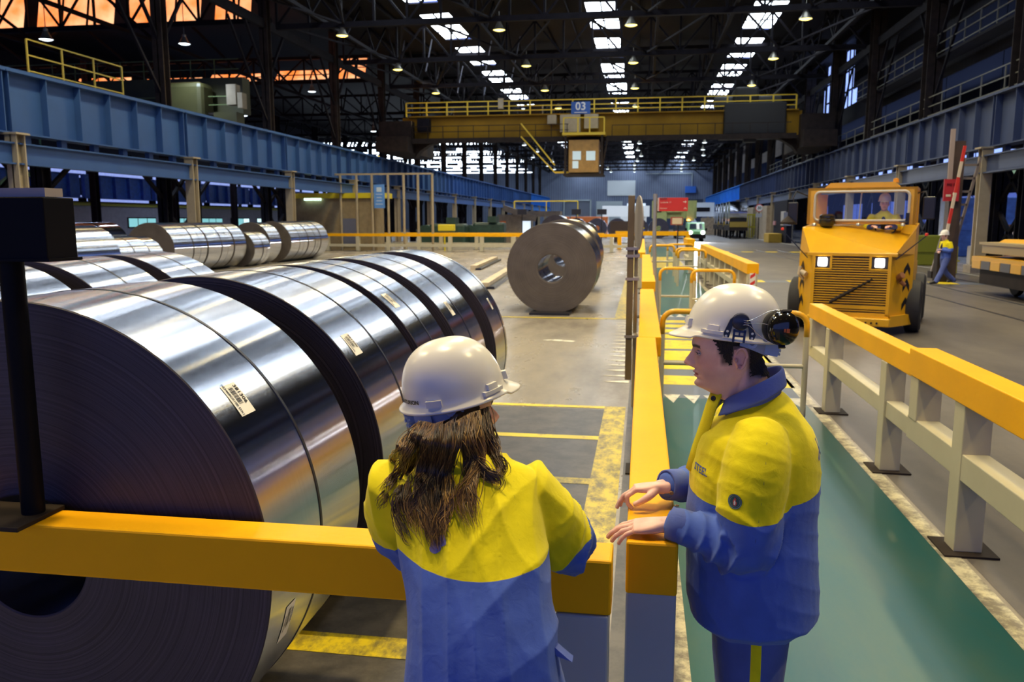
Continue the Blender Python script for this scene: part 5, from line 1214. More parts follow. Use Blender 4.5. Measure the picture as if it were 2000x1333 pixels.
for i, (x, y, w_, h_, lab) in enumerate([(-15.6, 66, 3.0, 1.8, 'dark green machine behind the far yellow railing, left one'), (-12.6, 68, 2.6, 1.9, 'dark green machine behind the far yellow railing, right one')]):
    solo(MB().bev((x-w_/2, y-0.8, 0), (x+w_/2, y+0.8, h_), 0.2).cyl((x-w_/2-0.3, y-0.9, 0.9), (x-w_/2-0.3, y+0.9, 0.9), 0.8, n=20).bb((x, y-1, h_), (x+0.7, y+0.5, h_+0.5)), 'green_machine', dg_, lab, 'machine')
t = thing('tan_machine', 'tan machine with a slanted arm behind the far yellow railing', 'machine', (-11, 75, 0))
MB().bb((-13.2, 75, 0), (-10.2, 77, 2.6)).beam((-12.6, 75, 3.2), (-9.6, 75, 2.2), 0.5).bb((-10.5, 75, 2.4), (-7.4, 77, 2.9)).build('body', mat('machine_tan', (0.20, 0.17, 0.15), 0.6, var=0.2), t, world=True)
MB().bb((-10.9, 74.9, 0.9), (-10.1, 75, 2.0)).build('window', mat('lit_window'), t, world=True)
MB().bb((-12.9, 74.9, 0.7), (-12.4, 75, 2.0)).build('orange_panel', mat('orange_paint', (0.62, 0.16, 0.03), 0.5), t, world=True)
for i, (x, w_) in enumerate([(-10.0, 2.2), (-6.4, 4.4)]):
    solo(MB().bev((x-w_/2, 100, 0), (x+w_/2, 102.5, 2.5), 0.05), 'orange_container', mat('orange_paint'), ['small orange container behind the coil with yellow glints', 'long orange container left of the lone mid-floor coil'][i], 'container')
t = thing('yellow_handrail', 'thin yellow handrail high among the far left columns', 'handrail', (-9, 80, 4))
MB().beam((-13, 84, 4.0), (-6.5, 84, 4.0), 0.1).build('rail', mat('lemon_yellow'), t, world=True)
for x in (-13, -9.7, -6.5): MB().beam((x, 84, 2.5), (x, 84, 4), 0.08).build('post', mat('lemon_yellow'), t, world=True)
for i, (x, m) in enumerate([(-9.0, 'a'), (-4.9, 'b'), (-3.0, 'c')]):
    solo(MB().cyl((x, 62, 0), (x, 62, 2.6), 0.04, n=6).bb((x-0.35, 61.9, 2.5), (x+0.35, 62.1, 2.9)), 'lamp_stand', blackm, 'black box on a thin stand behind the long yellow railing, %s from the left' % ordi(i+1), 'stand', 'black stands')
solo(MB().bb((-3.4, 130, 0.4), (0.6, 132.5, 3.4)), 'white_tarpaulin', white, 'white covered load beneath the end wall beside the round sign', 'load')
solo(MB().bb((-6, 125, 2.6), (1.0, 126.5, 4.2)).bb((-5.5, 125.2, 0), (-5, 125.8, 2.6)).bb((0, 125.2, 0), (0.5, 125.8, 2.6)), 'white_roof', mat('bright_white_roof', (0.85, 0.85, 0.82), 0.5), 'bright white long roof behind the lone coil', 'roof')
solo(MB().bb((-3.0, 78, 0.6), (0.2, 80, 2.0)).cyl((-2.5, 78.2, 0.5), (-2.5, 79.8, 0.5), 0.5, n=14).cyl((-0.3, 78.2, 0.5), (-0.3, 79.8, 0.5), 0.5, n=14), 'brown_trailer', mat('brown_trailer', (0.12, 0.08, 0.06), 0.6), 'brown trailer right behind the lone coils', 'trailer')
# green stair upper left
t = thing('green_stair', 'dark green steel stair below the left crane girder', 'stair', (-23, 28, 1.5))
gs = mat('dark_green_steel', (0.02, 0.07, 0.06), 0.5)
b = MB()
for dx in (0, 0.9): b.beam((-24.5+dx*0, 25.5+dx, 1.6), (-22.9, 29.0+dx, 4.7), 0.2, 0.12)
for i in range(11): f_ = i/10; b.beam((-24.5+1.6*f_, 25.5+3.5*f_, 1.6+3.1*f_), (-24.5+1.6*f_, 26.4+3.5*f_, 1.6+3.1*f_), 0.1, 0.06)
b.bb((-25.4, 24.6, 1.3), (-24.0, 26.6, 1.5)).bb((-25.2, 24.8, 0), (-25.0, 25.0, 1.3)).bb((-24.2, 26.2, 0), (-24.0, 26.4, 1.3)); b.build('flight', gs, t, world=True); t.location.x -= 3.0; t.location.y += 3.2
b = MB()
for f_ in (0, 0.33, 0.66, 1): b.beam((-24.5+1.6*f_, 25.5+3.5*f_, 1.6+3.1*f_), (-24.5+1.6*f_, 25.5+3.5*f_, 2.6+3.1*f_), 0.05)
b.beam((-24.5, 25.5, 2.6), (-22.9, 29, 5.7), 0.05); b.build('handrail', gs, t, world=True)
# ------------------------------------------------------------------ people
V = Vector
def crom(pts, sub):
    P = [np.array(p, float) for p in pts]; out = []
    for i in range(len(P)-1):
        p0 = P[max(i-1, 0)]; p1 = P[i]; p2 = P[i+1]; p3 = P[min(i+2, len(P)-1)]
        for k in range(sub):
            t = k/sub
            out.append(0.5*((2*p1)+(-p0+p2)*t+(2*p0-5*p1+4*p2-p3)*t*t+(-p0+3*p1-3*p2+p3)*t**3))
    out.append(P[-1]); return out
def limb(mb, pts, rad, side=(0, 1, 0), n=22, sub=5, sq=2.0):
    """closed tapered loft through pts; rad = (a, b): a along side, b across"""
    rad = [(r, r) if not isinstance(r, (tuple, list)) else r for r in rad]
    full = crom([tuple(p)+tuple(r) for p, r in zip(pts, rad)], sub)
    C = [V(q[:3]) for q in full]; R_ = [(max(q[3], 1e-4), max(q[4], 1e-4)) for q in full]
    N = len(C); vs = []; S = V(side)
    for i in range(N):
        d = (C[min(i+1, N-1)]-C[max(i-1, 0)]).normalized()
        a = S-d*S.dot(d); a = a.normalized() if a.length > 1e-3 else d.orthogonal().normalized()
        b = d.cross(a)
        for k in range(n):
            t = 2*PI*k/n; c_, s_ = math.cos(t), math.sin(t)
            c2 = math.copysign(abs(c_)**(2/sq), c_); s2 = math.copysign(abs(s_)**(2/sq), s_)
            vs.append(C[i]+a*c2*R_[i][0]+b*s2*R_[i][1])
    fs = [(i*n+k, i*n+(k+1) % n, (i+1)*n+(k+1) % n, (i+1)*n+k) for i in range(N-1) for k in range(n)]
    d0 = (C[0]-C[1]).normalized(); d1 = (C[-1]-C[-2]).normalized()
    o = len(vs); 
    for (c, d, r, base, flip) in ((C[0], d0, R_[0], 0, True), (C[-1], d1, R_[-1], (N-1)*n, False)):
        m_ = min(r)*0.35; ring = []
        for k in range(n): ring.append(c+(vs[base+k]-c)*0.72+d*m_*0.75)
        q = len(vs); vs += ring; vs.append(c+d*m_)
        for k in range(n):
            k2 = (k+1) % n
            f = [(base+k, base+k2, q+k2, q+k), (q+k, q+k2, q+n)]
            fs += [t[::-1] if flip else t for t in f]
    return mb.add(vs, fs)
def ball(mb, c, r, n=18):
    rx, ry, rz_ = r if isinstance(r, (tuple, list)) else (r, r, r); prof = []
    vs = []; m = n//2
    for i in range(1, m):
        a = PI*i/m
        for k in range(n): t = 2*PI*k/n; vs.append((c[0]+rx*math.sin(a)*math.cos(t), c[1]+ry*math.sin(a)*math.sin(t), c[2]+rz_*math.cos(a)))
    fs = [(i*n+k, (i+1)*n+k, (i+1)*n+(k+1) % n, i*n+(k+1) % n) for i in range(m-2) for k in range(n)]
    q = len(vs); vs += [(c[0], c[1], c[2]+rz_), (c[0], c[1], c[2]-rz_)]
    fs += [(q, k, (k+1) % n) for k in range(n)]+[(q+1, (m-2)*n+(k+1) % n, (m-2)*n+k) for k in range(n)]
    return mb.add(vs, fs)
def fuse(mb, voxel, smooth=4, name='fused'):
    me = mb.mesh(name, []); o = bpy.data.objects.new(name, me); COL.objects.link(o)
    r = o.modifiers.new('r', 'REMESH'); r.mode = 'VOXEL'; r.voxel_size = voxel; r.use_smooth_shade = True
    if smooth: s = o.modifiers.new('s', 'SMOOTH'); s.factor = 0.5; s.iterations = smooth
    dg = bpy.context.evaluated_depsgraph_get(); ev = o.evaluated_get(dg)
    out = bpy.data.meshes.new_from_object(ev, depsgraph=dg)
    bpy.data.objects.remove(o); bpy.data.meshes.remove(me)
    return out
def coords(me):
    a = np.empty(len(me.vertices)*3, np.float32); me.vertices.foreach_get('co', a); return a.reshape(-1, 3).astype(float)
def normals(me):
    a = np.empty(len(me.vertices)*3, np.float32); me.vertices.foreach_get('normal', a); return a.reshape(-1, 3).astype(float)
def setco(me, c): me.vertices.foreach_set('co', c.astype(np.float32).ravel()); me.update()
def attr(me, name, val):
    a = me.attributes.new(name, 'FLOAT', 'POINT'); a.data.foreach_set('value', np.asarray(val, np.float32))
def place(me, name, m, parent):
    """mesh in world coordinates -> child object of parent (unrotated)"""
    c = coords(me); p = parent; off = V((0, 0, 0))
    while p is not None: off += p.location; p = p.parent
    setco(me, c-np.array(off)); 
    me.materials.clear()
    for q in (m if isinstance(m, (list, tuple)) else [m]): me.materials.append(q)
    me.polygons.foreach_set('use_smooth', [True]*len(me.polygons))
    o = bpy.data.objects.new(name, me); COL.objects.link(o); o.parent = parent; return o
def polydist(c, pts):
    """distance to a polyline and parameter (length) along it"""
    best = np.full(len(c), 9.0); tt = np.zeros(len(c)); acc = 0
    for a, b in zip(pts[:-1], pts[1:]):
        a = np.array(a, float); b = np.array(b, float); L_ = np.linalg.norm(b-a); d = (b-a)/L_
        t = np.clip((c-a)@d, 0, L_); q = a+t[:, None]*d; dd = np.linalg.norm(c-q, axis=1)
        m = dd < best; best[m] = dd[m]; tt[m] = acc+t[m]; acc += L_
    return best, tt
def gauss(x, s): return np.exp(-(x/s)**2)

# head -----------------------------------------------------------
HZ = [-.150, -.135, -.120, -.112, -.105, -.095, -.085, -.070, -.050, -.030, -.010, .010, .030, .050, .070, .085, .098, .108, .114, .116]
HF = [.020, .040, .066, .079, .084, .086, .084, .085, .087, .089, .090, .093, .096, .093, .085, .073, .058, .040, .020, .002]
HB = [-.060, -.062, -.064, -.066, -.067, -.068, -.070, -.074, -.082, -.090, -.095, -.098, -.099, -.097, -.090, -.079, -.064, -.045, -.024, -.002]
HW = [.040, .044, .048, .050, .053, .057, .060, .064, .068, .071, .074, .076, .077, .076, .070, .061, .049, .034, .018, .002]
def head(mb, M, male=True):
    nz, na = 110, 150; z = np.linspace(-.150, .116, nz)
    F_ = np.interp(z, HZ, HF); B_ = np.interp(z, HZ, HB); W_ = np.interp(z, HZ, HW)
    th = np.linspace(0, 2*PI, na, endpoint=False)
    rows = []
    for i in range(nz):
        xc = 0.0; c, s = np.cos(th), np.sin(th)
        jaw = np.clip((-z[i]-0.045)/0.06, 0, 1)
        pf = 2.35-0.45*jaw
        x = np.where(c > 0, F_[i]*np.abs(c)**(2/pf), B_[i]*np.abs(c)**(2/2.1))
        x = np.where(c > 0, F_[i]*np.abs(c)**(2/pf), B_[i]*np.abs(c)**(2/2.1))
        wy = W_[i]*np.sign(s)*np.abs(s)**(2/pf)
        y = wy
        fr = (c > 0).astype(float); zz = z[i]
        # nose
        ridge = np.interp(zz, [-.056, -.050, -.044, -.036, -.020, 0.0, .012, .022], [0, .009, .026, .034, .024, .008, .001, 0])
        sg = np.interp(zz, [-.050, -.035, -.015, .01], [.0130, .0125, .0085, .008])
        x = x+fr*ridge*gauss(y, sg)
        al = 0.011*gauss(np.abs(y)-.014, .006)*gauss(zz+.043, .009); x = x+fr*al
        # brow, eye sockets, cheekbones
        x = x+fr*0.0045*gauss(zz-.020, .009)*gauss(np.abs(y)-.026, .022)
        x = x-fr*0.013*gauss(zz-.000, .011)*gauss(np.abs(y)-.032, .015)
        x = x+fr*0.006*gauss(zz+.001, .006)*gauss(np.abs(y)-.032, .011)
        x = x-fr*0.0035*gauss(zz+.0015, .0018)*gauss(np.abs(y)-.032, .012)
        x = x+fr*0.004*gauss(zz+.030, .016)*gauss(np.abs(y)-.045, .018)
        # lips
        x = x+fr*(0.0105*gauss(zz+.0645, .0050)+0.0090*gauss(zz+.0765, .0048))*gauss(y, .021)
        x = x-fr*0.0045*gauss(zz+.0705, .0022)*gauss(y, .024)
        x = x-fr*0.003*gauss(zz+.0875, .006)*gauss(y, .022)
        x = x+fr*0.007*gauss(zz+.103, .011)*gauss(y, .022)
        rows.append([M @ V((float(a), float(b), float(zz))) for a, b in zip(x, y)])
    vs = [p for r_ in rows for p in r_]
    fs = [(i*na+k, i*na+(k+1) % na, (i+1)*na+(k+1) % na, (i+1)*na+k) for i in range(nz-1) for k in range(na)]
    fs += [tuple(range(na))[::-1], tuple((nz-1)*na+k for k in range(na))]
    mb.add(vs, fs)
    for s in (-1, 1):    # ears
        def E(u, v, o): return M @ V((-.030-.30*v*0.22+u, s*(.073+o), -.012+v))
        hx = [E(.010*math.cos(t)*(1.15)-.004, .031*math.sin(t), .012+.003*math.sin(t)) for t in np.linspace(-1.9, 3.0, 18)]
        rr = [.0045]*3+[.0042]*12+[.004]*3
        hx = []
        for t in np.linspace(-2.1, 2.7, 22):
            u = -math.cos(t)*.0165*(1.0 if math.sin(t) > 0 else .78); v = math.sin(t)*.031
            hx.append(E(u, v, .0125))
        mb.tube(hx, [.0048]*22, 8)
        ring = []
        for lay, (sc, o) in enumerate(((1.0, 0.0), (1.0, .008), (.55, .0055))):
            for t in np.linspace(0, 2*PI, 20, endpoint=False):
                ring.append(E(-math.cos(t)*.0165*sc*(1 if math.sin(t) > 0 else .78), math.sin(t)*.031*sc, o-.004))
        n = 20; f = [tuple(range(n))]
        for q in (0, 1): f += [(q*n+k, q*n+(k+1) % n, (q+1)*n+(k+1) % n, (q+1)*n+k) for k in range(n)]
        f.append(tuple(2*n+k for k in range(n))); mb.add(ring, f)
        q = [E(.012, -.006+dz, .006) for dz in (-.006, 0, .006)]; mb.tube(q, [.004, .0055, .004], 8)
        mb.tube([E(-.004, -.024, .006), E(.003, -.029, .006)], [.007, .006], 8)

# hand -----------------------------------------------------------
def hand(mb, W_, f, u, s, bends, thumb, sc=1.0, spread=(0.05, 0.015, -0.02, -0.06)):
    """W_ wrist, f towards the fingers, u out of the back, s to the thumb side. returns finger tips"""
    W_ = V(W_); f = V(f).normalized(); u = (V(u)-f*f.dot(V(u))).normalized(); s_ = V(s); s = (s_-f*f.dot(s_)-u*u.dot(s_)).normalized()
    k = sc; tips = []
    limb(mb, [W_-f*.03*k, W_, W_+f*.03*k, W_+f*.06*k, W_+f*.088*k], [(.027*k, .021*k), (.028*k, .020*k), (.036*k, .0175*k), (.041*k, .0145*k), (.039*k, .011*k)], side=s, n=24, sq=2.6)
    offs = [.0285, .0095, -.0095, -.0275]; L = [(.042, .026, .021), (.046, .029, .022), (.042, .027, .021), (.034, .021, .019)]; rr = [.0090, .0092, .0087, .0077]
    for i in range(4):
        p = W_+f*(.086-.004*abs(i-1))*k+s*offs[i]*k+u*.001*k
        d = (f+s*spread[i]).normalized(); pts = [p-d*.020*k, p]; rad = [rr[i]*k*.9, rr[i]*k*1.02]; ang = 0
        for j in range(3):
            ang += math.radians(bends[i][j])
            dd = d*math.cos(ang)-u*math.sin(ang)
            pm = p+dd*L[i][j]*k*.5; p = p+dd*L[i][j]*k
            pts += [pm, p]; rad += [rr[i]*k*(.90-.06*j), rr[i]*k*(.96-.09*j)]
        limb(mb, pts, rad, side=s, n=12, sub=3); nrm = u*math.cos(ang)+d*math.sin(ang)
        tips.append((p-dd*.009*k, dd, nrm, rr[i]*k*.78))
    p = W_+f*.018*k+s*.020*k-u*.004*k
    pts = [p]; rad = [.014*k]
    for (df, ds, du), l, r_ in zip(thumb, (.042, .034, .027), (.0135, .0108, .0085)):
        dd = (f*df+s*ds+u*du).normalized(); p = p+dd*l*k; pts.append(p); rad.append(r_*k)
    limb(mb, pts, rad, side=u, n=14, sub=4); nu = (u-dd*dd.dot(u)).normalized()
    tips.append((p-dd*.008*k, dd, nu, .0088*k))
    return tips
skin_m = bpy.data.materials.new('skin'); skin_m.use_nodes = True
def _skin():
    nt = skin_m.node_tree; L = nt.links; b = nt.nodes['Principled BSDF']
    b.inputs['Roughness'].default_value = 0.48; b.inputs['Subsurface Weight'].default_value = 0.12; b.inputs['Subsurface Radius'].default_value = (0.012, 0.005, 0.003); b.inputs['Subsurface Scale'].default_value = 1.0
    tc = node(nt, 'ShaderNodeTexCoord'); n = node(nt, 'ShaderNodeTexNoise'); n.inputs['Scale'].default_value = 22; n.inputs['Detail'].default_value = 5; L.new(tc.outputs['Object'], n.inputs[0])
    cr = node(nt, 'ShaderNodeValToRGB'); e = cr.color_ramp.elements; e[0].position = 0.3; e[0].color = (0.72, 0.40, 0.34, 1); e[1].position = 0.7; e[1].color = (0.84, 0.53, 0.46, 1); L.new(n.outputs[0], cr.inputs[0])
    cur = cr.outputs[0]
    for nm, col in (('lips', (0.36, 0.10, 0.09)), ('stubble', (0.40, 0.27, 0.26)), ('rosy', (0.62, 0.20, 0.15)), ('brow', (0.05, 0.03, 0.022))):
        a = node(nt, 'ShaderNodeAttribute'); a.attribute_name = nm
        mx = node(nt, 'ShaderNodeMix', data_type='RGBA'); L.new(a.outputs['Fac'], mx.inputs[0]); L.new(cur, mx.inputs[6]); mx.inputs[7].default_value = (*col, 1); cur = mx.outputs[2]
    L.new(cur, b.inputs['Base Color'])
    n2 = node(nt, 'ShaderNodeTexNoise'); n2.inputs['Scale'].default_value = 260; n2.inputs['Detail'].default_value = 3; L.new(tc.outputs['Object'], n2.inputs[0])
    bp = node(nt, 'ShaderNodeBump'); bp.inputs['Strength'].default_value = 0.12; bp.inputs['Distance'].default_value = 0.001; L.new(n2.outputs[0], bp.inputs['Height']); L.new(bp.outputs[0], b.inputs['Normal'])
_skin()
def cloth_mat(name, cols, rough=0.8):
    """cols: list of (attribute, colour); first entry is the base colour"""
    m = bpy.data.materials.new(name); m.use_nodes = True; nt = m.node_tree; L = nt.links; b = nt.nodes['Principled BSDF']
    b.inputs['Roughness'].default_value = rough; b.inputs['Sheen Weight'].default_value = 0.12; b.inputs['Specular IOR Level'].default_value = 0.25
    tc = node(nt, 'ShaderNodeTexCoord')
    n = node(nt, 'ShaderNodeTexNoise'); n.inputs['Scale'].default_value = 9; n.inputs['Detail'].default_value = 6; L.new(tc.outputs['Object'], n.inputs[0])
    r = node(nt, 'ShaderNodeMapRange'); r.inputs[1].default_value = 0.3; r.inputs[2].default_value = 0.7; r.inputs[3].default_value = 0.86; r.inputs[4].default_value = 1.1; L.new(n.outputs[0], r.inputs[0])
    rgb = node(nt, 'ShaderNodeRGB'); rgb.outputs[0].default_value = (*cols[0][1], 1); cur = rgb.outputs[0]
    for nm, col, lo, hi in cols[1:]:
        a = node(nt, 'ShaderNodeAttribute'); a.attribute_name = nm
        q = node(nt, 'ShaderNodeMapRange'); q.inputs[1].default_value = lo; q.inputs[2].default_value = hi; L.new(a.outputs['Fac'], q.inputs[0])
        mx = node(nt, 'ShaderNodeMix', data_type='RGBA'); L.new(q.outputs[0], mx.inputs[0]); L.new(cur, mx.inputs[6]); mx.inputs[7].default_value = (*col, 1); cur = mx.outputs[2]
    mu = node(nt, 'ShaderNodeMix', data_type='RGBA', blend_type='MULTIPLY'); mu.inputs[0].default_value = 1; L.new(cur, mu.inputs[6]); L.new(r.outputs[0], mu.inputs[7]); L.new(mu.outputs[2], b.inputs['Base Color'])
    n2 = node(nt, 'ShaderNodeTexNoise'); n2.inputs['Scale'].default_value = 400; n2.inputs['Detail'].default_value = 2; L.new(tc.outputs['Object'], n2.inputs[0])
    n3 = node(nt, 'ShaderNodeTexNoise'); n3.inputs['Scale'].default_value = 28; n3.inputs['Detail'].default_value = 4; n3.inputs['Distortion'].default_value = 0.6; L.new(tc.outputs['Object'], n3.inputs[0])
    bp = node(nt, 'ShaderNodeBump'); bp.inputs['Strength'].default_value = 0.2; bp.inputs['Distance'].default_value = 0.001; L.new(n2.outputs[0], bp.inputs['Height'])
    b2 = node(nt, 'ShaderNodeBump'); b2.inputs['Strength'].default_value = 0.35; b2.inputs['Distance'].default_value = 0.006; L.new(n3.outputs[0], b2.inputs['Height']); L.new(bp.outputs[0], b2.inputs['Normal']); L.new(b2.outputs[0], b.inputs['Normal'])
    return m
YEL = (0.86, 0.72, 0.003); BLU = (0.075, 0.14, 0.52)
jac_m = cloth_mat('work_jacket_cloth', [(None, BLU), ('sd', YEL, -0.0006, 0.0006), ('seam', (0.05, 0.05, 0.08), 0.5, 1.0)])
blu_m = cloth_mat('blue_work_cloth', [(None, (0.10, 0.145, 0.46))])
tro_m = cloth_mat('work_trouser_cloth', [(None, (0.085, 0.12, 0.36)), ('sd', YEL, -0.0006, 0.0006)])
hatw = mat('white_helmet_plastic', (0.90, 0.87, 0.79), 0.25, spec=0.5, dirt=(0.55, 0.5, 0.42), dscale=9, damt=0.25)
harn = mat('blue_grey_harness', (0.26, 0.34, 0.56), 0.4)
eyew = mat('eye_white', (0.42, 0.38, 0.37), 0.15); iris = mat('dark_iris', (0.03, 0.02, 0.015), 0.1)
hair_dark = mat('short_dark_hair', (0.022, 0.016, 0.013), 0.6, bump=1.0, bscale=300, stretch=(1, 1, 0.3))
nailm = mat('finger_nail', (0.72, 0.45, 0.36), 0.25)
boot = mat('black_boot', (0.015, 0.014, 0.014), 0.5)

def folds(c, seed, amp, axes, warp=1.5):
    """soft cloth folds: warped ridged waves; axes = list of (direction, frequency)"""
    r_ = np.random.RandomState(seed); out = np.zeros(len(c))
    w = np.zeros(len(c))
    for _ in range(4):
        k = r_.normal(0, 6, 3); w += np.sin(c@k+r_.uniform(0, 6))*0.5
    for d, fq in axes:
        d = np.array(d, float); d /= np.linalg.norm(d)
        ph = c@d*fq+w*warp+r_.uniform(0, 6)
        m_ = 0.5+0.5*np.sin(c@r_.normal(0, 5, 3)+r_.uniform(0, 6))
        out += (1-np.abs(np.sin(ph*0.5)))**1.6*m_
    return (out-out.mean())*amp/len(axes)

def helmet(parent, M, brand=None, scale=1.0, detail=True, name='hard_hat', mtl=None, cap=0):
    """M: helmet frame, x forward, z up, origin in the rim plane"""
    mtl = mtl or hatw
    nu, nv = 72, 22; P = []
    for i in range(nu):
        t = 2*PI*i/nu; c, s = math.cos(t), math.sin(t); row = []
        a = 0.137 if c > 0 else 0.140
        bx, by = a*c, 0.112*s
        pk = max(0, c)**4*0.038*min(1, max(0, (c-0.35)/0.4))          # peak
        lip = 0.010+0.004*max(0, -c)
        ro = math.hypot(bx, by); ux, uy = c, s*0.95
        droop = -0.012*max(0, c)**2*(1 if pk > 0.01 else 0)
        # under side, edge, then up over the dome
        row.append((bx*0.93, by*0.93, 0.010)); row.append((bx, by, 0.0))
        row.append((bx+ux*(lip+pk), by+uy*(lip+pk*0.3), -0.005+droop*1.2)); row.append((bx+ux*(lip+pk+0.003), by+uy*(lip+pk*0.3+0.003), -0.002+droop*1.2)); row.append((bx+ux*(lip+pk), by+uy*(lip+pk*0.3), 0.002+droop*1.2))
        row.append((bx+ux*(lip*0.4+pk*0.45), by+uy*(lip*0.4+pk*0.12), 0.008+droop*0.4)); row.append((bx*1.0, by*1.0, 0.017))
        for j in range(1, nv):
            ph = (PI/2)*j/(nv-1); rr = math.cos(ph)**0.80 if j < nv-1 else 0.0; zz = 0.017+0.143*math.sin(ph)**0.96
            sh = -0.012*math.sin(ph)                # crown slightly to the back
            rid = 0.0022*(gauss(by*rr, 0.018)-0.0)*math.sin(ph)**2 if True else 0
            row.append((bx*rr*0.995+sh, by*rr*0.995, zz+float(rid)))
        P.append([M @ (V(p)*scale) for p in row])
    mb = MB(); mb.grid(P, closeu=True)
    hat = mb.build(name, mtl, parent, world=True, smooth=True)
    if not detail: return hat
    def Q(x, y, z): return M @ (V((x, y, z))*scale)
    def surf(t, z, lift=0.0):
        """point on the dome at azimuth t and height z"""
        ph = math.asin(min(1, max(0, ((z-0.017)/0.143)))**(1/0.96)); rr = math.cos(ph)**0.80
        a = 0.137 if math.cos(t) > 0 else 0.140
        return Q(a*math.cos(t)*rr*0.995-0.012*math.sin(ph)+math.cos(t)*lift, 0.112*math.sin(t)*rr*0.995+math.sin(t)*lift, z)
    def patch(t0, t1, z0, z1, lift, name, m, sm=True):
        g = MB(); n = 8
        top = [[surf(t0+(t1-t0)*i/n, z0+(z1-z0)*j/4, lift) for j in range(5)] for i in range(n+1)]
        bot = [[surf(t0+(t1-t0)*i/n, z0+(z1-z0)*j/4, -0.002) for j in range(5)] for i in range(n+1)]
        g.grid(top); g.grid(bot)
        for i in range(n):
            g.poly([top[i][0], top[i+1][0], bot[i+1][0], bot[i][0]]); g.poly([top[i][4], top[i+1][4], bot[i+1][4], bot[i][4]])
        for i in (0, n):
            for j in range(4): g.poly([top[i][j], top[i][j+1], bot[i][j+1], bot[i][j]])
        return g.build(name, m, hat, world=True, smooth=30)
    for sgn in (1, -1):
        patch(sgn*2.15, sgn*2.45, 0.012, 0.030, 0.008, 'rim_slot', mtl)
        patch(sgn*0.98, sgn*1.22, 0.020, 0.038, 0.009, 'rim_slot', mtl)
        patch(sgn*0.86, sgn*1.34, 0.012, 0.022, 0.012, 'rim_slot', mtl)
        patch(sgn*0.30, sgn*0.42, 0.022, 0.044, 0.012, 'rim_slot', mtl)
    # suspension harness showing below the rear rim
    g = MB(); T_ = np.linspace(math.radians(100), math.radians(260), 28); rows_ = []
    for t in T_:
        k_ = (math.cos(t-PI)); low = 0.016+0.036*max(0, k_)**1.5
        rr = 0.90; rows_.append([Q(0.125*math.cos(t)*rr*r2, 0.100*math.sin(t)*rr*r2, zz) for r2, zz in ((1.0, 0.004), (1.02, -low*0.5), (1.0, -low), (0.97, -low), (0.98, 0.004))])
    g.grid(rows_); h_ = g.build('harness', harn, hat, world=True, smooth=40)
    for sgn in (1, -1):
        t0 = PI-sgn*0.42; b = MB()
        b.beam(Q(0.128*math.cos(t0), 0.106*math.sin(t0), 0.0), Q(0.124*math.cos(t0), 0.102*math.sin(t0), -0.044), 0.045, 0.012)
        b.build('harness_block', harn, hat, world=True)
    b = MB(); b.cyl(Q(-0.118, 0, -0.030), Q(-0.142, 0, -0.030), 0.018, n=16)
    for i in range(6): a_ = i*PI/3; b.cyl(Q(-0.138, 0.014*math.cos(a_), -0.030+0.014*math.sin(a_)), Q(-0.147, 0.014*math.cos(a_), -0.030+0.014*math.sin(a_)), 0.005, n=8)
    b.build('ratchet_knob', harn, hat, world=True)
    for sgn in (1, -1):
        t0 = sgn*math.radians(118)
        c_ = Q(0.128*math.cos(t0)*0.9, 0.100*math.sin(t0)*0.97, -0.008)
        g = MB(); g.lathe([(0.007, -0.002), (0.015, -0.002), (0.015, 0.002), (0.007, 0.002)], (0, 0, 0), 'Y', 18, closed=True)
        g.v = [tuple(c_+(M.to_3x3() @ V(v))) for v in g.v]; g.build('pivot_ring', harn, hat, world=True)
    if brand:
        t0, z0, size, txt = brand
        vs, fs = text_mesh(txt, size, 0.0001, size*0.03); out = []
        for v in vs:
            t = t0+(v[0])/0.125; out.append(surf(t, z0+v[1], 0.006 if False else 0.0022+v[2]))
        MB().add(out, fs).build('brand_lettering', blackm, hat, world=True)
    return hat

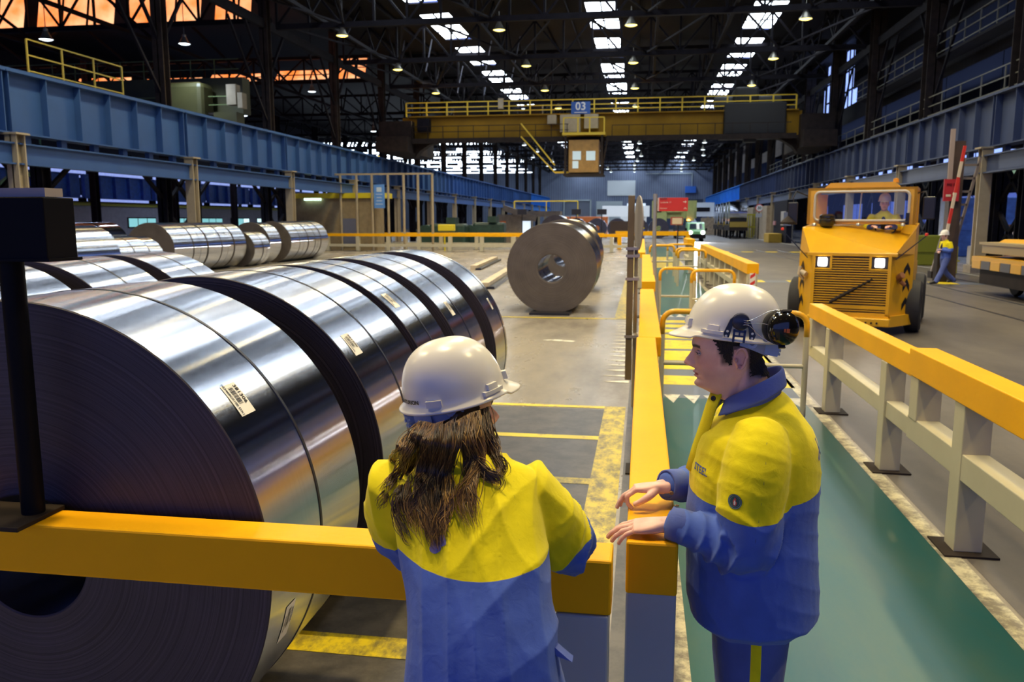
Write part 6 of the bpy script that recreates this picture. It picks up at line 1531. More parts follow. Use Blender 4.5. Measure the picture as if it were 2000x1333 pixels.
def frameM(origin, fwd, up=(0, 0, 1), sc=(1, 1, 1)):
    x = V(fwd).normalized(); z = (V(up)-x*x.dot(V(up))).normalized(); y = z.cross(x)
    M = Matrix(((x.x*sc[0], y.x*sc[1], z.x*sc[2], origin[0]), (x.y*sc[0], y.y*sc[1], z.y*sc[2], origin[1]), (x.z*sc[0], y.z*sc[1], z.z*sc[2], origin[2]), (0, 0, 0, 1)))
    return M
def headattrs(me, Mh, male=True):
    c = coords(me); Mi = np.array(Mh.inverted()); l = c@Mi[:3, :3].T+Mi[:3, 3]
    x, y, z = l[:, 0], l[:, 1], l[:, 2]
    near = (np.abs(x) < .16) & (np.abs(y) < .11) & (z > -.16) & (z < .13)
    f = near*(x > 0.02)
    lips = f*(x > .07)*np.clip(1.5*gauss(z+.0705, .0105)**2-0.35, 0, 1)*(np.abs(y) < .0245)
    stub = near*np.clip((-z-.040)/.03, 0, 1)*np.clip((x+.02)/.03, 0, 1)*0.42 if male else np.zeros(len(c))
    stub = stub*(1-np.clip(lips*2, 0, 1))
    rosy = near*(0.30*gauss(z+.028, .022)*gauss(np.abs(y)-.045, .03)*(x > 0.03)+0.35*gauss(z+.045, .014)*gauss(y, .014)*(x > .09)+0.35*gauss(x+.025, .02)*gauss(z+.012, .03)*(np.abs(y) > .072))
    brow = f*np.clip(1.9*gauss(z-.0205-0.10*np.clip(np.abs(y)-.02, 0, .015)+0.25*np.clip(np.abs(y)-.04, 0, 1), .0052)-0.3, 0, 1)*(np.abs(y) > .010)*(np.abs(y) < .052)
    if male:
        sc_ = np.clip((.036-x)/.014, 0, 1)*np.clip((z+.012)/.02, 0, 1)+np.clip((.026-x)/.008, 0, 1)*np.clip((x+.012)/.006, 0, 1)*np.clip((z+.040)/.016, 0, 1)*(np.abs(y) > .05)+np.clip((-.044-x)/.012, 0, 1)*np.clip((z+.102)/.035, 0, 1)
        earm = (np.abs(y) > .079) & (z < .022) | ((x < -.012) & (x > -.046) & (z < .015) & (z > -.05))
        brow = np.maximum(brow, near*(np.abs(x) < .13)*np.clip(sc_, 0, 1)*0.85*(~earm))
    attr(me, 'lips', np.clip(lips, 0, 1)); attr(me, 'stubble', np.clip(stub, 0, 1)); attr(me, 'rosy', np.clip(rosy, 0, 1)); attr(me, 'brow', np.clip(brow, 0, 1))
    return l
def eyes(parent, Mh, sides=(-1, 1), body=None):
    for s in sides:
        b = MB(); c = V((.0722, s*.032, -.001)); n = 18
        vs = []; fs = []
        ball(b, (0, 0, 0), .0125, 18); b.v = [tuple(Mh @ (c+V(v))) for v in b.v]
        e_ = b.build('eye', eyew, parent, world=True, smooth=True)
        g = MB(); g.lathe([(0, .0130), (.003, .0129), (.0058, .0116), (.006, .010)], n=16)
        g.v = [tuple(Mh @ (c+V((v[2], v[0], v[1])))) for v in g.v]; g.build('iris', iris, e_, world=True)
        lid = MB()
        for zz, r_ in ((.0050, .0036), (-.0068, .0020)):
            pts = [Mh @ (c+V((.0125*math.cos(a)*0.98+0.0005, .0135*math.sin(a), zz*math.cos(a*0.9)))) for a in np.linspace(-1.25, 1.25, 11)]
            lid.tube(pts, [0.001]+[r_]*9+[0.001], 8)
        lid.build('eyelid', skin_m, e_, world=True, smooth=True)
        la = MB(); pts = [Mh @ (c+V((.0150*math.cos(a), .0140*math.sin(a), .0028*math.cos(a)))) for a in np.linspace(-1.2, 1.2, 11)]
        la.tube(pts, 0.0017, 6); la.build('eyelashes', hair_dark, e_, world=True)
def hairshell(me, l, region, off, name, m, parent, Mh):
    """take the faces of the body inside a region of the head and lift them as hair"""
    c = coords(me); no = normals(me); keep = region(l)
    bm = bmesh.new(); idx = {}
    new = MB()
    fs = []
    for p in me.polygons:
        if all(keep[v] for v in p.vertices):
            f = []
            for v in p.vertices:
                if v not in idx:
                    idx[v] = len(new.v); new.v.append(tuple(c[v]+no[v]*(off+0.0012*math.sin(c[v][0]*900+c[v][2]*700))))
                f.append(idx[v])
            fs.append(tuple(f))
    new.f = fs; new.m = [0]*len(fs); bm.free()
    return new.build(name, m, parent, world=True, smooth=True, fixn=False)

def jacket(parent, torso, arms, bound, side, voxel=0.0065, name='jacket', m=None, amp=0.006, seed=3, foldaxes=(((0.35, 0.2, 1), 95), ((1, 0.3, 0.5), 80), ((0.2, 0, 1), 50)), hemcut=None):
    mb = MB()
    limb(mb, [t[0] for t in torso], [t[1] for t in torso], side=side, n=40, sub=5, sq=2.25)
    for pts, rad in arms: limb(mb, pts, rad, side=(0, 1, 0.2), n=26, sub=5)
    me = fuse(mb, voxel, 5)
    c = coords(me); no = normals(me)
    d_ax = np.full(len(c), 9.0); sdv = np.zeros(len(c)); armt = np.zeros(len(c))
    sdt = bound['torso'](c); sdv = sdt.copy(); w_ = np.zeros(len(c))
    for (pts, rad), bt in zip(arms, bound['arms']):
        d, t = polydist(c, pts); rr = np.interp(t, np.concatenate([[0], np.cumsum([np.linalg.norm(np.array(b)-np.array(a)) for a, b in zip(pts[:-1], pts[1:])])]), [r_ if not isinstance(r_, tuple) else max(r_) for r_ in rad])
        inside = np.clip((1.22-d/rr)/0.10, 0, 1)*np.clip((t-0.07)/0.03, 0, 1)
        sa = bt(c, t); sdv = sdv*(1-inside)+sa*inside; w_ = np.maximum(w_, inside)
        # sleeve folds gather near the elbow
        el = sum(np.linalg.norm(np.array(b)-np.array(a)) for a, b in zip(pts[:len(pts)-3], pts[1:len(pts)-2]))
        g = gauss(t-el-0.03, 0.13)
        fold = (1-np.abs(np.sin(t*38+2.2*np.sin(c[:, 0]*16+c[:, 1]*13)+1.3*np.sin(c[:, 2]*11))))**1.5
        c = c+no*((fold-0.35)*0.018*(0.05+1.0*g)*inside)[:, None]
    f = folds(c, seed, amp, foldaxes)
    c = c+no*(f*(1-0.3*w_))[:, None]
    setco(me, c); attr(me, 'sd', sdv); attr(me, 'seam', np.zeros(len(c)) if 'seam' not in bound else bound['seam'](c, sdv, w_))
    return place(me, name, m or jac_m, parent)

# ================= the man =================
MY = 2.655
man = thing('person', 'man in white helmet with black ear defenders, standing at the rail facing left', 'person', (0.40, MY, 0))
Mh = frameM((0.276, MY, 1.688), (-1, 0.02, -0.035), (0, 0, 1), (1.13, 1.05, 1.03))
b = MB()
head(b, Mh)
limb(b, [(0.39, MY, 1.44), (0.372, MY, 1.52), (0.345, MY, 1.59), (0.325, MY, 1.65)], [(.075, .075), (.066, .066), (.062, .066), (.060, .062)], n=28)
limb(b, [(0.385, MY, .86), (0.38, MY, 1.05), (0.375, MY, 1.25), (0.385, MY, 1.40), (0.39, MY, 1.47), (0.385, MY, 1.51)], [(.165, .12), (.155, .13), (.165, .135), (.17, .12), (.12, .09), (.07, .07)], n=32)
for sy in (-1, 1):
    limb(b, [(0.385, MY+sy*.09, .95), (0.38, MY+sy*.10, .75), (0.38, MY+sy*.105, .48), (0.40, MY+sy*.105, .25), (0.41, MY+sy*.105, .06)], [.095, .085, .060, .052, .042], n=18)
    limb(b, [(0.47, MY+sy*.105, .045), (0.40, MY+sy*.107, .05), (0.30, MY+sy*.112, .03)], [(.035, .04), (.042, .038), (.036, .022)], n=14)
armL = [(0.372, MY-.130, 1.455), (0.355, MY-.198, 1.385), (0.338, MY-.222, 1.27), (0.322, MY-.235, 1.125), (0.225, MY-.205, 1.145), (0.11, MY-.172, 1.168)]
armR = [(0.375, MY+.185, 1.44), (0.335, MY+.225, 1.30), (0.275, MY+.235, 1.165), (0.19, MY+.185, 1.180), (0.105, MY+.120, 1.195)]
limb(b, armL[:5]+[(0.080, MY-.168, 1.160)], [.05, .05, .048, .042, .036, .024], n=18)
limb(b, armR[:3]+[armR[3], (0.075, MY+.105, 1.190)], [.05, .048, .042, .036, .024], n=18)
tipsL = hand(b, (0.088, MY-.168, 1.160), (-1, 0.03, -0.13), (-0.08, -0.12, 1), (0, 1, 0), [(14, 16, 16), (12, 16, 18), (14, 18, 18), (18, 20, 18)], [(0.75, 0.6, -0.25), (0.95, 0.25, -0.05), (1, 0.05, -0.05)], sc=1.06)
tipsR = hand(b, (0.082, MY+.105, 1.190), (-1, -0.10, -0.05), (-0.1, 0.1, 1), (0, -1, -0.1), [(32, 62, 38), (30, 22, 14), (34, 20, 14), (38, 20, 12)], [(0.65, 0.75, -0.35), (0.85, 0.35, -0.42), (0.88, -0.05, -0.40)], spread=(0.04, 0.02, -0.03, -0.08))
me = fuse(b, 0.0026, 2)
l = headattrs(me, Mh)
body = place(me, 'body', skin_m, man)
me.polygons.foreach_set('use_smooth', [True]*len(me.polygons))
cw = coords(me)+np.array([0.40, MY, 0])
class _W: pass
def world_mesh(me, off):
    """temporary world-space copy used by hairshell"""
    m2 = me.copy(); setco(m2, coords(me)+np.array(off)); return m2
mw = world_mesh(me, man.location)
def man_hair(l):
    x, y, z = l[:, 0], l[:, 1], l[:, 2]; ay = np.abs(y)
    nz_ = 0.003*np.sin(z*420+x*160)+0.002*np.sin(z*900+2); nx_ = 0.0025*np.sin(z*500)+.002*np.sin(z*1100+x*300)
    top = (z > .030) & (x < .034+nx_)
    side = (x < .028+nx_) & (z > .004+nz_) & (ay > .03)
    burn = (x < .022+nx_+0.5*z) & (x > -.010+nx_) & (z > -.034+nz_*1.5+0.5*np.clip(x, 0, 1)) & (ay > .05) & (ay < .0785)
    back = (x < -.056+nx_) & (z > -.086+0.35*np.clip(ay-.01, 0, 1)+nz_)
    behind = (x < -.053+nx_) & (z > -.05+nz_) 
    ear = (x < -.010) & (x > -.054) & (z > -.055) & (z < .024)
    lim = (np.abs(x) < .115) & (ay < .10) & (z < .13)
    r_ = lim & (top | side | burn | back | behind) & ~((ay > .0785) & (z < .022)) & ~(ear & ~burn)
    return r_
hairshell(mw, l, man_hair, 0.0028, 'hair', hair_dark, man, Mh)
eyes(man, Mh)
def nails(tips, parent):
    for p, d, nrm, r_ in tips:
        g = MB(); s = d.cross(nrm).normalized()
        rows_ = [[p+d*(i-2)*.0032+s*math.sin(a)*r_*0.80+nrm*(math.cos(a)*r_*1.04+0.0004) for a in np.linspace(-.85, .85, 7)] for i in range(5)]
        g.grid(rows_); g.build('finger_nail', nailm, parent, world=True, smooth=True, fixn=False)
nails(tipsL, man); nails(tipsR, man)
torso = [((0.388, MY, .835), (.245, .205)), ((0.380, MY, .93), (.245, .210)), ((0.372, MY, 1.06), (.238, .205)), ((0.370, MY, 1.19), (.232, .203)), ((0.378, MY, 1.32), (.232, .198)), ((0.385, MY, 1.42), (.215, .175)), ((0.382, MY, 1.485), (.150, .125)), ((0.372, MY, 1.535), (.085, .092))]
arms = [(armL, [.082, .098, .100, .086, .066, .049]), (armR, [.105, .098, .082, .064, .049])]
def man_torso_sd(c):
    x = c[:, 0]; y = c[:, 1]
    return c[:, 2]-(1.245+0.10*np.clip((x-0.40)/0.18, 0, 1)**1.5*0.55+0.010*np.sin(x*20))
def man_seam(c, sd, w_):
    m_ = gauss(sd, 0.0016)*0.9
    # sleeve seam down the outside of the arm and side seam of the jacket
    m_ = np.maximum(m_, gauss(c[:, 0]-(0.352+0.10*(c[:, 2]-1.27)), .0012)*(c[:, 1] < MY-.15)*(w_ > .3)*(c[:, 2] > 1.16)*0.85)
    m_ = np.maximum(m_, gauss(c[:, 0]-0.325, .0012)*(c[:, 1] < MY-.1)*(w_ < .1)*(c[:, 2] < 1.12)*0.85)
    m_ = np.maximum(m_, gauss(c[:, 2]-.882, .0012)*0.6)
    return m_
jk = jacket(man, torso, arms, {'torso': man_torso_sd, 'arms': [lambda c, t: np.minimum(c[:, 2]-1.240-0.012*np.sin(c[:, 0]*14), 0.31-t), lambda c, t: np.minimum(c[:, 2]-1.24, 0.2-t)], 'seam': man_seam}, (0, 1, 0), name='jacket', seed=5, voxel=0.0055, amp=0.010)
jk['label'] = 'work jacket, yellow above and blue below'
# collar
def collar(parent, cen, rx, ry, h, tilt, m, open_dir, name='collar', gap=0.5, flare=0.02, drop=0.02):
    rows_ = []; n = 30
    for i in range(n+1):
        t = open_dir+gap+(2*PI-2*gap)*i/n; k_ = abs(i/n-0.5)*2
        c_, s_ = math.cos(t), math.sin(t)
        fall = -drop*k_**2
        def q(r_, z): 
            x = rx*r_*c_; y = ry*r_*s_
            return V(cen)+V((x, y, z+fall+tilt[0]*x+tilt[1]*y))
        hh = h*(1.0-0.25*k_**4)
        rows_.append([q(1.02, -0.015), q(0.98, hh*0.6), q(0.99, hh), q(1.05, hh+0.004), q(1.13, hh*0.75), q(1.22+flare*k_, hh*0.05), q(1.20+flare*k_, hh*0.02), q(1.06, hh*0.65)])
    g = MB(); g.grid(rows_); me = g.mesh('c', m, fixn=True)
    c = coords(me); c += normals(me)*folds(c, 3, 0.002, (((1, 1, 0), 60),))[:, None]; setco(me, c)
    o = place(me, name, m, parent); sm = o.modifiers.new('s', 'SUBSURF'); sm.levels = 1; sm.render_levels = 1
    so = o.modifiers.new('t', 'SOLIDIFY'); so.thickness = 0.003
    return o
collar(man, (0.356, MY, 1.540), .088, .085, .062, (0.42, 0), blu_m, PI, gap=0.42, drop=0.015, flare=0.10)['label'] = 'blue collar'
# open placket with dark snap button at the throat
g = MB()
P0 = [(0.262, 1.555), (0.245, 1.505), (0.228, 1.44), (0.205, 1.36), (0.188, 1.29)]
rows_ = [[V((x-0.004, MY-0.045, z)), V((x-0.022, MY-0.022, z+0.004)), V((x-0.030, MY+0.0, z+0.006)), V((x-0.020, MY+0.02, z+0.004))] for x, z in P0]
g.grid(rows_); o = g.build('placket', mat('yellow_work_cloth', YEL, 0.8, bump=0.2, bscale=300), man, world=True, smooth=True)
so = o.modifiers.new('t', 'SOLIDIFY'); so.thickness = 0.006
def button(c, nrm, r_, parent, name='snap_button', m1=None):
    n_ = V(nrm).normalized(); a_ = n_.orthogonal().normalized(); b_ = n_.cross(a_); g = MB(); prof = [(0, .0015), (r_*.35, .001), (r_*.45, .0028), (r_*.8, .003), (r_, .0012), (r_, -.001)]
    n2 = 16; vs = [V(c)+a_*rr*math.cos(2*PI*k/n2)+b_*rr*math.sin(2*PI*k/n2)+n_*hh for rr, hh in prof for k in range(n2)]
    g.add(vs, [(i*n2+k, i*n2+(k+1) % n2, (i+1)*n2+(k+1) % n2, (i+1)*n2+k) for i in range(len(prof)-1) for k in range(n2)])
    return g.build(name, m1 or mat('brass_snap', (0.28, 0.20, 0.12), 0.3, 0.8), parent, world=True, smooth=40)
button((0.236, MY-0.030, 1.537), (-0.4, -1, 0.3), .0085, man, m1=mat('dark_snap', (0.05, 0.04, 0.03), 0.3, 0.8))
# cuffs
for nm, a_, q, rr in (('cuff', armL[4], armL[5], .050), ('cuff', armR[3], armR[4], .050)):
    a_ = V(a_); q = V(q); d = (q-a_).normalized(); b = MB()
    pts = [q-d*.045, q-d*.02, q+d*.004]
    nn = 26; side_ = V((0, 1, 0)); A_ = (side_-d*side_.dot(d)).normalized(); B_ = d.cross(A_)
    rows_ = []
    for k in range(nn):
        t = 2*PI*k/nn; rad = A_*math.cos(t)+B_*math.sin(t)
        rows_.append([q-d*.060+rad*(rr+.001), q-d*.055+rad*(rr+.005), q-d*.02+rad*(rr+.004), q+d*.006+rad*(rr+.002), q+d*.006+rad*(rr-.004), q-d*.05+rad*(rr-.008)])
    g = MB(); g.grid(rows_, closeu=True); g.build('cuff', blu_m, man, world=True, smooth=True)
button((0.118, MY+.125-.0515, 1.182), (-0.05, -1, 0.05), .0075, man)
button((0.125, MY-.172+.01, 1.168+.053), (0, 0.1, 1), .0075, man)
# emblem, lettering
dg = bpy.context.evaluated_depsgraph_get(); dg.update()
from mathutils.bvhtree import BVHTree
def bvh_of(o):
    off = V((0, 0, 0)); p = o.parent
    while p is not None: off += p.location; p = p.parent
    m_ = o.data; return BVHTree.FromPolygons([v.co+off for v in m_.vertices], [tuple(p.vertices) for p in m_.polygons])
bt = bvh_of(jk)
def stick(vs, fs, origin, xd, yd, ray, name, m, parent, lift=0.0015):
    """lay flat artwork on the cloth: vs in the plane of xd, yd at origin, dropped along ray onto the surface"""
    out = []; ray = V(ray).normalized()
    for v in vs:
        p = V(origin)+V(xd)*v[0]+V(yd)*v[1]
        h = bt_cur.ray_cast(p-ray*0.3, ray)
        out.append((h[0] if h[0] is not None else p)-ray*lift)
    return MB().add(out, fs).build(name, m, parent, world=True, fixn=False)
bt_cur = bt
nn = 28
def disc_art(r0, r1=None, sx=1.0, n=28):
    if r1 is None:
        vs = [(0, 0)]+[(r0*j*math.cos(2*PI*k/n)*sx, r0*j*math.sin(2*PI*k/n)) for j in (0.5, 1.0) for k in range(n)]
        return vs, [(0, 1+k, 1+(k+1) % n) for k in range(n)]+[(1+k, 1+n+k, 1+n+(k+1) % n, 1+(k+1) % n) for k in range(n)]
    return [(rr*math.cos(2*PI*k/n), rr*math.sin(2*PI*k/n)) for rr in (r0, r1) for k in range(n)], [(k, (k+1) % n, n+(k+1) % n, n+k) for k in range(n)]
E0 = dict(origin=(0.283, MY-.30, 1.292), xd=(0.93, -0.37, 0), yd=(0, 0, 1), ray=(0.30, 1, 0))
def emblem(art, name, m, parent, lift): return stick(art[0], art[1], E0['origin'], E0['xd'], E0['yd'], E0['ray'], name, m, parent, lift)
em = emblem(disc_art(.0215), 'sleeve_emblem', mat('teal_emblem', (0.012, 0.055, 0.07), 0.6), man, .0015); em['label'] = 'round dark teal emblem'
emblem(disc_art(.0198, .0187), 'emblem_ring', mat('emblem_grey', (0.25, 0.32, 0.34), 0.6), em, .0024); emblem(disc_art(.0152, .0147), 'emblem_ring', mat('emblem_grey'), em, .0024)
emblem(([(x*.001, z*.001) for x, z in ((-4, -11), (4, -11), (7, -2), (3, 2), (4, 7), (0, 13), (-3, 6), (-6, 1), (-5, -4))], [tuple(range(9))]), 'emblem_flame', mat('emblem_red', (0.45, 0.06, 0.05), 0.6), em, .0028)
emblem(([(x*.001, z*.001) for x, z in ((-2, -9), (2, -9), (3, -2), (0, 5), (-3, -2))], [tuple(range(5))]), 'emblem_core', mat('emblem_white', (0.6, 0.6, 0.58), 0.6), em, .0034)
inkb = mat('blue_lettering', (0.10, 0.13, 0.38), 0.6)
vs, fs = text_mesh('STEEL', .032, 0, .0008)
o = stick(vs, fs, (0.188, MY-.12, 1.325), (0.75, -0.66, 0.0), (0, 0, 1), (0.66, 0.75, 0), 'chest_lettering', inkb, man)
vs, fs = text_mesh('TATA', .075, 0, .003) if False else text_mesh('A', .085, 0, .003)
stick(vs, fs, (0.575, MY-.085, 1.40), (0.0, 1, 0), (0, 0, 1), (-1, 0, 0), 'back_lettering', inkb, man)
# trousers
mb = MB()
limb(mb, [(0.385, MY, .93), (0.382, MY, .86), (0.38, MY, .80)], [(.185, .145), (.19, .15), (.18, .145)], n=34)
for sy in (-1, 1):
    limb(mb, [(0.380, MY+sy*.085, .88), (0.378, MY+sy*.10, .72), (0.380, MY+sy*.108, .48), (0.412, MY+sy*.108, .25), (0.415, MY+sy*.108, .09)], [(.105, .125), (.100, .112), (.085, .090), (.078, .082), (.080, .085)], n=24)
me = fuse(mb, 0.007, 4); c = coords(me); c += normals(me)*folds(c, 9, 0.006, (((0.2, 0.3, 1), 30), ((1, 0, 0.4), 22)))[:, None]; setco(me, c)
sd = np.where(c[:, 1] < MY-.10, .016-np.abs(c[:, 0]-0.378), -1.0); pk = np.minimum(np.minimum(c[:, 0]-0.300, 0.378-c[:, 0]), np.minimum(c[:, 2]-.845, .895-c[:, 2])); sd = np.where(c[:, 1] < MY-.08, np.maximum(sd, pk), sd)
attr(me, 'sd', sd); o = place(me, 'trousers', tro_m, man); o['label'] = 'blue work trousers with a yellow stripe'
for sy in (-1, 1):
    mb = MB(); limb(mb, [(0.475, MY+sy*.107, .055), (0.41, MY+sy*.108, .075), (0.34, MY+sy*.111, .05), (0.285, MY+sy*.113, .038)], [(.040, .052), (.047, .070), (.048, .045), (.038, .034)], n=20); me = fuse(mb, .006, 3); place(me, 'boot', boot, man)
# helmet with ear defender
Mt = frameM((0.287, MY, 1.738), (-1, 0.02, 0.085), (0, 0, 1), (1.05, 1.0, 1.02))
hat = helmet(man, Mt)
hat['label'] = 'white safety helmet'
def HT(x, y, z): return Mt @ V((x, y, z))
b = MB()
LN = V((0, -1, 0))
def plate(pts, y0, y1, m, name, parent):
    g = MB(); g.prism(pts, y0, y1, 'Y'); g.v = [tuple(HT(v[0], v[1], v[2])) for v in g.v]; return g.build(name, m, parent, world=True)
Y_ = .124        # the man's left side is +y in the helmet frame (towards the camera)
gm = mat('bracket_black', (0.018, 0.018, 0.03), 0.35)
br = plate([(-.028-.024, .008), (-.016-.024, .008), (-.010-.024, .040), (-.012, .058), (.012-.0, .058), (.012, .040), (.018, .008), (.030, .008), (.034, .020), (.020, .062), (.008, .075), (-.018, .075), (-.036, .062), (-.056, .022)], Y_-.008, Y_+.002, gm, 'muff_bracket', hat)
g = MB(); g.lathe([(0, .012), (.018, .011), (.024, .006), (.026, -.006)], n=24); g.v = [tuple(HT(v[0]-.010, v[2]+Y_, v[1]+.058)) for v in g.v]; g.build('pivot', mat('pivot_navy', (0.012, 0.015, 0.05), 0.35), br, world=True, smooth=40)
for x, z in ((-.046, .012), (-.046, .026), (.026, .012), (.024, .026)):
    g = MB(); g.lathe([(0, .004), (.0035, .003), (.004, 0)], n=12); g.v = [tuple(HT(v[0]+x, v[2]+Y_+.001, v[1]+z)) for v in g.v]; g.build('rivet', white, br, world=True)
cl = mat('clip_blue', (0.02, 0.035, 0.11), 0.35)
g = MB()
for (x0, z0, x1, z1) in ((-.028, -.004, -.022, .034), (.002, -.004, .008, .034), (-.028, .026, .008, .032), (-.028, .012, .008, .017), (-.0125, .012, -.0085, .032)): g.bb((x0, Y_-.004, z0), (x1, Y_+.004, z1))
g.v = [tuple(HT(*v)) for v in g.v]; g.build('clip', cl, br, world=True)
cc = V((-.128, .128, .052))
cup = MB()
for prof in (1,):
    g = MB(); ax = V((-.35, 1.0, 0.05)).normalized(); a1 = ax.cross(V((0, 0, 1))).normalized(); a2 = ax.cross(a1)
    pr = [(0, .032), (.018, .031), (.034, .025), (.044, .012), (.047, -.004), (.044, -.018), (.034, -.024), (0, -.024)]
    n2 = 36; vs = [cc+ax*h_+a1*r_*math.cos(2*PI*k/n2)*0.98+a2*r_*math.sin(2*PI*k/n2)*1.12 for r_, h_ in pr for k in range(n2)]
    g.add([tuple(HT(*v)) for v in vs], [(i*n2+k, i*n2+(k+1) % n2, (i+1)*n2+(k+1) % n2, (i+1)*n2+k) for i in range(len(pr)-1) for k in range(n2)])
    cupo = g.build('ear_cup', mat('glossy_black_cup', (0.010, 0.009, 0.008), 0.12), hat, world=True, smooth=True)
    cupo['label'] = 'glossy black ear defender cup'
    g = MB(); pr = [(.030, -.024), (.047, -.026), (.046, -.040), (.030, -.042)]
    vs = [cc+ax*h_+a1*r_*math.cos(2*PI*k/n2)+a2*r_*math.sin(2*PI*k/n2)*1.1 for r_, h_ in pr for k in range(n2)]
    g.add([tuple(HT(*v)) for v in vs], [(i*n2+k, i*n2+(k+1) % n2, (i+1)*n2+(k+1) % n2, (i+1)*n2+k) for i in range(len(pr)-1) for k in range(n2)]); g.build('cushion', rubber, cupo, world=True, smooth=True)
    g = MB()
    for u0, u1, w0, w1 in ((-.004, .006, -.002, .010), (.008, .014, -.001, .009)):
        g.add([tuple(HT(*(cc+ax*.0325+a1*u+a2*w)))for u, w in ((u0, w0), (u1, w0), (u1, w1), (u0, w1))], [(0, 1, 2, 3)])
    g.build('cup_sticker', mat('orange_sticker', (0.6, 0.12, 0.02), 0.4), cupo, world=True)
    g = MB().beam(HT(*(cc+a2*-.047+ax*.0)), HT(*(cc+a2*-.054+ax*.012)), 0.03, 0.006).beam(HT(*(cc+a2*.05)), HT(*(cc+a2*.058+ax*.006)), 0.02, 0.006); g.build('hinge', gm, cupo, world=True)
wire = mat('steel_wire', (0.7, 0.68, 0.62), 0.25, 1.0)
g = MB()
for z0, ctrl, zend in ((.066, (-.085, .128, .098), (-.112, .132, .104)), (.058, (-.07, .130, .060), (-.090, .136, .058)), (.050, (-.070, .128, .020), (-.106, .133, .004))):
    pts = [V((-.014, Y_+.010, z0)), V((-.034, Y_+.012, z0)), V(ctrl), V(zend)]
    g.tube([HT(*q) for q in crom([tuple(p) for p in pts], 6)], 0.0011, 6)
g.build('wire_arm', wire, br, world=True, smooth=True)

# ================= the woman =================
wom = thing('person', 'woman with long brown hair and white helmet, seen from behind leaning on the near rail', 'person', (-0.37, 1.82, 0))
wf = V((0.80, 0.60, 0.0)).normalized()
Wh = frameM((-0.490, 2.145, 1.575), (0.80, 0.60, 0.10), (-0.05, 0.0, 1), (1.05, 1.0, 1.0))
b = MB(); head(b, Wh)
limb(b, [(-.470, 2.05, 1.42), (-.482, 2.075, 1.48), (-.492, 2.11, 1.53)], [(.062, .062), (.052, .052), (.052, .054)], side=(1, 0, 0), n=26)
limb(b, [(-.36, 1.83, .88), (-.36, 1.84, 1.05), (-.385, 1.90, 1.20), (-.43, 1.99, 1.34), (-.460, 2.04, 1.42), (-.470, 2.06, 1.46)], [(.150, .10), (.125, .09), (.13, .09), (.15, .095), (.13, .08), (.06, .055)], side=(1, -0.1, 0), n=30)
for sx in (-1, 1):
    limb(b, [(-.36+sx*.08, 1.83, .95), (-.365+sx*.09, 1.82, .72), (-.36+sx*.09, 1.83, .47), (-.37+sx*.09, 1.80, .25), (-.37+sx*.09, 1.79, .06)], [.085, .075, .052, .046, .038], n=16)
    limb(b, [(-.37+sx*.09, 1.76, .04), (-.37+sx*.092, 1.83, .045), (-.37+sx*.10, 1.93, .03)], [(.032, .035), (.036, .034), (.032, .02)], side=(1, 0, 0), n=12)
wR = [(-.305, 2.035, 1.40), (-.243, 2.08, 1.31), (-.197, 2.145, 1.215), (-.215, 2.27, 1.215), (-.270, 2.375, 1.205)]
wL = [(-.615, 2.035, 1.41), (-.640, 2.07, 1.32), (-.638, 2.125, 1.215), (-.575, 2.25, 1.205), (-.470, 2.345, 1.190)]
limb(b, wR, [.045, .042, .037, .033, .024], n=16); limb(b, wL, [.045, .042, .037, .033, .024], n=16)
tR = hand(b, (-.285, 2.395, 1.195), (-0.62, 0.50, -0.25), (0.1, 0.1, 1), (-0.5, -0.6, 0.1), [(15, 20, 15)]*4, [(0.7, 0.6, -0.3), (0.95, 0.25, -0.1), (1, 0, -0.1)], sc=0.92)
tL = hand(b, (-.450, 2.355, 1.180), (0.90, 0.35, -0.12), (0, 0, 1), (0.2, -0.9, 0), [(12, 18, 15)]*4, [(0.7, 0.6, -0.3), (0.95, 0.25, -0.1), (1, 0, -0.1)], sc=0.92)
me = fuse(b, 0.0030, 2); l = headattrs(me, Wh, False); place(me, 'body', skin_m, wom)
mw = world_mesh(me, wom.location)
haircol = bpy.data.materials.new('long_brown_hair'); haircol.use_nodes = True
def _hairmat():
    nt = haircol.node_tree; L = nt.links; b_ = nt.nodes['Principled BSDF']; b_.inputs['Roughness'].default_value = 0.42
    a = node(nt, 'ShaderNodeAttribute'); a.attribute_name = 'tint'
    cr = node(nt, 'ShaderNodeValToRGB'); e = cr.color_ramp.elements; e[0].position = 0.0; e[0].color = (0.022, 0.011, 0.007, 1); e[1].position = 1.0; e[1].color = (0.42, 0.235, 0.06, 1)
    x = e.new(0.55); x.color = (0.12, 0.058, 0.020, 1)
    L.new(a.outputs['Fac'], cr.inputs[0]); L.new(cr.outputs[0], b_.inputs['Base Color'])
_hairmat()
def wom_hair(l):
    x, y, z = l[:, 0], l[:, 1], l[:, 2]; ay = np.abs(y)
    return ((z > .03) & (x < .07)) | ((x < .030) & (z > -.12)) | ((x < -.03) & (z > -.15))
hs = hairshell(mw, l, wom_hair, 0.008, 'hair_cap', haircol, wom, Wh)
attr(hs.data, 'tint', np.full(len(hs.data.vertices), 0.3))
wt = [((-.355, 1.815, .80), (.200, .150)), ((-.357, 1.820, .95), (.196, .150)), ((-.362, 1.835, 1.08), (.186, .142)), ((-.385, 1.885, 1.21), (.180, .132)), ((-.415, 1.955, 1.32), (.190, .125)), ((-.450, 2.015, 1.405), (.185, .108)), ((-.468, 2.055, 1.458), (.125, .080)), ((-.480, 2.085, 1.500), (.070, .066))]
warms = [(wR, [.094, .096, .084, .066, .050]), (wL, [.094, .094, .080, .064, .050])]
def wts(c): return c[:, 2]-(1.285-0.018*np.sin((c[:, 0]+.56)*9.0))
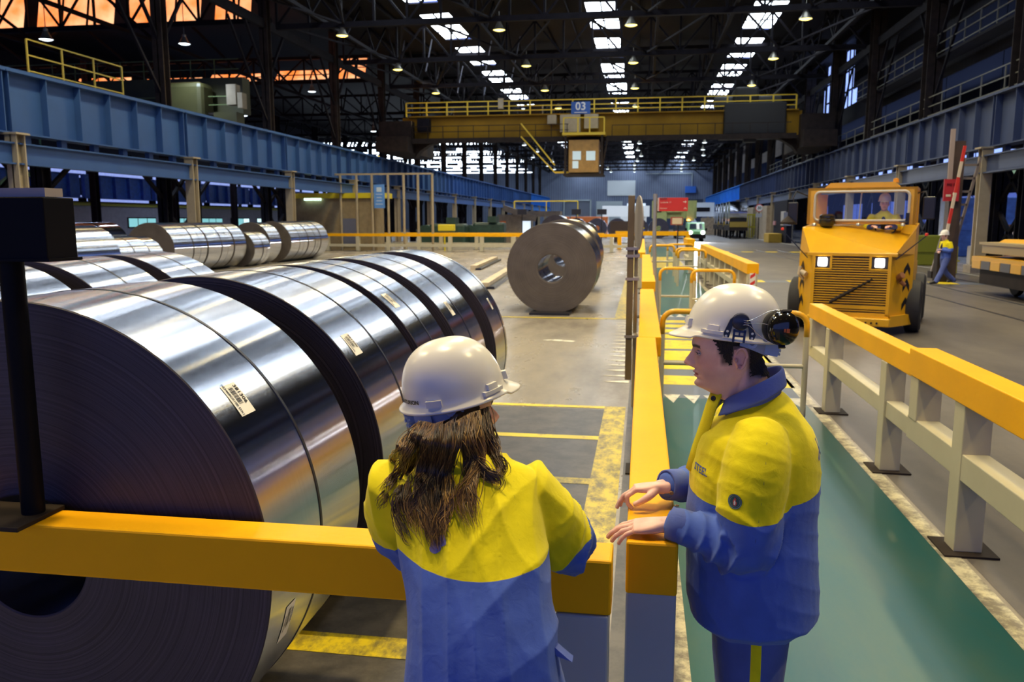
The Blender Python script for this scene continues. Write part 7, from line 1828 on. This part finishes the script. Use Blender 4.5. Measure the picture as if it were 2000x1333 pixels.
def wseam(c, sd, w_):
    m_ = gauss(sd, .0013)*0.6
    m_ = np.maximum(m_, gauss(c[:, 0]-(-.262-0.25*(c[:, 2]-1.30)), .0012)*(c[:, 1] < 2.05)*(w_ < .6)*0.7)
    return m_
jw = jacket(wom, wt, warms, {'torso': wts, 'arms': [lambda c, t: 0.205-t+0.05*(c[:, 2]-1.2), lambda c, t: 0.155-t], 'seam': wseam}, (1, -0.1, 0), seed=12, voxel=0.0055, amp=0.028, foldaxes=(((0.9, 0.1, 0.5), 62), ((0.6, 0, -1), 48), ((1, 0, 0.1), 85)))
jw['label'] = 'work jacket, yellow yoke and sleeves over blue'
collar(wom, (-.484, 2.085, 1.490), .072, .070, .045, (0, -0.35), blu_m, PI/2, gap=0.5)['label'] = 'blue collar'
bt_cur = bvh_of(jw)
vs = []; fs = []
for k, (px_, pz_, r_) in enumerate([(0, 0.05, .016), (-.012, 0.0, .018), (-0.004, -0.04, .015), (.012, -.025, .012)]):
    o_ = len(vs); vs += [(px_+r_*math.cos(t)*(1+.2*math.sin(3*t+k)), pz_+r_*math.sin(t)) for t in np.linspace(0, 2*PI, 14, endpoint=False)]; fs.append(tuple(range(o_, o_+14)))
stick(vs, fs, (-.470, 1.80, 1.365), (1, 0, 0), (0, 0, 1), (0.0, 1, 0), 'back_print', mat('violet_print', (0.20, 0.18, 0.42), 0.6), wom)
g = MB(); g.prism([(-.186, 1.105), (-.150, 1.075), (-.140, 1.068), (-.178, 1.080)], 1.80, 1.83, 'Y'); g.build('side_tab', blu_m, wom, world=True)
mb = MB(); limb(mb, [(-.36, 1.83, .92), (-.36, 1.83, .80)], [(.165, .13), (.17, .135)], side=(1, 0, 0), n=28)
for sx in (-1, 1): limb(mb, [(-.36+sx*.08, 1.83, .88), (-.365+sx*.092, 1.82, .70), (-.36+sx*.094, 1.83, .47), (-.37+sx*.094, 1.80, .25), (-.37+sx*.094, 1.79, .08)], [.105, .095, .078, .072, .075], n=20)
me = fuse(mb, 0.008, 4); c = coords(me); c += normals(me)*folds(c, 4, 0.006, (((0, 0, 1), 30),))[:, None]; setco(me, c); attr(me, 'sd', np.full(len(c), -1.0)); place(me, 'trousers', tro_m, wom)
for sx in (-1, 1):
    mb = MB(); limb(mb, [(-.37+sx*.092, 1.75, .05), (-.37+sx*.093, 1.81, .07), (-.37+sx*.097, 1.89, .05), (-.37+sx*.10, 1.95, .036)], [(.038, .048), (.044, .066), (.044, .042), (.036, .032)], side=(1, 0, 0), n=18); me = fuse(mb, .006, 3); place(me, 'boot', boot, wom)
Wt = frameM((-0.492, 2.140, 1.624), (0.80, 0.60, 0.17), (0.0, 0.0, 1), (1.03, 1.0, 1.03))
hw = helmet(wom, Wt, brand=(math.radians(222)-2*PI if False else math.radians(-171), 0.0255, 0.0150, 'CENTURION'))
hw['label'] = 'white safety helmet with black brand lettering'
# long hair: strands in clumps falling over the back
F_PX = 1600.0
def pray(px, py):
    d = V(((px-1000)/F_PX, (666.5-py)/F_PX, 1.0))
    ax_, ay_, az_ = V(xc_), V(yc), V(zc)
    return V((ax_.dot(d), ay_.dot(d), az_.dot(d)))
def hp(px, py, depth): return V((0, 0, 2.1))+pray(px, py)*depth
def on_back(px, py, lift):
    o_ = V((0, 0, 2.1)); d = pray(px, py).normalized(); h = bt_cur.ray_cast(o_, d)
    if h[0] is None or h[3] > 2.3: return hp(px, py, 2.02)
    return h[0]-d*lift
def clump(pts, n, w0, w1, tint, seed, curl=0.006, r0=0.0010, flat=0.5, start=None):
    r_ = random.Random(seed); P = crom([tuple(p) for p in pts], 8); N = len(P); out = []
    view = V((0, 1, 0))
    for s in range(n):
        a = r_.gauss(0, 0.42); b_ = r_.gauss(0, 0.4); ph = r_.uniform(0, 6); fr = r_.uniform(1.2, 3.0); stop = r_.uniform(0.80, 1.0); tn = min(1, max(0, tint+r_.gauss(0, 0.30)))
        am = curl*r_.uniform(0.3, 1.4); drift = r_.gauss(0, 0.007)
        pts2 = []; m = int(N*stop)
        for i in range(m):
            t = i/(N-1); w = w0+(w1-w0)*t if t < 0.7 else (w0+(w1-w0)*0.7)*(1-(t-0.7)*1.6)
            d = V(P[min(i+1, N-1)])-V(P[max(i-1, 0)]); d.normalize(); sx = d.cross(view).normalized()
            p = V(P[i])+sx*(a*w+am*math.sin(fr*2*PI*t+ph)+drift*t*t)-view*(abs(b_)*0.010*(1-t*.6))+view*0.002
            pts2.append(p)
        if m > 3: out.append((pts2, [r0*(1.0 if i < m*0.75 else max(0.15, (m-i)/(m*0.25))) for i in range(m)], tn))
    return out
rootc = lambda ang, z: Wh @ V((math.cos(ang)*.092, math.sin(ang)*.080, z))
strands = []
def add_clump(root, way, n, w0, w1, tint, seed, curl=0.006, lift=0.014):
    pts = list(root)+[on_back(px, py, lift) if py > 880 else hp(px, py, dp) for (px, py, dp) in way]
    strands.extend(clump(pts, n, w0, w1, tint, seed, curl))
# guides: pixel coordinates of the photograph give the places on the woman's own back
add_clump([hp(835, 825, 2.08)], [(815, 860, 2.02), (800, 910, 0), (790, 960, 0), (795, 1000, 0), (812, 1040, 0)], 90, .018, .020, .35, 1, .010)
add_clump([hp(850, 828, 2.07)], [(840, 865, 2.00), (830, 915, 0), (822, 970, 0), (835, 1020, 0), (850, 1075, 0)], 120, .022, .024, .35, 2, .009)
add_clump([hp(870, 828, 2.07)], [(868, 870, 2.00), (858, 920, 0), (850, 980, 0), (848, 1030, 0), (856, 1082, 0)], 120, .024, .028, .25, 3, .007)
add_clump([hp(890, 825, 2.08)], [(884, 870, 2.01), (868, 925, 0), (860, 975, 0), (860, 1010, 0), (842, 1060, 0)], 90, .020, .018, .35, 4, .007)
add_clump([hp(905, 815, 2.10)], [(908, 860, 2.03), (918, 905, 0), (920, 950, 0), (922, 990, 0), (932, 1042, 0)], 60, .018, .016, .45, 5, .008)
add_clump([hp(925, 805, 2.12)], [(928, 850, 2.07), (938, 895, 2.03), (915, 945, 0), (900, 985, 0), (922, 1032, 0)], 60, .020, .012, .6, 6, .008)
add_clump([hp(940, 800, 2.16)], [(948, 850, 2.10), (962, 890, 2.07), (978, 915, 2.05), (972, 935, 2.03)], 90, .020, .020, .30, 7, .006)
add_clump([hp(920, 812, 2.12)], [(915, 860, 2.05), (925, 900, 2.02), (950, 925, 0), (972, 940, 0), (962, 955, 0)], 60, .018, .014, .55, 8, .006)
add_clump([hp(822, 832, 2.12)], [(795, 858, 2.06), (780, 880, 2.03), (768, 900, 0), (775, 915, 0)], 45, .016, .014, .45, 9, .006)
add_clump([hp(815, 845, 2.05)], [(795, 885, 2.02), (780, 920, 0), (760, 945, 0), (742, 972, 0)], 30, .012, .008, .35, 10, .006)
add_clump([hp(825, 860, 2.03)], [(800, 920, 0), (780, 960, 0), (772, 1000, 0), (790, 1045, 0), (805, 1062, 0)], 28, .010, .010, .40, 11, .008)
add_clump([hp(822, 838, 2.10)], [(795, 880, 2.03), (775, 930, 0), (745, 980, 0), (738, 1000, 0)], 14, .008, .010, .45, 12, .010)
add_clump([hp(880, 835, 2.06)], [(874, 900, 0), (876, 960, 0), (870, 1000, 0), (866, 1030, 0), (864, 1060, 0)], 36, .012, .010, .7, 13, .010)
add_clump([hp(945, 800, 2.18)], [(955, 830, 2.15), (965, 865, 2.12), (975, 900, 2.08)], 60, .016, .014, .2, 14, .004)
add_clump([hp(860, 840, 2.05)], [(850, 900, 0), (836, 950, 0), (820, 1000, 0), (826, 1050, 0)], 70, .030, .026, .6, 15, .012)
hb = MB(); tints = []
for pts, rad, tn in strands:
    n0 = len(hb.v); hb.tube(pts, [x*1.15 for x in rad], 4, cap=False); tints += [min(1, max(0, tn))]*(len(hb.v)-n0)
o = hb.build('long_hair', haircol, wom, world=True, smooth=True, fixn=False); attr(o.data, 'tint', tints)
o['label'] = 'long wavy brown hair over the back'

# ================= simpler figures =================
def small_person(label, origin, fwd, pose, name='person', hat=True):
    """origin: ground point. pose gives joint positions in a frame x forward, y left, z up (metres)"""
    t = thing(name, label, 'person', origin)
    f = V(fwd).normalized(); M = frameM(origin, fwd)
    W_ = lambda p: M @ V(p); b = MB(); g = MB(); h_ = pose
    sd_ = M.to_3x3() @ V((0, 1, 0))
    Mh_ = frameM(W_(h_['head']), h_.get('look', fwd) if 'look' not in h_ else (M.to_3x3() @ V(h_['look'])))
    head(b, Mh_)
    nk = V(h_['neck']); pel = V(h_['pelvis'])
    limb(b, [W_(nk-V((0, 0, .06))), W_(nk), W_(V(h_['head'])+V((-.01, 0, -.07)))], [.06, .056, .056], side=sd_, n=16)
    limb(b, [W_(pel), W_((pel+nk)/2), W_(nk-V((0, 0, .08)))], [(.15, .11), (.15, .11), (.13, .08)], side=sd_, n=20)
    sl = []
    for k in ('armL', 'armR'):
        P = [W_(p) for p in h_[k]]; limb(b, P, [.048, .040, .026], side=sd_, n=12)
        d = (P[2]-P[1]).normalized(); 
        hand(b, P[2], d, M.to_3x3() @ V(h_.get('hu', (0, 0, 1))), sd_*(1 if k == 'armR' else -1), [(20, 25, 20)]*4, [(0.7, 0.6, -0.2), (0.95, 0.2, 0), (1, 0, 0)])
        sl.append((P, [.078, .068, .050]))
    for k in ('legL', 'legR'):
        P = [W_(p) for p in h_[k]]; limb(b, P, [.085, .06, .042], side=sd_, n=14)
        limb(b, [P[2]-f*.04, P[2]+f*.04, P[2]+f*.15-V((0, 0, .02))], [.038, .04, .025], side=sd_, n=12)
    me = fuse(b, .006, 1); l_ = headattrs(me, Mh_); place(me, 'body', skin_m, t)
    tz = lambda c: c[:, 2]-(origin[2]+nk.z-0.22)
    jb = MB(); limb(jb, [W_(pel-V((0, 0, .08))), W_(pel+V((0, 0, .08))), W_((pel+nk)/2+V((0, 0, .05))), W_(nk-V((0, 0, .09))), W_(nk-V((0, 0, .03))), W_(nk+V((0, 0, .02)))], [(.185, .14), (.185, .14), (.195, .145), (.185, .12), (.12, .09), (.07, .07)], side=sd_, n=26)
    for P, r_ in sl: limb(jb, P, r_, side=sd_, n=16)
    me = fuse(jb, .009, 4); c = coords(me); c += normals(me)*folds(c, 2, .008, (((0.3, 0.3, 1), 30),))[:, None]; setco(me, c)
    sdv = tz(c)
    for P, r_ in sl:
        d_, tt_ = polydist(c, [tuple(p) for p in P]); m_ = (d_ < r_[0]*1.15) & (tt_ > .09); sdv = np.where(m_, h_.get('slv', .22)-tt_, sdv)
    attr(me, 'sd', sdv); attr(me, 'seam', np.zeros(len(c))); jo = place(me, 'jacket', jac_m, t)
    tb = MB(); limb(tb, [W_(pel+V((0, 0, .04))), W_(pel-V((0, 0, .09)))], [(.15, .12), (.155, .125)], side=sd_, n=20)
    for k in ('legL', 'legR'): limb(tb, [W_(p) for p in h_[k]], [.11, .085, .078], side=sd_, n=16)
    me = fuse(tb, .010, 4); attr(me, 'sd', np.full(len(me.vertices), -1.0)); place(me, 'trousers', tro_m, t)
    for k in ('legL', 'legR'):
        P = W_(h_[k][2]); q = MB(); limb(q, [P-f*.05-V((0, 0, .0)), P+f*.05, P+f*.19-V((0, 0, .03))], [(.045, .05), (.05, .055), (.042, .035)], side=sd_, n=14); q.build('boot', boot, t, world=True, smooth=True)
    if 'shirt' in h_:
        q = MB(); limb(q, [W_(nk+V((.055, 0, -.34))), W_(nk+V((.075, 0, -.20))), W_(nk+V((.055, 0, -.05)))], [(.05, .08), (.055, .085), (.04, .04)], side=sd_, n=16); q.build('shirt', mat('black_shirt', (0.01, 0.01, 0.015), 0.7), t, world=True, smooth=True)
    helmet(t, frameM(W_(V(h_['head'])+V((0, 0, .045))), h_.get('look') and (M.to_3x3() @ V(h_['look'])) or fwd), detail=False, mtl=hatw)
    eyes(t, Mh_)
    return t
small_person('walking man in white helmet and yellow and blue workwear on the right', (9.75, 28.6, 0), (-1, -0.25, 0),
    dict(head=(.09, 0, 1.585), neck=(.03, 0, 1.44), pelvis=(0, 0, .93), armL=[(.02, .19, 1.38), (.0, .25, 1.12), (.20, .10, 1.15)], armR=[(.02, -.19, 1.38), (.04, -.24, 1.12), (.22, -.02, 1.10)],
         legL=[(0, .09, .88), (.14, .09, .48), (.33, .09, .10)], legR=[(0, -.09, .88), (-.06, -.09, .47), (-.40, -.09, .14)], shirt=1, slv=.2))
# driver: seated behind the windscreen (placed in the tractor's frame)
Mtr = Matrix.Translation(TR.location) @ Matrix.Rotation(TR.rotation_euler[2], 4, 'Z') @ Matrix.Diagonal((0.93, 1, 0.98, 1))
dpos = Mtr @ V((0.44, 1.52, 1.05))
df = (Mtr.to_3x3() @ V((0, -1, 0)))
small_person('tractor driver in a white helmet and open yellow jacket behind the windscreen', tuple(dpos), tuple(df),
    dict(head=(.05, 0, 1.39), neck=(.0, 0, 1.235), pelvis=(-.05, 0, .66), look=(1, .05, -.02), armL=[(.0, .20, 1.15), (.08, .29, .93), (.30, .16, .95)], armR=[(.0, -.20, 1.15), (.08, -.30, .93), (.30, -.18, .95)],
         legL=[(.05, .10, .60), (.42, .12, .60), (.50, .12, .15)], legR=[(.05, -.10, .60), (.42, -.12, .60), (.50, -.12, .15)], shirt=1, slv=.40))
T(MB().bb((0.22, 1.60, 1.05), (0.78, 2.1, 1.62)).bb((0.22, 2.0, 1.5), (0.78, 2.15, 2.25)), 'driver_seat', blackm)
T(MB().tube([(0.50+0.19*math.cos(a), 1.27+0.04*math.sin(a), 1.96+0.10*math.sin(a)) for a in np.linspace(0, 2*PI, 25)[:-1]], 0.014, 8, closed=True), 'steering_wheel', blackm)
# far figure in dark clothes
small_person('distant dark-clothed person standing on the floor beside the round sign', (-0.05, 78, 0), (0.3, -1, 0),
    dict(head=(.0, 0, 1.62), neck=(.0, 0, 1.47), pelvis=(0, 0, .93), armL=[(.0, .19, 1.40), (.0, .23, 1.12), (.05, .22, .88)], armR=[(.0, -.19, 1.40), (.0, -.23, 1.12), (.05, -.22, .88)],
         legL=[(0, .09, .88), (.05, .09, .48), (.06, .09, .08)], legR=[(0, -.09, .88), (-.03, -.09, .47), (-.10, -.09, .08)], slv=.0))
